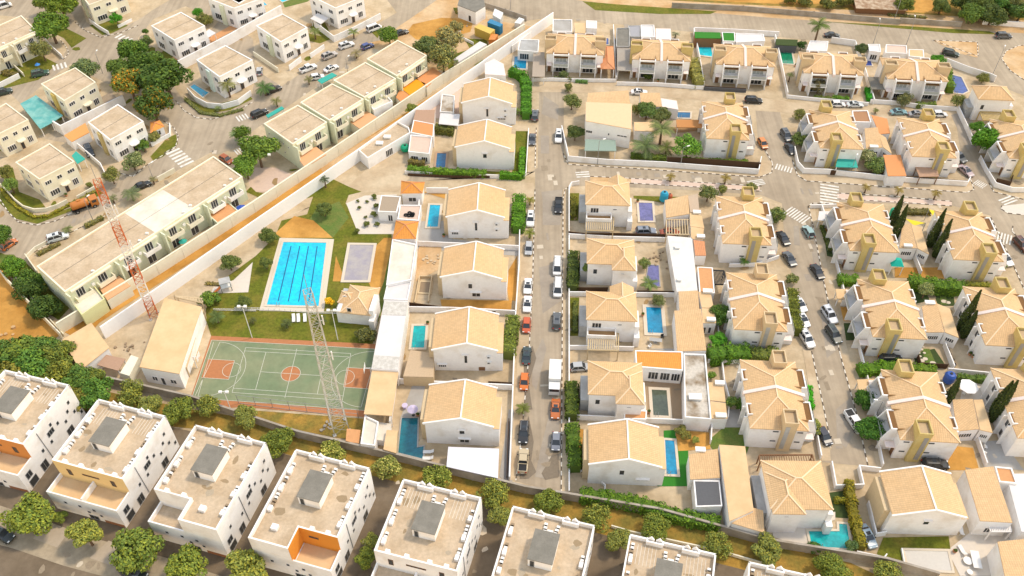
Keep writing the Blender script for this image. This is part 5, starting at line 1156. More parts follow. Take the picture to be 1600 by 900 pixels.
pergola('black slatted pergola beside the orange garage roof',7,[(1190,842),(1262,842),(1242,762),(1172,757)],2.6,n=9,m_=DARK)
B('tiled annex at the top of the paved pool deck',11,[(982,162),(1100,165),(1088,57),(975,62)],3.4,TILE,slope=(0,.1))
B('peach annex right of the tiled annex, upper piece with a white box on it',11,[(1112,152),(1182,155),(1166,72),(1092,58)],3.2,PALEROOF)
B('peach annex right of the tiled annex, lower piece by the dark round tree',11,[(1118,242),(1196,242),(1185,158),(1112,155)],3.2,PALEROOF,wins=((0,.1,.35,.2,2,0),(0,.5,.75,.2,2,0)))
B('long tiled pool house right of the blue pool deck',11,[(970,402),(1140,396),(1106,166),(950,176)],3.7,TILE,slope=(.0,.06),par=0)
B('bright orange tiled terrace roof above the murky pool courtyard',11,[(728,500),(1000,522),(998,412),(722,405)],3.9,TILEO,par=.12,slope=None,wins=((0,.28,.5,.8,2.9,2),(0,.54,.75,.8,2.9,2),(0,.78,.97,.8,2.9,2)))
B('long concrete-roofed wing with rain stains and a white roof box',11,[(1012,800),(1166,812),(1132,432),(1005,428)],3.4,STAINROOF,par=.35)
B('peach annex right of the stained roof, upper piece beside the round shrub',11,[(1160,695),(1252,705),(1238,592),(1152,590)],3.2,PALEROOF)
B('peach annex right of the stained roof, lower piece with a white roof box',11,[(1168,800),(1262,802),(1252,712),(1162,700)],3.2,PALEROOF)
B('low terracotta-floored balcony block beside the murky pool',11,[(656,805),(786,808),(790,758),(660,750)],3.0,TERRP,par=.1)
B('tiled annex above the dark flat roof',15,[(1045,330),(1222,320),(1206,158),(1036,192)],3.5,TILE,slope=(0,.08))
B('dark grey flat-roofed garage below the tiled annex',15,[(1078,495),(1232,490),(1216,342),(1064,340)],3.0,DGREY,par=.06)
B('long pale peach roof running down to the bottom boundary wall',15,[(1275,578),(1416,515),(1366,140),(1214,130)],4.2,PALEROOF,over=.0)
B('small tiled porch at the foot of the long pale peach roof',15,[(1290,588),(1482,640),(1470,520),(1414,505)],3.4,TILE,slope=(0,.15))
# --- lower right corner
B('long tiled house wing right of the large gable house, lower right',16,[(1322,572),(1512,582),(1392,262),(1226,282)],4.6,TILE,slope=(0,.05),wins=((0,.3,.6,1,2.4,2),))
B('white sheet-roofed building at the lower right edge',16,[(1560,640),(1760,660),(1600,300),(1470,300)],4.2,WHITEROOF)
B('small terracotta-floored roof terrace with a white frame, lower right',16,[(1428,352),(1532,362),(1500,272),(1402,262)],4.4,TERRP,par=.25)
B('tiled house corner at the bottom right edge beside the white garden seats',16,[(1480,960),(1700,960),(1640,680),(1418,702)],4.4,TILE,slope=(0,.05))
pergola('slatted white pergola at the garden wing, lower right',16,[(1380,640),(1500,640),(1490,600),(1370,600)],2.6,n=12,m_=TRIM)
pergola('long steel pergola above the hipped house by the teal pool',16,[(28,235),(345,228),(335,190),(25,192)],2.6,n=22,m_=WOOD,slat=.1)
# --- right columns annexes
for nm,k,a,b in (('beside the yellow shade sails',25,[(580,478),(715,485),(660,300),(598,312)],[(720,490),(808,535),(745,325),(668,300)]),
    ('above the dark turf garden with stepping stones',26,[(790,238),(928,242),(862,12),(752,45)],[(934,245),(1042,288),(972,62),(870,20)]),
    ('beside the white parasol terrace',12,[(1186,870),(1312,862),(1272,692),(1156,692)],[(1318,868),(1392,885),(1332,690),(1280,692)]),
    ('above the terracotta courtyard of the cross street',30,[(790,562),(962,552),(905,348),(768,352)],[(968,552),(1062,622),(1000,450),(922,400)])):
    B('tiled garden annex '+nm+', left half',k,a,3.5,TILE,slope=(.06,.04),wins=((0,.2,.8,1.2,2.3,4),)); B('pale-roofed garden annex '+nm+', right half',k,b,3.2,PALEROOF,wins=((0,.2,.8,1.2,2.2,3),))
B('roof courtyard with a terracotta floor inside a white parapet',30,[(645,285),(838,290),(800,162),(632,165)],3.3,mat('dark_terracotta_floor',(.38,.20,.10),.9,n=.12,sc=.8),par=.2)
B('terracotta carport roof between the two twin villas, upper piece',30,[(932,412),(1045,402),(1012,245),(842,205)],3.0,mat('terracotta_sheet',(.64,.27,.10)))
B('terracotta carport roof at the street between the two twin villas',8,[(778,205),(886,205),(852,82),(750,82)],3.0,mat('terracotta_sheet',(.64,.27,.10)))
B('brown wooden canopy under the twin villa by the cross street',8,[(962,210),(1078,208),(1062,152),(938,150)],2.6,BROWNROOF,parm=WOOD,**CAN)
B('teal fabric awning over the small terrace by the cross street',8,[(472,152),(602,156),(588,102),(482,100)],2.6,TEALA,**CAN)
B('white flat carport at the crossings corner of the twin villa plot',25,[(-60,270),(40,275),(38,200),(-50,200)],2.5,WHITEROOF,**CAN)
B('pale carport roof beside the twin villa with the black car',25,[(90,882),(180,885),(165,808),(80,808)],2.5,PALEROOF,**CAN)
B('pale carport roof below the long clipped hedge',26,[(260,700),(395,705),(385,610),(245,615)],2.5,PALEROOF,**CAN)
# --- house with two lean-to roofs and the yard around it
t_=B('tall house with two opposed lean-to roofs, front part with the pale sloping roof',3,[(432,702),(702,745),(702,615),(432,606)],6.3,mat('smooth_sand_roof',(.72,.50,.30),.85,n=.05,sc=.3),slope=(0,.10),name='lean_to_house',cat='house',over=.1,wins=((0,.02,.16,2.6,3.4,2),(0,.5,.54,2.8,3.5,0),(0,.7,.92,3.0,3.5,2)))
B('tall house with two opposed lean-to roofs, rear part with the ribbed roof',3,[(438,598),(692,604),(682,532),(446,546)],6.0,TILE,slope=(0,.05),name='lean_to_house',cat='house',over=.1)
B('grey-green sheet canopy in front of the lean-to roofed house',3,[(425,882),(612,884),(606,820),(430,815)],2.6,GREENR,**CAN)
B('peach-roofed annex right of the lean-to roofed house',3,[(755,622),(878,622),(866,546),(750,546)],3.4,TILE,slope=(0,.05))
B('small pink-roofed annex at the lane behind the date palms',3,[(880,625),(975,642),(965,590),(872,575)],3.0,PINKR)
B('peach terrace roof between the palms and the wooden deck',3,[(718,765),(835,770),(835,715),(715,715)],2.8,PALEROOF)
B('orange-brown wooden deck canopy beside the small blue pool',3,[(965,745),(1122,748),(1118,702),(962,700)],2.6,mat('orange_brown_deck',(.50,.22,.07),.8,n=.1,sc=1.5),**CAN)
# --- top row plots
B('grey roof terrace with white parapet behind the leftmost row villa',3,[(238,188),(352,190),(352,120),(240,118)],3.2,GREYP,par=.3)
B('peach annex behind the leftmost row villa',3,[(368,190),(430,195),(432,135),(365,132)],3.0,PALEROOF)
B('pink roof terrace box behind the leftmost row villa',3,[(436,165),(497,168),(497,124),(436,121)],3.4,PINKR,par=.1)
B('grey-brown carport left of the leftmost row villa',3,[(118,448),(192,450),(197,305),(125,304)],2.6,mat('grey_brown_sheet',(.38,.31,.24),.8,n=.08,sc=.6),**CAN)
def hiproof_block(label,k,pts,z,rise,m_,wallm=WHITE):
    pw=GL(k,pts,z); W_=(pw[1]-pw[0]).length; D_=(pw[3]-pw[0]).length; rz=math.atan2(pw[1].y-pw[0].y,pw[1].x-pw[0].x); t=thing('carport',label,'carport',(pw[0].x,pw[0].y,0),rz)
    for x in (.1,W_-.3):
        for y in (.1,D_-.3): m=MB(); m.box(x,x+.2,y,y+.2,0,z-.2); obj('post',m,wallm,t)
    m=MB(); A_,B_,c_=hip(m,0,W_,0,D_,z,rise); rf=obj('roof',m,m_,t); cp=MB(); ridgecaps(cp,A_,B_,c_,'y' if D_>W_ else 'x'); obj('ridge_cap',cp,TILET,rf); return t
hiproof_block('carport with a terracotta hipped roof right of the leftmost row villa',3,[(520,402),(602,404),(597,272),(525,270)],3.0,.9,TILET)
B('long grey carport roof left of the second row villa',3,[(616,412),(702,415),(692,282),(615,280)],2.8,mat('warm_grey_sheet',(.36,.32,.27),.8,n=.08,sc=.6),**CAN)
B('grey-roofed service block behind the long grey carport',3,[(610,275),(688,276),(690,165),(612,168)],3.0,GREYROOF,GREYR,par=.2)
B('grey pergola roof with a dark sail behind the second row villa',3,[(692,215),(752,216),(752,150),(680,152)],3.0,mat('mid_grey_roof',(.34,.33,.34),.8,n=.1,sc=.6),GREYR,par=.1,wins=((0,.1,.9,.8,2.2,3),))
B('white box terrace behind the second row villa',3,[(756,218),(838,220),(832,150),(755,150)],3.2,WHITEROOF,par=.25)
B('pale pink annexes at the road behind the second row villa',3,[(842,228),(935,232),(930,168),(842,166)],2.8,PINKR,wins=((0,.1,.3,.5,2,0),(0,.45,.6,.5,2,0)))
B('shed roofed with bright fake grass behind the turquoise pool',3,[(1072,222),(1226,224),(1220,190),(1070,186)],3.0,BRTURF,WOOD,par=.0)
B('small white shed with a grass-green roof beside the fake grass shed',3,[(1236,242),(1308,244),(1304,192),(1230,190)],3.0,BRTURF,par=.12,wins=((0,.1,.4,.8,2,1),(0,.5,.85,.8,2,1)))
B('long white-roofed outbuilding at the main road behind the third row villa',3,[(1312,250),(1482,240),(1472,202),(1312,196)],3.0,WHITEROOF,par=.15)
B('white outbuilding with barred windows at the foot of the tall palm',4,[(300,296),(420,300),(428,244),(322,240)],3.0,WHITEROOF,par=.15,wins=((0,.1,.3,.8,2,1),(0,.45,.65,.8,2,1)))
B('dark walled pump shed beside the green pool',4,[(120,262),(245,268),(250,232),(122,228)],2.4,TURF,DGREY)
B('white stair block behind the row villa beside the blue pool',4,[(668,300),(735,308),(730,262),(660,262)],3.0,WHITEROOF,par=.2,wins=((0,.2,.8,.6,2.2,2),))
B('white-framed roof terrace behind the last row villa',4,[(762,312),(890,318),(885,270),(765,265)],3.0,PINKP,par=.25)
B('cream roofed annex behind the last row villa at the road',4,[(900,330),(990,338),(985,292),(900,290)],2.6,PALEROOF,par=.1)
B('grey carport roof below the small blue pool in the row',4,[(682,522),(762,524),(736,452),(660,450)],2.6,GREYROOF,**CAN)
pergola('yellowish slatted pergola below the small hipped house',41,[(868,252),(1135,255),(1110,135),(820,132)],2.6,n=16,m_=mat('yellow_timber',(.55,.40,.16),.8,n=.1,sc=1))
# --- upper estate extras
B('double teal carport tent between the two cream villas',35,[(470,685),(610,610),(735,525),(420,290),(235,390)],2.6,mat('teal_tent_fabric',(.10,.36,.34),.75,n=.15,sc=.4,col2=(.22,.46,.42)),**CAN)
B('small teal awning beside the black parked jeep',36,[(905,268),(1000,210),(890,120),(840,175)],2.6,TEALA,**CAN)
B('square white carport canopy beside the top villa',38,[(650,240),(735,180),(620,130),(545,185)],2.5,WHITEROOF,**CAN)
B('small white sail canopy right of the white villa',37,[(935,440),(1030,385),(950,340),(900,380)],2.4,WHITEROOF,**CAN)
B('terracotta sheet over the yard of the white villa with olive side',35,[(840,835),(1045,725),(1000,615),(750,760)],2.6,mat('orange_sheet',(.70,.32,.10),.8,n=.08,sc=.6),WHITE)
wall('tall white alley wall between the cream villa and the white villa',35,WT(35,[(615,590),(705,645),(1435,290)],3.0),3.0,WHITE,.3,name='perimeter_wall')
patch('alley_paving',GL(35,[(640,640),(705,745),(1440,400),(1300,250)]),mat('brown_alley_paving',(.33,.26,.19),.9,n=.12,sc=.5),5)
for nm,k,pts,m_ in (('bright orange terrace sheet behind the second terraced block',2,[(905,560),(995,490),(940,465),(850,515)],mat('bright_orange_sheet',(.80,.31,.01),.7,n=.05,sc=.6)),
    ('terracotta paved roof beside the bright orange sheet',2,[(1000,510),(1090,430),(1035,395),(945,460)],mat('terracotta_sheet',(.64,.27,.10))),
    ('brown-orange roof below the bright orange sheet',2,[(855,600),(900,560),(845,520),(820,570)],mat('terracotta_sheet',(.64,.27,.10))),
    ('peach sheet roof behind the third terraced block',2,[(610,755),(715,690),(650,650),(552,715)],mat('peach_sheet',(.66,.36,.18),.8,n=.06,sc=.6)),
    ('peach sheet roof at the green end of the terraced row',33,[(650,840),(900,685),(775,590),(555,710)],mat('peach_sheet',(.66,.36,.18))),
    ('peach sheet roof behind the red and white mast',40,[(820,700),(1055,555),(940,455),(740,580)],mat('peach_sheet',(.66,.36,.18)))):
    B(nm,k,pts,2.8,m_,CREAM)
B('roofless brick-floored yard behind the long block beside the blue parasol',5,[(1275,485),(1395,410),(1335,360),(1215,430)],2.6,TERRP,PALEGREEN,par=.15)
B('white upper balcony terrace of the third terraced block',2,[(690,650),(800,600),(745,545),(650,600)],3.4,FLATW,par=.4)
B('flat cream extension with a yellow rim at the end of the long block',40,[(570,860),(800,700),(690,560),(440,690)],3.2,FLATW,mat('lime_cream_render',(.66,.64,.34),.85,n=.06,sc=.5),par=.4)
for nm,pts in (('left strip of green shade netting in front of the terraced row',[(70,690),(165,635),(150,622),(58,675)]),('right strip of green shade netting in front of the terraced row',[(385,490),(475,440),(445,425),(360,470)])): B(nm,2,pts,2.4,TEALA,**CAN)
B('grey-white gatehouse at the top edge beside the dirt lot',39,[(610,50),(790,120),(890,60),(860,-60),(640,-60)],4.0,GREYROOF,WHITE,wins=((0,.6,.75,.3,2.2,1),))
B('long low white shed roof against the cream wall by the bare trees',39,[(625,620),(905,445),(835,415),(570,595)],2.6,WHITEROOF)
def container(label,k,pts,z,col,nm='shipping_container'):
    pw=GL(k,pts,z); c,l=local(pw); t=thing(nm,label,'container',(c.x,c.y,0)); mt=mat('container_'+label.split()[0],col,.5,n=.08,sc=.7); m=MB(); m.prism(l,.15,z); obj('body',m,mt,t)
    m=MB()
    for e in range(4):
        a,b=Vector(l[e]),Vector(l[(e+1)%4]); d=(b-a).normalized(); nn=Vector((d.y,-d.x))*.05; L_=(b-a).length; s=.2
        while s<L_-.25: p=a+d*s; m.prism([p,p+nn,p+nn+d*.12,p+d*.12],.2,z-.1); s+=.3
    obj('corrugation',m,mt,t); m=MB(); m.prism(inset(l,-.06),z+.002,z+.08); obj('roof_panel',m,mt if z<2.5 else mt,t)
    for p in inset(l,.3): q=MB(); q.box(p[0]-.15,p[0]+.15,p[1]-.15,p[1]+.15,0,.15); obj('foot',q,GREYR,t)
    return t
container('white small container at the main road fence',39,[(965,150),(1040,195),(1068,130),(985,90)],2.7,(.7,.7,.67))
container('blue and white long generator container in the dirt lot',39,[(910,225),(1035,270),(1065,245),(945,195)],2.7,(.03,.2,.36))
container('yellow long container in the dirt lot',39,[(780,275),(935,340),(985,300),(830,245)],2.7,(.62,.42,.09))
container('orange small machine box behind the yellow container',39,[(925,400),(985,400),(1015,350),(950,340)],2.2,(.6,.22,.05))
container('white low box at the corner of the cream wall',39,[(1185,230),(1240,240),(1280,195),(1230,178)],1.6,(.72,.7,.66))
# ================================================================ WALLS
wall('tall cream panelled wall along the terraced blocks',0,[(97,521),(250,428),(400,331),(560,222),(693,131),(819,53)],3.0,CREAM,.25,panels=6,cap=CREAM,name='panelled_wall')
wall('tall white wall between the dirt path and the club',0,[(165,529),(280,449),(400,364),(557,255),(700,152),(812,72),(864,36)],3.4,mat('bright_white_render',(.84,.82,.80),.8,n=.04,sc=.3),.3,name='perimeter_wall')
wall('long grey block wall behind the white apartment blocks',0,[(105,585),(301,629),(467,684),(621,720),(820,770),(1029,805),(1200,853),(1380,882),(1460,905)],2.1,BLOCKW,.25,panels=4.5,cap=BLOCKW,name='block_wall')
wall('low wall in the earth strip below the long hedge',0,[(955,824),(985,833),(1120,862),(1190,882)],.7,CREAM,.2)
wall('cream wall between the dirt field and the green bank',0,[(-20,395),(11,440),(99,530)],1.8,CREAM,.22); wall('second cream wall along the green bank, nearer the long block',9,[(60,-60),(250,180),(380,320)],.8,CREAM,.2)
wall('wall of the terracotta-topped alley behind the upper white villas',0,WT(37,[(520,745),(1200,392),(1580,175),(1790,60)],3.0),3.0,WHITE,.3,name='perimeter_wall')
patch('terracotta_strip',[Vector((p.x,p.y,0)) for p in GL(37,[(470,700),(520,745),(1580,175),(1560,110)],0)],TERRP,4,z=0)
wall('street wall of the west houses from the blue-pool house to the bottom wall',0,[(812,366),(811,420),(806,490),(803,570),(796,752)],1.5,WHITE,.22)
wall('garden wall between the blue-pool house and the bare-earth house',0,[(652,384),(812,391)],1.4,WHITE); wall('garden wall with a dark rail above the teal-pool house',0,[(638,487),(706,488),(806,493)],1.5,WHITE)
wall('garden wall between the teal-pool house and the lowest gable house',0,[(622,599),(674,603),(802,609)],1.5,WHITE); wall('low front wall below the long L-shaped hedge',0,[(633,272),(700,275),(812,280),(822,274),(826,205)],1.0,WHITE)
wall('thin white wall between the club and the houses, upper length',0,[(657,300),(650,420),(638,480)],1.8,WHITE); wall('thin white wall between the club and the houses, lower length',0,[(637,480),(624,570),(610,668)],1.8,WHITE)
wall('white yard wall above the blue pool',22,[(400,190),(605,192)],1.6,WHITE); wall('brick retaining wall of the unfinished pool',23,[(530,330),(575,85),(690,85),(655,320)],.6,TANR)
wall('street wall of the middle houses',0,[(905,288),(893,290),(889,297),(889,545),(889,650),(889,772)],1.1,WHITE)
for lb,k,pts,h in (('garden wall under the corner hipped house, with a dark band',0,[(889,372),(960,376),(1042,378)],1.3),('garden wall under the stepped hipped house',0,[(889,462),(960,463),(1060,464)],1.2),
    ('garden wall above the murky pool house',0,[(889,546),(915,546),(990,548)],1.2),('garden wall above the lowest middle house',0,[(889,655),(960,658),(1070,663),(1110,662)],1.4),
    ('side wall right of the lowest middle house lawn',15,[(1160,130),(1165,30),(1050,25)],1.4),('low paving wall under the lowest middle house',15,[(335,290),(440,292),(545,375),(540,430)],.6),
    ('right wall of the steel pergola plot',16,[(380,215),(345,30)],1.2),('stepped walls between the street end and the large gable house',16,[(440,250),(465,390),(625,385),(600,275),(725,290)],1.3),
    ('driveway wall left of the large gable house',16,[(655,480),(700,670),(760,660)],1.2),('curved low wall beside the empty pool',16,[(855,745),(870,830),(990,880),(1100,930)],.5),
    ('white wall over the bottom boundary beside the silver car',16,[(585,775),(745,810),(760,790)],1.2),
    ('front wall of the palm garden at the cross street',7,[(290,-60),(318,60),(330,120),(560,140),(905,155)],1.6),('front wall with a railing below the ochre-tower villa at the cross street',7,[(905,155),(1440,195),(1455,120)],1.5),
    ('front wall of the teal-awning plot',8,[(225,60),(245,150),(280,190),(420,195),(770,235)],1.5),('front wall of the wooden-canopy plot',8,[(770,235),(1235,265),(1250,240)],1.4),
    ('curved front wall of the plot at the right edge of the cross street',8,[(1310,110),(1345,180),(1400,270),(1500,300),(1600,300)],1.3),
    ('street wall right of the right-hand street, upper length',0,[(1283,326),(1291,352),(1304,405),(1320,470),(1330,500)],1.1),('street wall right of the right-hand street, lower length',0,[(1330,500),(1345,560),(1355,600),(1365,640),(1372,700),(1378,730)],1.1),
    ('north wall of the crossings corner plot',8,[(320,395),(470,390)],1.0),('wall of the white parasol terrace',12,[(1120,530),(1410,560),(1575,565)],1.2),
    ('alley wall behind the teal gazebo',8,[(930,700),(965,790)],1.4),('alley wall beside the stepping-stone garden',12,[(1100,380),(1155,520)],1.4),('low wall of the chair terrace',16,[(1290,100),(1345,260)],1.3),
    ('west wall of the middle annexes, behind the peach roofs',11,[(1262,810),(1270,700),(1240,590),(1200,250)],1.0),
    ('south wall of the bright hedge plot',11,[(1145,475),(1330,480)],1.0),('wall under the second twin villa in the column',7,[(1270,740),(1430,735),(1560,690)],1.0),
    ('front wall of the row, leftmost villa',3,[(115,478),(240,475),(360,480),(610,482)],1.0),('front wall of the row, second villa',3,[(612,500),(850,505),(1120,525)],1.1),('dark front wall of the row, third villa',3,[(1122,528),(1370,542)],1.0),
    ('front wall of the row, fourth villa',4,[(185,575),(330,590),(560,610),(660,620)],1.0),('front wall of the row, last villa',4,[(670,605),(830,615),(1000,640),(1180,650)],1.2),
    ('side wall between the first and second row villas',3,[(608,480),(600,300),(592,170)],1.5),('side wall between the second and third row villas',3,[(1122,520),(1095,350),(1062,190)],1.5),('side wall between the third and fourth row villas',4,[(185,570),(150,400),(112,230)],1.6),
    ('side wall between the fourth and last row villas',4,[(690,612),(640,440),(580,270)],1.6),('thick white wall at the left end of the row along the alley',3,[(0,310),(100,235),(232,125)],2.2),
    ('road wall behind the green pool',4,[(440,250),(580,270)],1.8),('long white road wall right of the green bush',4,[(1112,375),(1240,425),(1370,465),(1400,480)],1.8),('slanting wall right of the last plots by the round tree',4,[(1180,650),(1230,760),(1270,850)],1.6),
    ('road wall behind the third row villa',3,[(1065,190),(1310,200),(1560,215)],1.6),
    ('curved mint wall around the pool of the mint villa',1,[(1105,545),(1150,595),(1220,632),(1310,640),(1400,615),(1475,560)],1.6),
    ('curved cream wall around the corner villa plot',36,[(0,520),(100,620),(190,720),(290,800),(420,840),(560,830),(680,790),(800,730)],1.1),('short cream wall right of the orange tanker',36,[(915,690),(1130,570),(1150,520)],1.1),
    ('white driveway wall below the jeep',36,[(840,30),(960,110),(1200,320),(1270,470)],1.5),
    ('white wall in front of the villa with the white car',38,[(340,710),(460,620)],1.6),('low white wall piece right of the front path',38,[(550,585),(690,490)],1.4),('tall white corner wall around the top villa lawn',38,[(590,270),(790,425),(1000,330),(1255,195)],2.0),
    ('cream side wall left of the villa with the white car',38,[(-20,560),(230,730)],1.4),('curving cream garden wall below the left terrace',34,[(100,690),(180,800),(290,900)],1.2),('white-ended wall beside the left junction',34,[(540,490),(640,600),(740,690)],1.3),
    ('white-ended wall at the top terrace garden',34,[(1060,265),(1160,340),(1285,415)],1.3),('white planter wall at the top garden',34,[(1390,330),(1550,250)],.9),('low wall around the bare lot near the bare trees',39,[(575,360),(640,320)],.8),('low wall of the grass corner in the dirt lot',39,[(580,355),(770,450)],.8),
    ('front garden wall of the long block, lower left',5,[(160,690),(210,640),(340,570)],.9),('white gate piece at the long block street side',5,[(930,240),(1030,185)],1.4),('curved rail wall left of the long block',5,[(160,690),(230,790)],1.5),
    ('white garden wall cut by the left edge beside the dark cars',35,[(0,210),(240,90)],1.5),
    ('white kerb wall of the white villa garden with palms',1,[(890,860),(1000,800),(1000,740)],1.1)):
    wall(lb,k,pts,h,CREAM if ('cream' in lb or 'long block' in lb) else (DGREY if lb.startswith('dark') else WHITE),.2)
wall('cracked grey block wall along the main road verge, left length',0,[(1050,12),(1160,17),(1270,26),(1405,38)],1.6,BLOCKW,.25,panels=7)
wall('grey block wall along the main road verge, right length past the gap',0,[(1405,36),(1500,42)],1.6,BLOCKW,.25,panels=7); wall('white block wall along the main road verge at the right edge',0,[(1535,38),(1640,46)],1.6,WHITE,.25,panels=7)
wall('block fence between the main road and the dirt lot',0,[(758,12),(790,22),(822,33)],1.6,BLOCKW,.2,panels=5)
# garden walls of dark timber / railing
wall('dark brown timber fence under the terracotta carport roofs',8,[(772,222),(1000,238),(1235,250)],1.0,WOOD,.1,name='timber_fence',cat='fence') if False else None
def fence(label,k,pts,h,m_,gap=1.8,name='railing_fence'):
    pw=GL(k,pts); c=pw[0].copy(); t=thing(name,label,'fence',(c.x,c.y,0)); r=MB(); 
    for i in range(len(pw)-1):
        a,b=pw[i]-c,pw[i+1]-c; L=(b-a).length; n=max(1,int(L/gap)); 
        for z in (.15,h*.5,h): r.beam((a.x,a.y,z),(b.x,b.y,z),.05)
        for j in range(n+(1 if i==len(pw)-2 else 0)):
            p=a.lerp(b,j/n); m=MB(); m.box(p.x-.04,p.x+.04,p.y-.04,p.y+.04,0,h+.05); obj('post',m,m_,t)
    obj('rail',r,m_,t); return t
fence('tall thin fence posts along the lower side of the sports court',10,[(-100,715),(100,740),(300,765),(600,800)],2.6,METAL,3.2); fence('low railing along the path above the sports court',10,[(-120,165),(110,170),(360,188),(510,190)],.7,TRIM,1.0); fence('low white railing on the lawn left of the big pool',9,[(1255,170),(1500,175)],.6,TRIM,1.0)
fence('black yard fence right of the stepping-stone garden',12,[(1110,400),(1160,505)],1.5,DARK,1.0)
# ================================================================ POOLS
WB=water('pool_water_turquoise',(.0,.60,.84)); WB2=water('pool_water_blue',(.01,.26,.46)); WP=water('pool_water_violet',(.16,.15,.34)); WD=water('pool_water_deep_blue',(.01,.12,.26)); WT_=water('pool_water_teal',(.0,.42,.42)); WTD=water('pool_water_dark_teal',(.005,.17,.22)); WG=water('pool_water_green',(.01,.25,.12)); WM=water('pool_water_murky',(.09,.11,.07)); WN=water('pool_water_indigo',(.05,.09,.32)); WC=water('pool_water_cyan',(.02,.62,.72)); W3=water('pool_water_sky',(.0,.42,.62))
pool('big turquoise club pool with dark lane lines',0,[(417,477),(498,479),(510,380),(443,379)],WB,rim=.45,lanes=4)
pool('drained grey paddling pool beside the big club pool',6,[(515,820),(655,820),(690,614),(552,612)],mat('drained_pool_floor',(.33,.30,.33),.9,n=.1,sc=.5,col2=(.40,.36,.34)),rim=.6,name='drained_pool',cat='drained pool')
pool('bright blue pool on grey paving left of the third gable house',6,[(1003,507),(1065,507),(1080,380),(1020,378)],W3)
pool('dark blue pool behind the L-shaped hedge',6,[(1053,158),(1108,160),(1115,76),(1062,75)],WD,rimm=mat('terracotta_coping',(.42,.28,.18),.9))
pool('teal pool with a round step beside the decked lean-to',10,[(910,390),(985,390),(995,262),(925,262)],WT_)
pool('long dark teal pool at the bottom boundary wall',24,[(362,690),(555,738),(560,640),(508,650),(515,420),(390,418)],WTD,rim=.25,rimm=GREYP)
pool('violet pool behind the corner hipped house',7,[(750,472),(828,472),(820,367),(742,365)],WP)
pool('violet pool in the rubble yard, palm at its side',7,[(782,850),(865,855),(858,735),(800,730)],WP,rim=.2,rimm=GREYP)
pool('blue pool with a white rim on the paved deck',11,[(795,302),(885,305),(872,155),(785,152)],WB2,rim=.7)
pool('murky green pool with a white rim in the brown courtyard',11,[(828,785),(918,790),(905,640),(818,636)],WM,rim=.6)
pool('narrow blue pool on bright artificial grass',15,[(905,305),(968,308),(950,110),(896,106)],WB2,rim=.45)
pool('small blue pool in the leftmost corner plot under the main road',3,[(10,403),(82,406),(85,330),(15,335)],WB2,rim=.5)
pool('tiny blue pool between the first two row villas',3,[(532,262),(566,264),(565,228),(530,226)],WN,rim=.3)
pool('turquoise pool beside the fake grass shed',3,[(1100,325),(1175,335),(1165,268),(1090,265)],WC,rim=.5)
pool('small blue pool above the wooden deck',3,[(970,692),(1042,694),(1045,662),(965,660)],WD,rim=.4)
pool('green pool between the third and fourth row villas',4,[(160,375),(225,378),(212,308),(145,305)],WG,rim=.4)
pool('violet-blue pool between the last two row villas',4,[(625,388),(684,388),(672,346),(612,345)],WN,rim=.3)
pool('irregular dark blue pool at the right end of the row',4,[(1165,546),(1215,552),(1246,536),(1206,455),(1148,440),(1152,500)],WN,rim=.35)
pool('teal swimming pool at the bottom boundary wall below the hipped house',16,[(330,730),(558,742),(535,600),(490,597),(492,640),(312,640)],WT_,rim=.4)
pool('empty white pool with a round step beside the lawn',16,[(900,860),(1150,872),(1125,758),(872,752)],mat('white_pool_floor',(.58,.54,.48),.85,n=.06,sc=.5),rim=.4,name='drained_pool',cat='drained pool')
pool('narrow blue pool of the mint villa',1,[(1190,572),(1222,546),(1138,497),(1115,512)],W3,rim=.3)
pool('unfinished pool shell of bare blocks beside the bare-earth house',23,[(570,225),(665,230),(680,130),(585,128)],STAIN,rim=.4,rimm=TANR,name='drained_pool',cat='drained pool')
pool('blue pool at the top edge beside the tall white villa',2,[(30,45),(65,30),(30,0),(0,15)],W3,rim=.2)
pool('turquoise pool corner at the top edge by the green lawn',2,[(155,15),(195,0),(170,-30),(125,-10)],WC,rim=.2)
patch('courtyard',GL(11,[(772,512),(990,575),(1006,815),(800,815)]),mat('brown_paving',(.36,.25,.15),.9,n=.08,sc=.5),3)
# ================================================================ MASTS, LIGHTS
MR=mat('mast_red_paint',(.55,.14,.04),.6,n=.1,sc=2); MW=mat('mast_white_paint',(.72,.68,.62),.6,n=.1,sc=2); MGY=mat('mast_galvanised',(.50,.47,.40),.6,n=.1,sc=2)
mast('red and white banded lattice mast beside the changing building',G(0,241,494),34.5,.8,.6,[MR,MW,MR,MW,MR,MW,MR],seg=28)
mast('pale grey lattice mast beside the sports court',G(0,531,668),35,1.35,.6,[MGY],seg=16)
def flood(label,k,base,h):
    p=G(k,*base); t=thing('floodlight_pole',label,'floodlight',p,0,'floodlights around the club'); m=MB(); m.cone((0,0),.09,.06,0,h,8); obj('pole',m,ACW,t); m=MB(); m.beam((-.8,0,h),(.8,0,h),.08); obj('crossarm',m,ACW,t)
    for x in (-.6,.6): m=MB(); m.box(x-.28,x+.28,-.4,.05,h+.02,h+.35); obj('lamp_head',m,ACW,t)
flood('floodlight pole between the lawn and the court, below the play area',9,(1478,330),9); flood('floodlight pole in front of the pool pavilion',10,(480,342),8.5); flood('floodlight pole at the lower left edge of the court',9,(1350,745),5)
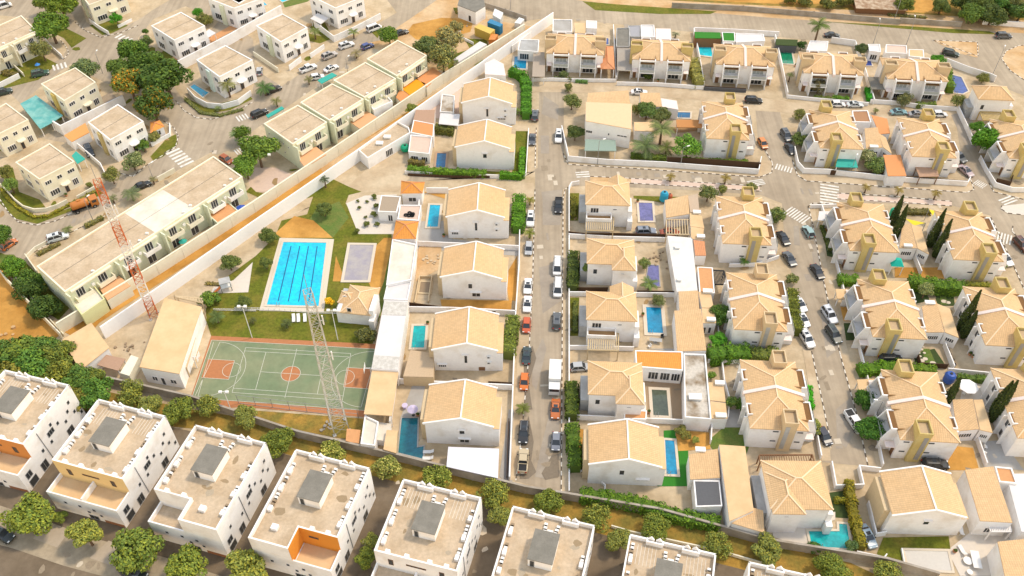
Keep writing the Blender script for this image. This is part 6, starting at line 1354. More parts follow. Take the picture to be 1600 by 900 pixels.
for lb,k,b,h,rz in (('street lamp at the palm garden wall',7,(500,140),7,20),('street lamp at the ochre-tower villa wall',7,(985,160),6,20),('street lamp at the middle street kerb beside two white cars',7,(292,805),6,180),('street lamp at the street wall above the dark pick-up',15,(292,180),6,180),
  ('street lamp on the main road near the dirt island',4,(885,262),8,80),('street lamp on the main road left of the tall palm',4,(690,260),7,80),('utility pole at the verge above the main road',4,(810,130),9,60),('street lamp at the roundabout kerb',4,(1390,440),8,60),
  ('street lamp on the upper estate street by the white van',5,(545,465),6,60),('street lamp near the long block entrance',5,(905,245),5,60),('street lamp at the left terrace junction',34,(1205,860),6,90),('street lamp at the terrace row street',2,(540,440),5,60),
  ('street lamp beside the teal awning',8,(555,200),5,60),('street lamp at the wooden canopy wall',8,(1060,245),5,60),('street lamp at the bush below the white pick-up',12,(700,800),5,170),('tall utility pole at the top left of the main road',2,(1490,55),8,60)): lamp(lb,k,b,h,rz)
# ================================================================ TREES, HEDGES
DG=(.06,.105,.02); MG=(.085,.135,.022); OL=(.14,.14,.045); BG=(.055,.19,.015); YG=(.20,.21,.055); GO=(.13,.125,.045); KH=(.22,.19,.09)
def T(lb,k,c,r,h,col=MG,kind='round',g=None): return tree(lb,k,c,r,h,col,g,kind)
T('big round dark green tree at the top left junction',1,(290,150),5.4,5.5,MG); T('large spreading tree at the top edge behind the round one',1,(350,20),5.2,5.5,(.11,.15,.025)); T('small spreading tree beside the pale top terrace',1,(270,10),3.6,4.5,(.12,.15,.03))
T('green upper part of the tree group at the estate bend',1,(770,300),5.0,5.5,(.07,.12,.022)); T('dark filling tree in the middle of the group at the estate bend',1,(860,380),4.8,5.6,(.06,.10,.02)); T('dark tree on the left flank of the group, over the street',1,(700,400),3.6,4.6,(.09,.13,.03)); T('flame tree with orange blossom at the estate bend',1,(755,480),4.9,5.5,(.13,.14,.03),'flame'); T('largest tree of the group at the estate bend',1,(965,455),6.8,6,(.055,.09,.02)); T('lowest dark tree of the group, over the dirt bank',1,(890,610),5.4,5,(.055,.085,.02),'flame')
T('grey-green domed tree behind the cream villa roof',1,(505,400),3.5,4,(.12,.15,.07)); T('thin olive tree in the left terrace garden',1,(240,290),3.0,3.5,(.15,.15,.06),'loose'); T('small clipped bush beside the upper white villa',1,(850,185),1.2,1.3,DG,'shrub'); T('low bushes by the fence of the upper white villa',1,(860,245),2.2,1.6,(.10,.13,.05),'shrub'); T('light green bush in the top terrace garden',1,(680,110),2.0,2.4,BG,'loose')
T('bright bush left of the villa at the top edge',1,(1160,75),1.8,2,BG,'loose'); T('grey shrubs in the plot above the terracotta strip',1,(1200,120),2.6,1.6,OL,'loose')
T('round tree at the corner of the crossing by the orange car',5,(1510,55),4.6,5,(.10,.15,.03)); T('lighter tree just below the corner tree',5,(1435,145),3.3,4,(.11,.18,.03)); T('low bush between the palm and the corner tree',1,(1420,780),2.4,3.2,MG,'loose')
T('dense green street tree beside the blue car',2,(780,205),3.0,3.6,MG); T('olive tree at the end of the terraced row',2,(1000,275),3.8,4.5,(.11,.13,.05)); T('twiggy tree in the dirt lot behind the row',2,(1120,240),4.4,4.5,KH,'loose'); T('wide olive tree by the long white shed',2,(1095,340),4.6,5,(.15,.15,.06),'loose'); T('thin bare bush on the dirt lot',2,(1170,165),2.5,1.8,KH,'loose'); T('small tree between the two long walls',2,(912,640),1.7,2,(.16,.17,.04))
T('dark green bush mass left of the long block, top',9,(170,40),3.4,2,(.05,.08,.02),'round'); T('dark green bush mass left of the long block, bottom',9,(270,150),3.6,2,(.05,.08,.02)); T('bright bush at the left green bank',5,(80,740),3.0,2.4,(.08,.15,.02),'round'); T('dark bush at the left green bank below the bright one',5,(170,830),3.2,2.2,DG,'round'); T('tree at the left edge above the green bank',5,(0,560),3.2,3.6,DG)
T('flowering bush at the front corner of the white villa',5,(775,125),3.0,2.4,(.12,.14,.06),'flower'); T('shrubs along the curved villa garden',1,(900,800),2.0,1.5,OL,'flower'); T('green shrub inside the gazebo garden',1,(830,850),1.8,1.6,MG,'shrub'); T('small leafy tree in the corner villa garden',5,(60,260),2.0,2.4,(.13,.19,.05),'loose'); T('olive bush behind the corner villa garden shed',5,(30,180),2.0,2.4,OL,'loose'); T('round clipped bush before the cream villa',5,(520,260),1.0,.7,OL,'shrub'); T('bush by the driveway wall of the mint garden',5,(650,200),2.2,2.6,OL,'loose')
G6='ball-shaped trees on the club lawn'
for lb,k,c,r in (('ball tree above the play area, beside the white wall',5,(1345,720),2.2),('ball tree at the top left of the club pool',6,(72,555),2.1),('ball tree at the access drive above the lawn',6,(400,405),2.1),('small ball tree left of the club pool deck',6,(55,715),1.7),('ball tree behind the floodlight by the railing',9,(1425,125),1.7)): T(lb,k,c,r,1.9,(.095,.115,.035),g=G6)
T('low bush at the lawn edge beside the changing building',9,(1225,110),2.4,1.4,MG,'shrub'); T('yellow-flowered bush beside the pool pavilion',10,(427,118),1.1,1,(.62,.36,.02),'shrub'); T('dark bush at the lower right lawn corner of the club',10,(640,320),2.2,1,(.09,.09,.035),'shrub')
for i,(c,r) in enumerate((((693,328),.8),((605,392),.55),((643,485),.85),((710,487),.7),((700,378),.8),((596,352),.5),((650,355),.5),((643,447),.5),((690,430),.8),((590,528),.8))): T(('cactus garden shrub '+['at the top','left of the paving','largest, in the middle','right of the largest','beside the store','by the stepping slabs','upper small one','small one above the largest','against the store front','at the bottom left corner'][i]),6,c,r,r*.8,(.10,.11,.03),'shrub')
mass=[((40,450),4.4),((150,420),4.4),((60,560),4.2),((210,500),4.8),((330,440),4.2),((350,560),4.4),((450,590),3.8),((110,640),3.0),((430,690),3.2),((560,650),3.6),((520,580),3.0),((-60,500),4.5),((260,420),3.6)]
nm=['far left, top','second from left, top','far left, lower','centre, largest crown','centre top','centre lower','right of centre','beside the first roof','between two roofs','right end','right upper','off the left edge','upper middle']
for i,(c,r) in enumerate(mass): T('tree of the grove above the leftmost block, '+nm[i],9,c,r,3.2,(.075+.03*(i%3),.125+.015*(i%2),.028),'round','trees of the dense grove')
GB='shrubs and small trees along the earth strip behind the white blocks'
row=[(9,(770,660),3.4,'olive tree behind the second white block'),(9,(880,730),2.9,'low olive bush right of the second white block'),(9,(1050,760),3.6,'wide olive bush before the court wall'),(9,(1215,730),2.9,'dark pointed tree before the court corner'),(9,(1440,790),2.9,'dark pointed tree below the court net posts'),
 (14,(130,125),3.6,'round tree behind the third white block, by the wall door'),(14,(440,175),3.2,'pink-flowering shrub behind the fourth white block'),(14,(770,270),3.3,'large flowering shrub between fourth and fifth blocks'),(14,(1070,320),3.2,'pale flowering shrub behind the fifth white block'),(14,(1390,420),3.3,'leafy tree between fifth and sixth blocks'),(14,(1430,540),2.4,'lower leafy tree between fifth and sixth blocks'),
 (15,(210,470),3.0,'olive shrub behind the sixth white block'),(15,(490,570),3.2,'tall shrub between sixth and seventh blocks'),(15,(630,690),2.6,'dark shrub in the passage between sixth and seventh blocks'),(15,(850,620),2.9,'olive shrub behind the seventh white block'),(15,(1200,730),3.0,'shrub between seventh and eighth blocks'),(15,(1490,760),3.4,'large round shrub behind the eighth white block'),(16,(440,860),3.2,'round shrub below the teal pool wall'),(16,(770,890),3.0,'round shrub at the bottom edge under the lawn'),(14,(670,700),1.8,'dark low shrub in the passage by the orange terrace block'),(14,(640,800),2.2,'lower dark shrub in the passage by the orange terrace block')]
for i,(k,c,r,lb) in enumerate(row): T(lb,k,c,r*.86,2.0,[(.155,.165,.04),(.17,.175,.05),(.125,.145,.03)][i%3],'flower' if ('flower' in lb) else 'loose' if i%3==0 else 'round',GB)
for i,(c,r,lb) in enumerate((((160,560),4.2,'first, largest, from the left edge'),((500,655),2.8,'second from the left, small and pale'),((800,740),4.0,'third, in front of the second gap'),((1100,840),3.4,'fourth, over the third block front'),((1450,870),3.6,'fifth, at the fourth block corner'),((350,555),1.3,'tiny one beside the first tree'))): T('street tree on the lower left pavement, '+lb,13,c,r,3.6 if r>2 else 1.2,[(.15,.175,.035),(.20,.205,.05),(.13,.16,.035)][i%3],'round','street trees on the lower left pavement')
# right estate trees
T('tree in front of the gable house behind the L-shaped hedge',6,(1238,70),1.2,2.6,(.16,.18,.08),'loose'); T('round-headed tree before the stepped hipped house',7,(447,745),1.1,3.2,(.11,.15,.04)); T('round-headed tree before the murky pool house',11,(580,703),.9,2.8,(.13,.17,.06))
T('bushes at the west end of the palm garden, upper',3,(350,600),2.6,2.2,(.12,.14,.05),'loose'); T('bushes at the west end of the palm garden, lower',3,(370,780),2.3,2.2,(.07,.09,.03),'round'); T('small round shrub at the lane corner',3,(325,505),1.3,1.4,OL,'shrub'); T('round tree left of the date palms',3,(790,645),2.7,2.8,(.09,.13,.04)); T('round tree above the date palms',3,(880,670),2.4,2.6,(.11,.12,.045))
T('bright leafy tree between palms and ochre tower',3,(1030,860),3.4,3.2,(.10,.20,.03),'loose'); T('thin shrub behind the tiled annex of the palm garden',3,(735,640),1.8,1.8,OL,'loose')
T('bush beside the fenced garden of the leftmost row villa',3,(300,440),1.6,1.2,(.10,.12,.05),'shrub'); T('dark planting in front of the second row villa',3,(800,450),1.5,.9,(.06,.08,.02),'shrub'); T('dark leafed tree in front of the fourth row villa',4,(375,500),2.6,2.4,(.12,.10,.06),'round'); T('bush in front of the last row villa',4,(875,585),2.3,1.8,(.13,.13,.06),'loose'); T('green bush at the road behind the last row villa',4,(1075,350),1.9,2.2,(.06,.17,.015)); T('shrub right of the last row villa',4,(1190,590),2.2,2,(.16,.17,.06),'loose')
T('dark bush behind the violet-blue pool wall',4,(625,290),2.2,2.4,(.07,.09,.04)); T('clipped dark bush beside the white barred outbuilding',4,(270,265),1.6,1.6,(.04,.08,.02),'shrub'); T('bushes behind the small hipped house',4,(1335,460),1.8,1.4,OL,'loose')
T('large bright green tree in the yard left of the right edge villa',4,(1350,820),4.2,3.6,(.07,.16,.015)); T('small green tree just above the large bright tree',4,(1310,745),2.0,2.2,(.07,.15,.02)); T('leafy shrubs in front of the teal-awning villa, left',4,(265,820),2.2,1.5,(.10,.13,.04),'loose'); T('leafy shrub at the lane corner before the teal-awning villa',4,(260,675),1.8,1.2,OL,'loose')
T('variegated shrub mass right of the teal awning, upper',8,(660,90),2.6,2,(.17,.18,.09),'flower'); T('variegated shrub mass right of the teal awning, lower',8,(710,150),2.6,1.8,(.11,.15,.05),'loose'); T('bush below the teal awning villa, round and yellow-green',8,(685,150),1.2,1.2,YG,'shrub')
T('bush right of the corner villa at the junction',8,(125,440),2.6,1.9,(.12,.15,.05),'loose'); T('bush at the garden corner above the corner villa',7,(1150,310),2.5,2.2,(.12,.14,.055),'loose'); T('low bush beside the corner villa tower',7,(1400,275),1.6,1.2,OL,'shrub'); T('shrub behind the store of the tiled pool house',7,(1235,290),1.6,1.1,OL,'shrub')
T('bush at the kerb below the corner villa',8,(210,805),1.7,1.4,(.14,.15,.06),'shrub'); T('dark round tree beside the middle twin villa',11,(1228,200),2.7,2.6,(.055,.10,.02)); T('bright green bush left of the tangled hedge, top',11,(1205,345),1.9,2,(.07,.20,.02)); T('small ball bush in the pale yard',11,(1172,550),1.1,1,(.10,.16,.03),'shrub'); T('ball bush by the annex, lower',11,(1290,705),1.5,1.4,(.10,.15,.04),'shrub'); T('dark bush beside the lower ball bush',11,(1345,720),1.4,1.3,DG,'shrub')
T('yellow-green bush at the kerb above the black van',12,(345,850),1.5,1.4,(.16,.17,.05),'shrub'); T('dense shrub by the pavement left of the lowest twin villa, upper',12,(650,690),2.3,1.9,(.05,.11,.02)); T('dense shrub by the pavement left of the lowest twin villa, lower',12,(685,860),2.8,2.2,(.05,.115,.02)); T('pale tree between the two lawns behind the hedge',12,(1000,50),1.8,2.4,(.2,.22,.1),'loose')
T('oval bush in the yard of the lowest middle house',15,(1000,60),1.5,1.3,(.14,.13,.04),'shrub'); T('tiny bush in the bare-earth yard of the lowest middle house',15,(1075,105),.9,.8,YG,'shrub'); T('bush beside the teal pool corner, by the car',16,(570,730),1.3,1.2,(.09,.13,.05),'shrub'); T('small bush at the teal pool, left corner',16,(345,735),1.2,.7,(.07,.13,.03),'shrub')
T('small shrub on the rubble yard wall',11,(860,110),1.4,1,(.13,.14,.06),'loose'); T('yucca-like plant at the violet pool',7,(775,720),1.6,1.4,(.14,.17,.06),'loose')
T('dry shrub in the field at the top right, left one',4,(880,30),3,2.4,(.10,.12,.03)); T('dry shrub in the field at the top right, middle one',4,(1090,40),3.4,2.2,(.08,.10,.03)); 
for i,c in enumerate(((1230,20),(1330,40),(1420,30),(1510,40),(1560,70),(1270,80),(1390,90),(1480,-20))): T('thicket tree at the top right corner, '+['first','second','third','fourth','at the right edge','low front left','low front middle','rearmost'][i]+' from the left',4,c,4.2,3,(.065+.02*(i%2),.085+.02*(i%3),.028),'round','dark thicket trees')
for i,c in enumerate(((520,10),(590,0),(430,20),(300,5),(200,-10))): T('low dry bush in the yellow field, '+['beside the shack','behind the shack','left of the shack','near the left field edge','leftmost'][i],4,c,2.6,1.4,(.10,.10,.03),'shrub')
H_='clipped hedges'
hd=[('long curved bright hedge between the furthest gable house and the street',21,[(1190,60),(1300,110),(1335,200),(1330,480)],2.2,2.4,BG),('front run of the L-shaped hedge at the access street',6,[(890,165),(1100,182),(1345,190)],1.5,1.5,(.09,.21,.02)),('rear right part of the L-shaped hedge',6,[(1430,200),(1555,205),(1562,50)],1.5,1.3,(.07,.22,.015)),
 ('dark inner hedge of the dark blue pool garden',6,[(895,125),(985,130)],1.4,1.2,OL),('tall bushy hedge right of the blue-pool house',22,[(1268,235),(1262,380),(1255,520)],2.6,2.6,(.07,.20,.015)),('leafy hedge right of the teal-pool house',23,[(1450,470),(1430,640),(1400,800)],2.6,2.4,(.11,.17,.03)),
 ('dark hedge row behind the brown patio of the alley',21,[(485,600),(650,620)],2.0,2.2,(.10,.13,.03)),('green shrubs left of the corner hipped house',7,[(360,330),(358,440)],1.0,1.2,(.12,.14,.02)),('dark hedge left of the stepped hipped house',7,[(362,660),(355,860)],2.0,2.2,(.055,.095,.02)),('shrub border left of the paved-deck house',11,[(372,120),(368,290)],.7,1.0,(.09,.13,.03)),
 ('hedge left of the murky pool house',11,[(350,600),(352,790)],2.2,2.2,(.07,.12,.02)),('hedge left of the lowest middle house',15,[(352,20),(362,150),(372,265)],2.4,2.2,(.07,.15,.02)),('long bushy hedge on top of the bottom boundary wall',15,[(400,425),(560,445),(760,480),(950,545),(1100,575),(1215,595)],2.0,2.2,(.08,.18,.02)),
 ('bright tangled hedge below the middle twin villa, left half',11,[(1160,430),(1260,415),(1385,420)],2.6,3.0,(.075,.19,.02)),('bright tangled hedge below the middle twin villa, right half',11,[(1400,425),(1560,430)],2.0,2.6,(.11,.17,.035)),('creeper hedge behind the parked white cars',12,[(215,60),(222,190),(245,290)],2.4,2.2,(.10,.14,.02)),
 ('bright green hedge strip beside the kerb of the right-hand street',12,[(310,620),(325,740)],1.4,1.2,(.04,.30,.01)),('hedge right of the corner villa yard, above the pale carport',8,[(490,815),(600,818)],1.6,2.2,(.08,.19,.02)),('long bushy hedge behind the two lawns',8,[(900,820),(1040,850),(1220,860)],2.4,2.8,(.08,.18,.02)),
 ('thin yellow-green hedge right of the long bushy hedge',8,[(1230,840),(1420,850)],1.0,1.0,(.16,.20,.03)),('clipped hedge below the black car, left part',12,[(610,520),(740,505),(850,500)],1.6,2.4,(.075,.19,.015)),('clipped hedge below the black car, right part',12,[(920,505),(1055,515)],1.2,1.6,(.10,.20,.02)),
 ('thin hedge above the white parasol terrace',12,[(1190,560),(1420,580)],1.2,1.2,(.08,.16,.03)),('bamboo hedge between the second row villa and the turquoise pool plot',3,[(1065,360),(1075,430),(1100,490)],2.6,2.4,(.22,.26,.07)),('planting under the leftmost row villa balconies',3,[(250,455),(345,465)],1.0,.8,(.10,.13,.05)),
 ('rounded clipped hedge on the pavement of the leftmost row villa',3,[(375,472),(440,478)],.8,.9,(.10,.22,.06)),('clipped hedge front of the fourth row villa, left piece',4,[(345,570),(445,578)],1.0,1.0,(.09,.14,.03)),('clipped hedge front of the fourth row villa, right piece',4,[(455,575),(545,580)],1.2,1.2,(.08,.20,.02)),
 ('bright hedge slab between the last two row villas',4,[(655,520),(672,580)],1.2,1.2,(.04,.30,.02)),('hedge front of the last row villa, right piece',4,[(945,615),(1055,615)],1.2,1.3,(.11,.18,.04)),('tall hedge between the last row villa and the irregular pool',4,[(1125,420),(1145,520)],2.2,1.8,(.09,.19,.02)),
 ('hedge along the front wall by the ochre tower',7,[(1000,110),(1200,118),(1380,125)],1.0,1.0,(.09,.17,.02)),('plants behind the palm garden wall',7,[(700,85),(900,100)],1.0,1.4,(.08,.14,.02)),('narrow climbing hedge between the teal pool and the silver car',16,[(545,350),(565,470),(590,600),(625,730)],1.8,1.4,(.16,.17,.02)),
 ('hedge over the small dark lawn right of the hipped house',16,[(470,455),(540,455)],1.0,.8,(.15,.18,.02)),('low plants along the mint garden wall',1,[(1090,580),(1180,660),(1290,675),(1420,640)],.5,1.0,(.12,.16,.05)),('low hedge under the cream corner villa wall',36,[(10,560),(110,690),(240,800),(400,890),(560,880),(830,740)],.5,.7,(.17,.19,.02)),
 ('plants behind the corner villa wall',36,[(820,740),(870,720),(1150,575)],.6,.8,(.17,.19,.04)),('low hedge at the street side of the long block, lower',40,[(120,240),(240,180),(340,130)],.6,1.0,(.14,.15,.05)),('low hedge at the street side of the long block, upper',5,[(500,500),(600,450)],.8,1.0,(.13,.15,.05)),
 ('olive hedge in the left terrace garden',34,[(0,780),(80,860),(200,870)],.8,1.6,OL),('green plants beside the dirt lot gatehouse',39,[(600,110),(740,140)],.7,1.2,(.22,.22,.06)),('dark planting of the play area edge',9,[(1340,20),(1210,10)],.4,.8,OL),('creepers on the rock wall behind the yellow sails',25,[(640,200),(810,205)],.9,1.6,(.12,.13,.04)),
 ('planting at the right edge below the cross street',8,[(390,500),(440,640)],.7,.8,(.08,.12,.03)),('scrub at the verge in front of the block wall',4,[(780,85),(1000,100)],.5,1.2,(.13,.15,.05))]
for lb,k,pts,h,wd,col in hd: hedge(lb,k,pts,h,wd,col,H_ if 'clipped' in lb else None,dens=22,leaf=.22)
# palms (base pixel, height, crown radius)
MPG='small palms in the centre strips'
for lb,k,b,h,r in (('small palm in the centre strip near the corner hipped house',7,(925,240),1.6,1.4),('small palm in the centre strip near the junction',7,(1245,255),1.9,1.5),('small palm in the right centre strip, leftmost',8,(640,305),1.7,1.3),('small palm in the right centre strip, middle',8,(830,322),1.7,1.3),('small palm in the right centre strip, rightmost',8,(1045,345),2.0,1.4)): palm(lb,k,b,h,r,(.26,.19,.05),MPG)
for lb,k,b,h,r,c in (('small palm on the kerb above the white car with a sunroof',22,(1368,300),1.4,1.3,(.20,.18,.03)),('small palm on the kerb between two parked cars',22,(1365,615),1.6,1.5,(.16,.18,.03)),('small palm on the pavement by the puddles',11,(62,770),1.4,1.6,(.13,.15,.03)),
 ('tall palm rising at the main road, beside the dark car',4,(345,262),6.0,3.6,(.10,.14,.03)),('big date palm in the garden, upper one',3,(865,845),4.4,3.8,(.15,.18,.06)),('big date palm in the garden, lower left one',7,(775,85),2.6,4.2,(.12,.16,.06)),('date palm in the garden at the right, lower',7,(900,75),1.6,2.6,(.13,.15,.04)),
 ('palm in the violet pool yard',7,(800,870),1.6,2.2,(.13,.18,.05)),('palm beside the blue deck pool wall',11,(855,140),1.2,1.6,(.12,.15,.05)),('tall palm beside the mint villa',1,(1350,570),4.0,2.6,(.20,.20,.07)),('short palm at the street corner by the villa drive',1,(1280,650),.8,1.1,(.18,.22,.08)),
 ('palm at the left side of the street by the dark jeeps',2,(60,560),2.4,3.0,(.08,.15,.04)),('palm in the garden of the white villa with the white car',2,(350,230),2.6,2.0,(.17,.20,.06)),('palm at the tall white corner wall',2,(575,225),2.0,1.9,(.17,.20,.06)),('bare-looking palm at the street by the blue car',2,(590,340),1.6,1.9,(.26,.21,.10)),('palm at the terraced row street, lower left',2,(125,625),1.8,1.7,(.20,.19,.07)),('palm at the terraced row street, by the netting',2,(312,495),1.6,1.5,(.20,.18,.07)),
 ('tree-like palm at the corner above the round tree',1,(1410,830),2.2,2.6,(.11,.19,.05)),('leafy palm before the parked dark car and the long block',5,(785,350),2.2,2.6,(.15,.18,.08)),('small palm behind the mast on the estate street',5,(670,365),1.4,1.4,(.18,.18,.08)),('palm above the long block entrance',5,(905,255),1.6,1.1,(.2,.18,.08)),('small palm beside the white jeep',5,(405,540),1.2,1.4,(.16,.18,.06)),('palm at the villa gate below the flame trees',1,(850,890),1.6,1.6,(.10,.18,.05)),
 ('thin palm against the white wall at the drive',6,(410,275),2.4,1.4,(.08,.10,.05)),('wide palm on the club lawn, left',9,(1280,240),1.8,1.9,(.10,.14,.04)),('small palm on the club lawn beside the floodlight',9,(1485,245),.9,1.0,(.09,.10,.03)),('dark palm on the lawn below the sun loungers',10,(185,270),1.2,1.4,(.08,.10,.03)),('dark palm on the lawn behind the pale mast',10,(385,250),1.2,1.4,(.08,.10,.03)),
 ('palm in the yard of the fourth row villa',4,(195,480),2.2,1.2,(.20,.22,.08)),('pale palm in the steel-grey yard behind the second row villa',3,(955,225),1.4,1.6,(.22,.22,.12)),('small palm in the lane before the teal pick-up',4,(702,665),1.0,1.0,(.15,.16,.04)),('bushy palm at the palm garden wall, far left',3,(330,540),.8,1.3,(.14,.15,.05)),
 ('palm-like tree beside the gable house far up the row',21,(1240,470),1.0,1.5,(.16,.22,.05)),('palm tree at the drive of the corner twin villa',7,(1355,730),1.4,1.3,(.12,.22,.04)),('leaning shrub palm at the right edge lane',5,(1410,720),1.5,1.1,(.12,.22,.03)) if False else ('small bright palm at the side of the yellow sails villa',8,(1430,760),1.4,1.2,(.12,.24,.04)),
 ('spiky palm right of the small hipped house',4,(1345,470),1.2,1.2,(.12,.15,.05))): palm(lb,k,b,h,r,c)
for lb,k,b,t in (('cypress beside the green tank, left of its pair',25,(505,330),(612,75)),('cypress beside the green tank, right of its pair',25,(530,420),(620,150)),('cypress right of the yellow sails, left of its pair',25,(805,480),(930,180)),('cypress right of the yellow sails, right of its pair',25,(850,560),(972,262)),
  ('cypress crossing the twin villa at the right, upper one',12,(1195,290),(1305,50)),('cypress crossing the twin villa at the right, lower one',12,(1215,330),(1315,170)),('cypress right of the blue water tank',26,(925,830),(1075,600)),('cypress at the dark terrace furniture, far right',26,(1290,900),(1490,625)),('cypress at the right edge by the grey paving',12,(1385,820),(1530,580))): cypress(lb,k,b,t)
# ================================================================ VEHICLES
g1='cars parked along the middle street'; g2='cars parked along the right-hand street'; g3='cars parked in the upper estate street'
for a in ((3,(135,675),86,'suv',GY,'dark car half under the hedge at the top of the middle street',g1),('3',(118,815),266,'sedan',GY,'grey saloon parked at the yard gate, top left of the middle street',g1),(7,(108,460),266,'suv',WH,'white car with a dark sunroof beside the tall hedge',g1),(7,(98,630),266,'hatch',SI,'silver car below the small palm',g1),
 (7,(93,850),266,'sedan',WH,'white car on the left kerb, upper of two',g1),(11,(90,130),266,'sedan',WH,'white car on the left kerb, lower of two',g1),(11,(85,255),266,'hatch',(.55,.10,.03),'orange-red car with a dark roof beside the leafy hedge',g1),(11,(85,430),86,'sedan',(.03,.05,.05),'dark teal car half on the pavement',g1),(11,(72,585),266,'hatch',OR,'bright orange taxi-like car on the left pavement',g1),
 (15,(68,60),266,'suv',BK,'black off-roader at the left kerb near the street end',g1),(15,(65,225),86,'pickup',BE,'beige pick-up with an open bed at the street end',g1),(3,(273,800),266,'suv',WH,'white car on the right side at the top of the middle street',g1),(7,(272,380),266,'pickup',BK,'black pick-up beside the corner hipped house',g1),
 (7,(265,740),266,'van',WH,'white people carrier at the right kerb, upper of two',g1),(11,(268,40),266,'van',WH,'white people carrier at the right kerb, lower of two',g1),(11,(262,230),86,'suv',GY,'dark grey car alone at the right kerb',g1),(11,(255,745),266,'sedan',(.50,.14,.03),'orange and dark car behind the box truck',g1),(15,(258,110),266,'hatch',(.20,.21,.24),'blue-grey hatchback beside the lowest middle house',g1),
 (7,(785,530),2,'suv',(.22,.24,.28),'grey car in the drive below the purple pool',None),(7,(925,535),2,'sedan',(.45,.10,.04),'red car under the slatted carport',None),(11,(400,500),5,'hatch',SI,'silver car in the drive beside the murky pool house',None),
 (8,(165,570),285,'sedan',BK,'dark car below the crossing, left kerb, upper of two',g2),(8,(202,690),285,'sedan',GY,'dark grey car, left kerb, lower of two',g2),(8,(312,530),100,'hatch',(.30,.42,.40),'silver-green car beside the corner at the crossing',g2),(8,(365,765),283,'sedan',BK,'black car at the right kerb below the silver-green one',g2),
 (12,(262,130),284,'sedan',WH,'white car half hidden by the creeper hedge',g2),(12,(278,218),284,'sedan',WH,'white car, middle of the three at the creeper hedge',g2),(12,(302,335),284,'suv',WH,'white car, lowest of the three, at the bright hedge',g2),(12,(435,195),284,'suv',(.62,.63,.66),'silver-white car beside the plot wall',g2),(12,(460,310),284,'suv',(.05,.06,.05),'dark off-roader behind the silver-white car',g2),
 (12,(580,820),286,'pickup',WH,'white pick-up at the bushes of the right-hand street',g2),(16,(405,80),286,'hatch',(.04,.04,.05),'black van-like car below the yellow-green bush',g2),(4,(45,840),280,'hatch',(.62,.22,.05),'orange car at the ochre-tower villa drive',None),(4,(182,795),280,'suv',GY,'dark car at the upper kerb, first of two',g2),(4,(207,872),280,'sedan',BK,'dark car at the upper kerb, second of two',g2),
 (4,(840,655),2,'sedan',(.20,.34,.36),'teal-blue car in the lane behind the palm',None),(4,(948,668),-3,'sedan',(.30,.30,.30),'grey car behind the teal-blue one',None),(4,(1080,668),0,'hatch',WH,'small white car in the lane at the right tower',None),(4,(585,612),0,'sedan',(.6,.62,.6),'white car in front of the clipped hedge wall',None),(4,(485,610),0,'hatch',WH,'white van-like car in the lane left of the tower',None),
 (3,(1415,588),-4,'suv',BK,'black off-roader in the lane under the third row villa',None),(3,(745,538),-3,'sedan',WH,'white car in the lane behind the lean-to roofed house',None),(4,(450,205),-4,'sedan',BK,'dark car on the main road behind the tall palm',None),(4,(1455,210),0,'suv',GY,'dark car on the main road near the right edge',None),(4,(1145,312),-24,'suv',(.02,.035,.025),'dark green car on the slip road before the island',None),
 (8,(1190,95),295,'suv',GY,'dark car in the shaded side street, upper',None),(8,(1235,175),292,'sedan',(.42,.32,.32),'pinkish grey car in the shaded side street, lower',None),(8,(1467,690),283,'sedan',WH,'white car at the corner of the yellow sails villa',None),(8,(1562,610),283,'suv',(.12,.04,.02),'maroon car at the right edge of the side street',None),
 (12,(795,455),0,'suv',BK,'black car parked below the ochre tower',None),(16,(1055,245),-2,'suv',BK,'black car in the drive behind the large gable house',None),(16,(658,665),283,'sedan',(.36,.44,.48),'pale blue car in the drive between hedge and gable house',None),
 (2,(305,400),40,'pickup',WH,'white pick-up in front of the white villa gate',g3),(2,(430,325),40,'suv',(.45,.40,.36),'grey-brown car with a pale roof, upper kerb',g3),(2,(530,265),35,'suv',WH,'white car on the upper kerb by the lawn wall',g3),(2,(440,400),42,'sedan',WH,'white car with dark glass roof, lower kerb',g3),(2,(652,270),40,'hatch',BL,'dark blue car at the street tree',g3),(2,(692,165),38,'van',WH,'white delivery van at the top of the estate street',g3),
 (2,(358,450),20,'hatch',WH,'white car partly under the green netting',g3),(2,(850,190),30,'sedan',BK,'dark car behind the street tree',g3),(2,(100,525),38,'suv',(.03,.025,.02),'dark brown car beside the palm, upper left kerb',g3),(2,(20,665),42,'suv',BK,'black car with a white roof at the teal netting',g3),(1,(235,430),25,'suv',(.05,.10,.07),'dark green car behind the cream villa',None),(1,(18,540),30,'suv',(.03,.05,.04),'dark car at the left edge drive',None),
 (1,(20,35),38,'van',WH,'white van at the top left corner',None),(36,(1045,120),300,'suv',(.05,.05,.05),'black jeep on the drive beside the teal awning',None),(5,(1325,108),322,'hatch',(.36,.09,.02),'orange-brown car at the crossing below the palm',None),(5,(338,565),28,'suv',(.70,.72,.70),'white jeep on the estate street left of the long block',None),(5,(830,262),40,'sedan',BK,'dark car half behind the leafy palm',None),
 (5,(50,605),60,'hatch',(.55,.16,.04),'small orange car at the left edge under the tree',None),(13,(10,655),335,'suv',(.03,.035,.03),'dark car at the far left of the lower pavement',None),(13,(785,885),338,'suv',(.03,.035,.03),'dark car under the third street tree',None),(2,(20,415),100,'hatch',SI,'pale car in the yard below the white villa',None)):
    k,c,an,kd,col,lb,gg=a; car(lb,int(k),c,an,kd,col,gg,scale=.97)
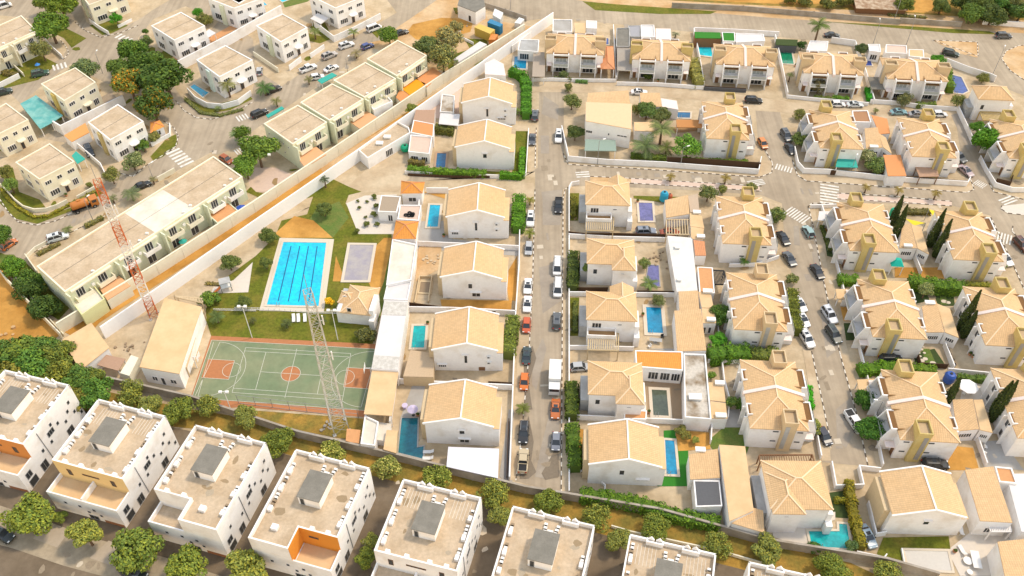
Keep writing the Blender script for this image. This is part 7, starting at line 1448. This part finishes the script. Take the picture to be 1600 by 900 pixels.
def truck(label,k,c,ang,cabc,boxc,L=6.5,bh=3.0,tank=False):
    p=P(*px(k,*c),1.2); t=thing('tanker_truck' if tank else 'box_truck',label,'truck',(p.x,p.y,0),R(ang)); m=MB(); m.box(L/2-1.7,L/2,-1,1,.5,2.3); pm=mat('truck_paint_'+label.split()[0],cabc,.4,spec=.5); obj('cab',m,pm,t)
    m=MB(); m.box(L/2-.75,L/2+.02,-.9,.9,1.5,2.2); m.box(L/2-1.3,L/2-.4,-1.02,1.02,1.5,2.15); obj('windscreen',m,PANE,t)
    if tank:
        m=MB(); m.lathe((0,0,0),[(.01,-L/2+.2),(.85,-L/2+.3),(.95,-L/2+.8),(.95,L/2-2.4),(.85,L/2-2.0),(.01,L/2-1.95)],14); m.v=[(v[2],v[1],v[0]+1.75) for v in m.v]; fixn(m); obj('tank',m,pm,t,smooth=True)
        m=MB(); m.box(-1.2,-.4,-.3,.3,2.6,2.85); obj('filler_hatch',m,pm,t)
    else: m=MB(); m.box(-L/2,L/2-1.85,-1.1,1.1,.85,bh); obj('cargo_box',m,mat('truck_box_white',(.76,.73,.68),.6,n=.05,sc=1),t)
    m=MB(); m.box(-L/2+.1,L/2-.2,-.5,.5,.45,.8); obj('chassis',m,DARK,t)
    for x in (-L/2+1.1,L/2-1.1):
        for y in (-.92,.92): m=MB(); m.wheel((x,y,.45),.45,.3); w_=obj('wheel',m,TYRE,t); m=MB(); m.wheel((x,y*1.16,.45),.22,.05,10); obj('rim',m,METAL,w_)
    return t
truck('white box truck parked at the right kerb of the middle street',11,(250,570),266,(.7,.7,.68),None); truck('orange tanker truck in front of the cream corner villa',36,(985,745),34,(.50,.17,.03),None,L=6.0,tank=True)
# ================================================================ SMALL THINGS
def tank_(label,k,c,r,h,col,nm='water_tank'):
    p=P(*px(k,*c),h*.6); t=thing(nm,label,'water tank',(p.x,p.y,0)); m=MB(); m.lathe((0,0,0),[(r*.95,.5),(r,.8),(r,h*.8),(r*.7,h*.97),(r*.25,h)],16); obj('body',m,mat('tank_'+nm+str(int(col[0]*100))+str(int(col[2]*100)),col,.45),t,smooth=False)
    m=MB(); m.cone((0,0),r*.25,r*.25,h,h+.15,10); obj('lid',m,DARK,t)
    for a in range(4): m=MB(); x,y=r*.7*math.cos(a*1.57+.78),r*.7*math.sin(a*1.57+.78); m.box(x-.08,x+.08,y-.08,y+.08,0,.5); obj('leg',m,METAL,t)
    return t
tank_('blue round water tank above the tiled pool house',7,(892,322),.95,2.8,(.02,.30,.45)); tank_('small red tank beside the blue tank above the pool house',7,(925,325),.6,1.6,(.5,.12,.05)); tank_('blue round water tank beside the cypress and fence',12,(1140,560),1.0,2.6,(.03,.09,.35)); tank_('green round water tank beside the cypress pair',25,(530,205),.75,2.4,(.01,.38,.22)); tank_('green round water tank on the access drive by the white block',21,(198,785),1.1,1.8,(.01,.32,.16))
TG=mat('teal_gazebo_roof',(.01,.40,.30),.7,n=.05,sc=1)
def gazebo(label,k,c,r,h,m_):
    p=P(*px(k,*c),h); t=thing('gazebo',label,'gazebo',(p.x,p.y,0),R(-5)); m=MB(); m.lathe((0,0,h),[(r*1.41,0),(r*.45,1.0),(.02,1.15)],4); m.v=[((v[0]-v[1])*.7071,(v[0]+v[1])*.7071,v[2]) for v in m.v]; obj('canopy',m,m_,t)
    for x in (-1,1):
        for y in (-1,1): m=MB(); m.box(x*r*.9-.07,x*r*.9+.07,y*r*.9-.07,y*r*.9+.07,0,h); obj('post',m,TRIM,t)
    m=MB(); m.box(-r*.5,r*.5,-r*.35,r*.35,.65,.75); m.box(-.15,.15,-.15,.15,0,.65); obj('table',m,CREAM,t) if False else None
    return t
gazebo('teal pagoda gazebo between the twin villa and its annex',25,(553,600),1.3,2.6,TG)
def sail(label,k,pts,z,m_):
    pw=[P(*px(k,x,y),zz) for (x,y),zz in zip(pts,z)]; c=Vector((pw[0].x,pw[0].y,0)); t=thing('shade_sail',label,'shade sail',c); m=MB(); q=[p-c for p in pw]; m.q(*q); m.q(*[p+Vector((0,0,-.03)) for p in q[::-1]]); obj('fabric',m,m_,t)
    for p in q: m=MB(); m.beam((p.x,p.y,0),(p.x,p.y,p.z),.1); obj('post',m,METAL,t)
YS=mat('yellow_sail_fabric',(.72,.56,.02),.7)
sail('long yellow triangular shade sail between the cypress pairs',25,[(625,258),(782,292),(690,312)],(3.4,2.8,3.0),YS); sail('small yellow shade sail standing up near the cross street',25,[(808,185),(868,200),(845,245)],(3.2,2.8,2.6),YS)
parasol('big white octagonal parasol on the pale terrace',12,(1255,605),1.75,2.6,mat('white_parasol_fabric',(.82,.80,.78),.7)); parasol('lilac round parasol beside the dark teal pool',24,(472,335),1.0,2.3,mat('lilac_fabric',(.60,.52,.68),.7),12); parasol('blue patterned parasol in the yard behind the long block',5,(1410,385),1.2,2.3,mat('blue_parasol_fabric',(.04,.10,.45),.7,n=.3,sc=2)); parasol('small teal parasol in a back yard of the long block',5,(1068,580),.9,2.0,TEALA); parasol('blue umbrella in the left terrace garden',34,(430,740),.7,2.0,mat('sky_blue_fabric',(.05,.22,.55),.7))
for lb,k,c,rz in (('white sun lounger on the club lawn, left of three',10,(222,215),-80),('white sun lounger on the club lawn, middle of three',10,(250,215),-80),('white sun lounger on the club lawn, right of three',10,(288,214),-80),('white sun lounger beside the dark teal pool, upper of two',24,(612,688),180),('white sun lounger beside the dark teal pool, lower of two',24,(608,738),180),('white garden lounger at the lower right terrace',16,(1215,765),100),
    ('pale lounger on the white house terrace by the empty pool',16,(1205,650),80)): lounger(lb,k,c,rz,'white sun loungers' if 'sun' in lb else None)
def table(label,k,c,r,h=.75,sq=None,m_=ACW,chairs=0):
    p=G(k,*c); t=thing('garden_table',label,'table',p,R(-8)); m=MB()
    if sq: m.box(-sq[0],sq[0],-sq[1],sq[1],h-.08,h)
    else: m.cone((0,0),r,r,h-.06,h,16)
    obj('table_top',m,m_,t); m=MB(); m.cone((0,0),.12,.08,0,h-.08,8); obj('leg',m,m_,t); m=MB(); m.cone((0,0),.4,.35,0,.05,10); obj('base',m,m_,t)
def chair(label,k,c,rz,m_=ACW,g='garden chairs'):
    p=G(k,*c); t=thing('garden_chair',label,'chair',p,R(rz),g); m=MB(); m.box(-.28,.28,-.28,.28,.38,.45); obj('seat',m,m_,t); m=MB(); m.box(-.28,-.2,-.28,.28,.45,.9); obj('backrest',m,m_,t)
    for x in (-.22,.22):
        for y in (-.22,.22): m=MB(); m.box(x-.03,x+.03,y-.03,y+.03,0,.38); obj('leg',m,m_,t)
table('long white garden table at the lower right terrace',16,(1285,815),.8,sq=(.65,1.5)); table('white round garden seat below the long white table',16,(1240,818),.7,.5); table('small white round stool at the bottom right terrace',16,(1252,884),.45,.5); table('lilac side table beside the lilac parasol',24,(415,335),.55,m_=mat('lilac_fabric',(.6,.52,.68),.7)); table('grey barbecue table on the paved deck below the blue pool',11,(840,355),.6,sq=(1.2,.45),m_=GREYR)
for i,(k,c) in enumerate(((12,(1225,640)),(12,(1262,655)),(12,(1218,662)),(11,(805,385)),(11,(880,330)),(16,(1345,150)),(16,(1340,185)),(12,(1150,470)),(12,(1158,500)))): chair(['white chair left of the white parasol','white chair right below the white parasol','white chair lowest under the white parasol','white chair at the barbecue table','dark chair behind the barbecue table','white chair at the right yard wall, upper','white chair at the right yard wall, lower','dark chair behind the black yard fence, upper','dark chair behind the black yard fence, lower'][i],k,c,i*70,DARK if 'dark' in ['','','','','dark','','','dark','dark'][i] else ACW)
# stepping stones, planters, tyres, play set
for i,(x,y,r) in enumerate(((975,465,.55),(995,455,.5),(1040,480,.6),(965,440,.3),(990,420,.3),(960,420,.25),(975,400,.3),(985,385,.2),(1105,118,.6),(1130,125,.5))):
    p=G(12,x,y); t=obj('stepping_stone',MB().prism([(r*math.cos(a*.785),r*.8*math.sin(a*.785)) for a in range(8)],0,.16),POOLEDGE); t.location=p; tag(t,['large pale stepping stone at the lawn bottom left','large pale stepping stone right of the first','large pale stepping stone alone toward the fence','small stepping stone above the large pair','small stepping stone in the middle of the trail','small stepping stone left of the trail','small stepping stone higher on the trail','tiniest stepping stone at the trail top','pale slab on the dark upper lawn, left','pale slab on the dark upper lawn, right'][i],'stepping stone','stepping stones on the lawn')
for i,(x,y) in enumerate(((205,395),(235,400),(265,400),(240,375),(270,385))):
    p=P(*px(22,x,y),2.75); t=thing('old_tyre',['leftmost old tyre on the kiosk terrace','old tyre in the lower middle of the terrace','rightmost old tyre on the terrace','topmost old tyre on the terrace','old tyre below right of the topmost'][i],'tyre',(p.x,p.y,2.62),0,'old tyres on the flat terrace'); m=MB(); n=14
    for a in range(n):
        a0,a1=6.283*a/n,6.283*(a+1)/n
        m.beam((.36*math.cos(a0),.36*math.sin(a0),.12),(.36*math.cos(a1),.36*math.sin(a1),.12),.24)
    obj('tread',m,TYRE,t)
p=G(9,1330,45); t=thing('play_structure','small play set with an orange slide on the pale play area','playground set',p,R(20))
for x in (-1,1):
    for y in (-.8,.8): m=MB(); m.box(x-.08,x+.08,y-.08,y+.08,0,2.4); obj('post',m,METAL,t)
m=MB(); m.box(-1.1,1.1,-.9,.9,1.2,1.35); obj('deck',m,ACW,t); m=MB(); m.beam((-1,-.2,1.3),(-3,-.8,.2),.6,.12); obj('slide',m,mat('orange_plastic',(.75,.18,.03),.5),t); m=MB(); m.prism([(-1.1,-.9),(1.1,-.9),(1.1,.9),(-1.1,.9)],2.4,2.55); obj('roof',m,GREYR,t)
def hoop(label,u,ang):
    p=cf(u,.5); t=thing('basketball_hoop',label,'basketball hoop',(p.x,p.y,0),R(ang),'basketball hoops'); m=MB(); m.beam((0,0,0),(0,0,3.4),.14); m.beam((0,0,3.3),(1.0,0,3.3),.1); obj('post',m,ACW,t); m=MB(); m.box(1.0,1.05,-.9,.9,2.8,3.9); obj('backboard',m,ACW,t)
    m=MB(); 
    for i in range(10): a0,a1=.6283*i,.6283*(i+1); m.beam((1.3+.23*math.cos(a0),.23*math.sin(a0),3.05),(1.3+.23*math.cos(a1),.23*math.sin(a1),3.05),.04)
    obj('rim',m,mat('orange_plastic',(.75,.18,.03)),t)
hoop('basketball hoop at the left end of the court',-.03,0); hoop('basketball hoop at the right end of the court',1.01,180)
# shack in the field
p=G(4,720,60); t=thing('field_shack','low shack with a patchwork tin roof behind the block wall at the top','shack',p,R(-5)); m=MB(); m.box(-7,7,-2.5,2.5,0,1.8); obj('wall',m,WOOD,t); m=MB(); m.prism([(-7.4,-3),(7.4,-3),(7.4,3),(-7.4,3)],[1.8,1.8,2.5,2.5],[1.95,1.95,2.65,2.65]); obj('roof',m,mat('patchwork_tin',(.50,.38,.26),.8,n=.25,sc=.8,col2=(.30,.18,.10)),t)
# person in a green top by the parked cars, and rubble, boxes
def rocks(label,k,c,n,sp,sz,m_,nm='rubble_heap'):
    p=G(k,*c); rr=random.Random(label); t=thing(nm,label,'rubble',p); 
    for i in range(n):
        m=MB(); x,y=rr.gauss(0,sp),rr.gauss(0,sp); s=sz*rr.uniform(.5,1.4); pts=[(x+s*rr.uniform(.6,1.1)*math.cos(a*1.05),y+s*rr.uniform(.6,1.1)*math.sin(a*1.05)) for a in range(6)]; m.prism(pts,0,s*rr.uniform(.5,1.2)); obj('rock',m,m_,t)
rocks('stones and a concrete ring in the yard left of the bare-earth house',6,(1030,705),14,.9,.3,PAVE); rocks('rubble scattered in the violet pool yard',7,(850,690),16,1.6,.25,STAIN); rocks('rocks in the dirt field at the left edge',9,(40,340),9,1.8,.35,DIRTP); rocks('building rubble under the red and white mast',9,(760,400),14,1.4,.3,STAIN); rocks('stone pile beside the pale mast foot',10,(410,850),8,.7,.3,BLOCKW); rocks('debris on the bare earth of the dirt lot',39,(640,280),12,1.8,.3,BLOCKW)

DK=mat('wall_shade_and_rail_brown',(.085,.045,.022),.85,n=.2,sc=2)  # brown standing in for the shaded faces of plot walls; dark rails share it
for lb,k,pts,h in (('dark shade strip below the corner hipped house drive',7,[(330,560),(430,572),(600,570),(905,578)],1.5),('dark shade strip above the blue pool deck',11,[(730,78),(960,82)],1.3),('dark shade strip above the stepped wing garden',11,[(330,52),(430,58),(560,58)],1.2),('dark shade strip in the front of the terracotta carport plots',8,[(768,228),(1000,246),(1232,262)],1.4),
  ('dark shade strip under the teal awning terrace',8,[(425,180),(440,200),(772,212)],1.4),('dark shade strip at the right edge plot corner',8,[(1405,245),(1490,265),(1500,225)],1.3),('dark rail and shade strip above the teal pool house garden',23,[(480,400),(850,402)],1.2),('dark shade strip right of the bare-earth yard',23,[(1250,430),(1475,432)],1.1),
  ('dark hedge-base shade strip behind the turf garden',12,[(935,415),(960,500),(1120,510)],1.3),('dark shade strip behind the unfinished pool',23,[(470,345),(780,385)],1.0),('dark shade strip of the third row villa plot',3,[(1125,525),(1368,540)],1.2),('dark shade strip below the murky pool courtyard',11,[(760,822),(1015,832)],1.1),
  ('brown shade strip above the lowest gable house at the street side',24,[(1065,155),(1250,165)],1.0),('dark shade strip along the lower yard of the lowest gable house',24,[(1225,440),(1215,700),(1210,890)],.9),('brown shade strip over the L-shaped hedge front',6,[(890,205),(1150,218),(1550,218)],.7),('dark railing board on the ochre-tower villa wall',7,[(905,132),(1200,148),(1450,165)],1.9)):
    wall(lb,k,pts,h,DK,.12,name='shade_strip_and_rail',cat='fence')  # strips added to paint the walls' shaded sides, plus the dark rails

# small repairs, stains and slabs in the ground surfaces
rs=random.Random(99); PM_=[mat('repair_patch_dark',(.30,.235,.16),.95,n=.2,sc=1),mat('repair_patch_pale',(.58,.49,.37),.95,n=.15,sc=1),mat('earthy_patch',(.34,.22,.10),.95,n=.25,sc=1),mat('repair_patch_dark',(.3,.23,.16))]
def spot(x,y,a,b,m_,lv,n=7,rot=None):
    m=MB(); ro=rs.uniform(0,3) if rot is None else rot; PC[0]+=1; z=lv*LV+(PC[0]%20)*.0007
    pts=[]
    for i in range(n):
        t_=6.283*i/n+(.785 if n==4 else 0); k=rs.uniform(.6,1.15) if n>4 else 1; u,v=a*math.cos(t_)*k,b*math.sin(t_)*k; pts.append((x+u*math.cos(ro)-v*math.sin(ro),y+u*math.sin(ro)+v*math.cos(ro),z))
    m.q(*pts); struct('ground_patch',m,m_)
for i in range(150):
    X_=rs.uniform(300,1600) ; Y_=rs.uniform(280,760); p=P(X_,Y_)
    if X_<600: continue
    spot(p.x,p.y,rs.uniform(.3,1.1),rs.uniform(.3,1.1),PM_[i%4],4)
for i in range(90):            # rectangular asphalt repairs and covers on the streets
    f=rs.random(); A_,B_=rs.choice([(P(856,300),P(848,745)),(P(1258,340),P(1318,715)),(P(900,270),P(1180,284)),(P(1250,300),P(1540,325)),(P(480,150),P(590,60)),(P(80,370),P(330,235)),(P(800,25),P(1580,90)),(P(865,160),P(858,290))])
    p=A_.lerp(B_,f); spot(p.x+rs.uniform(-1.6,1.6),p.y+rs.uniform(-.8,.8),rs.uniform(.25,1.1),rs.uniform(.3,1.6),[ROADD,PM_[1],PM_[0]][i%3],3,4,.07)
for i in range(60):
    p=P(rs.uniform(-20,520),rs.uniform(20,400)); 
    spot(p.x,p.y,rs.uniform(.5,1.8),rs.uniform(.4,1.2),[PM_[0],PM_[2],GRASS][i%3],4)
for i in range(30):
    p=P(rs.uniform(20,900),rs.uniform(800,900)); spot(p.x,p.y,rs.uniform(.3,1.2),rs.uniform(.3,.9),PM_[i%2],5)

def roofbox(label,k,c,z,a,b,h=.5):
    p=P(*px(k,*c),z); t=thing('roof_box',label,'roof box',(p.x,p.y,z),R(-4)); m=MB(); m.box(-a,a,-b,b,.08,h); obj('housing',m,ACW,t); m=MB(); m.box(-a-.06,a+.06,-b-.06,b+.06,h+.002,h+.06); obj('lid',m,TRIM,t)
    for x in (-1,1): m=MB(); m.box(x*a*.7-.06,x*a*.7+.06,-b*.8,b*.8,0,.08); obj('foot',m,METAL,t)
for lb,k,c,z,a,b in (('white box on the upper peach annex by the tiled pool-deck annex',11,(1145,62),3.2,.9,.45),('white box on the lower peach annex beside the dark round tree',11,(1165,228),3.2,.8,.4),('large white box alone on the stained concrete roof',11,(1072,682),3.4,1.1,.6),('white box at the foot of the lowest peach annex',11,(1222,790),3.2,.9,.4),('white box at the head of the peach annex by the ball bush',11,(1215,600),3.2,.8,.4),
  ('white box on the peach annex strip right of the slatted carport, upper',7,(1082,424),3.2,.8,.4),('white box on the peach annex strip right of the slatted carport, lower',7,(1105,566),3.2,.8,.4),('white box on the tiled annex of the dark garage',15,(1102,166),3.5,.8,.4),('white box on the garden annex by the stepping-stone garden',12,(1020,130),3.5,.9,.4),('white box at the front of the garden annex by the yellow sails',25,(640,478),3.4,.8,.35),
  ('white box at the front of the garden annex at the teal awning',30,(865,560),3.3,.9,.4),('round-cornered vent box on the white membrane roof',7,(967,628),3.2,.5,.4),('small vent box near the foot of the white membrane roof',7,(980,820),3.2,.4,.3),('pale box on the long white storage roof, left',2,(725,845),2.8,.8,.5),('pale box on the long white storage roof, right',2,(770,808),2.8,.8,.5)): roofbox(lb,k,c,z,a,b)
def pot(label,k,c,r=.35,g='potted plants in the yards'):
    p=G(k,*c); t=thing('potted_plant',label,'potted plant',p,0,g); m=MB(); m.cone((0,0),r*.6,r,0,r*1.1,10); obj('pot',m,TILET,t); o=bpy.data.objects.new('foliage',TREEP['shrub'+str(0)][1] if ('shrub0' in TREEP and TREEP['shrub0'][1]) else [v[1] for v in TREEP.values() if isinstance(v,list) and v[1]][0]); C.objects.link(o); o.parent=t; o.location=(0,0,r*1.9); o.scale=(r*1.1,)*3; o.color=(.10,.15,.04,1)
for lb,k,c in (('potted plant at the foot of the blue-pool house side wall',22,(560,600)),('potted plant at the corner of the teal pool',23,(650,520)),('potted plant beside the lilac parasol',24,(515,400)),('potted plant left of the blue deck pool',11,(765,200)),('potted plant at the head of the violet corner pool',7,(735,360)),('potted plant by the murky pool, lower left',11,(800,770)),
  ('potted plant at the drive of the black-car villa',12,(880,430)),('potted plant beside the stepping-stone garden fence',12,(900,440)),('potted plant at the corner of the far right paved drive',12,(1255,430)),('potted plant right of it against the same villa wall',12,(1275,445)),('potted plant at the empty pool step',16,(1165,760)),('potted plant at the front step of the cream corner villa',36,(780,650)),
  ('potted plant in front of the second row villa door',3,(855,480)),('potted plant at the turquoise pool corner',3,(1082,250)),('potted plant at the green pool corner',4,(235,390)),('potted plant below the irregular pool',4,(1250,590))): pot(lb,k,c)
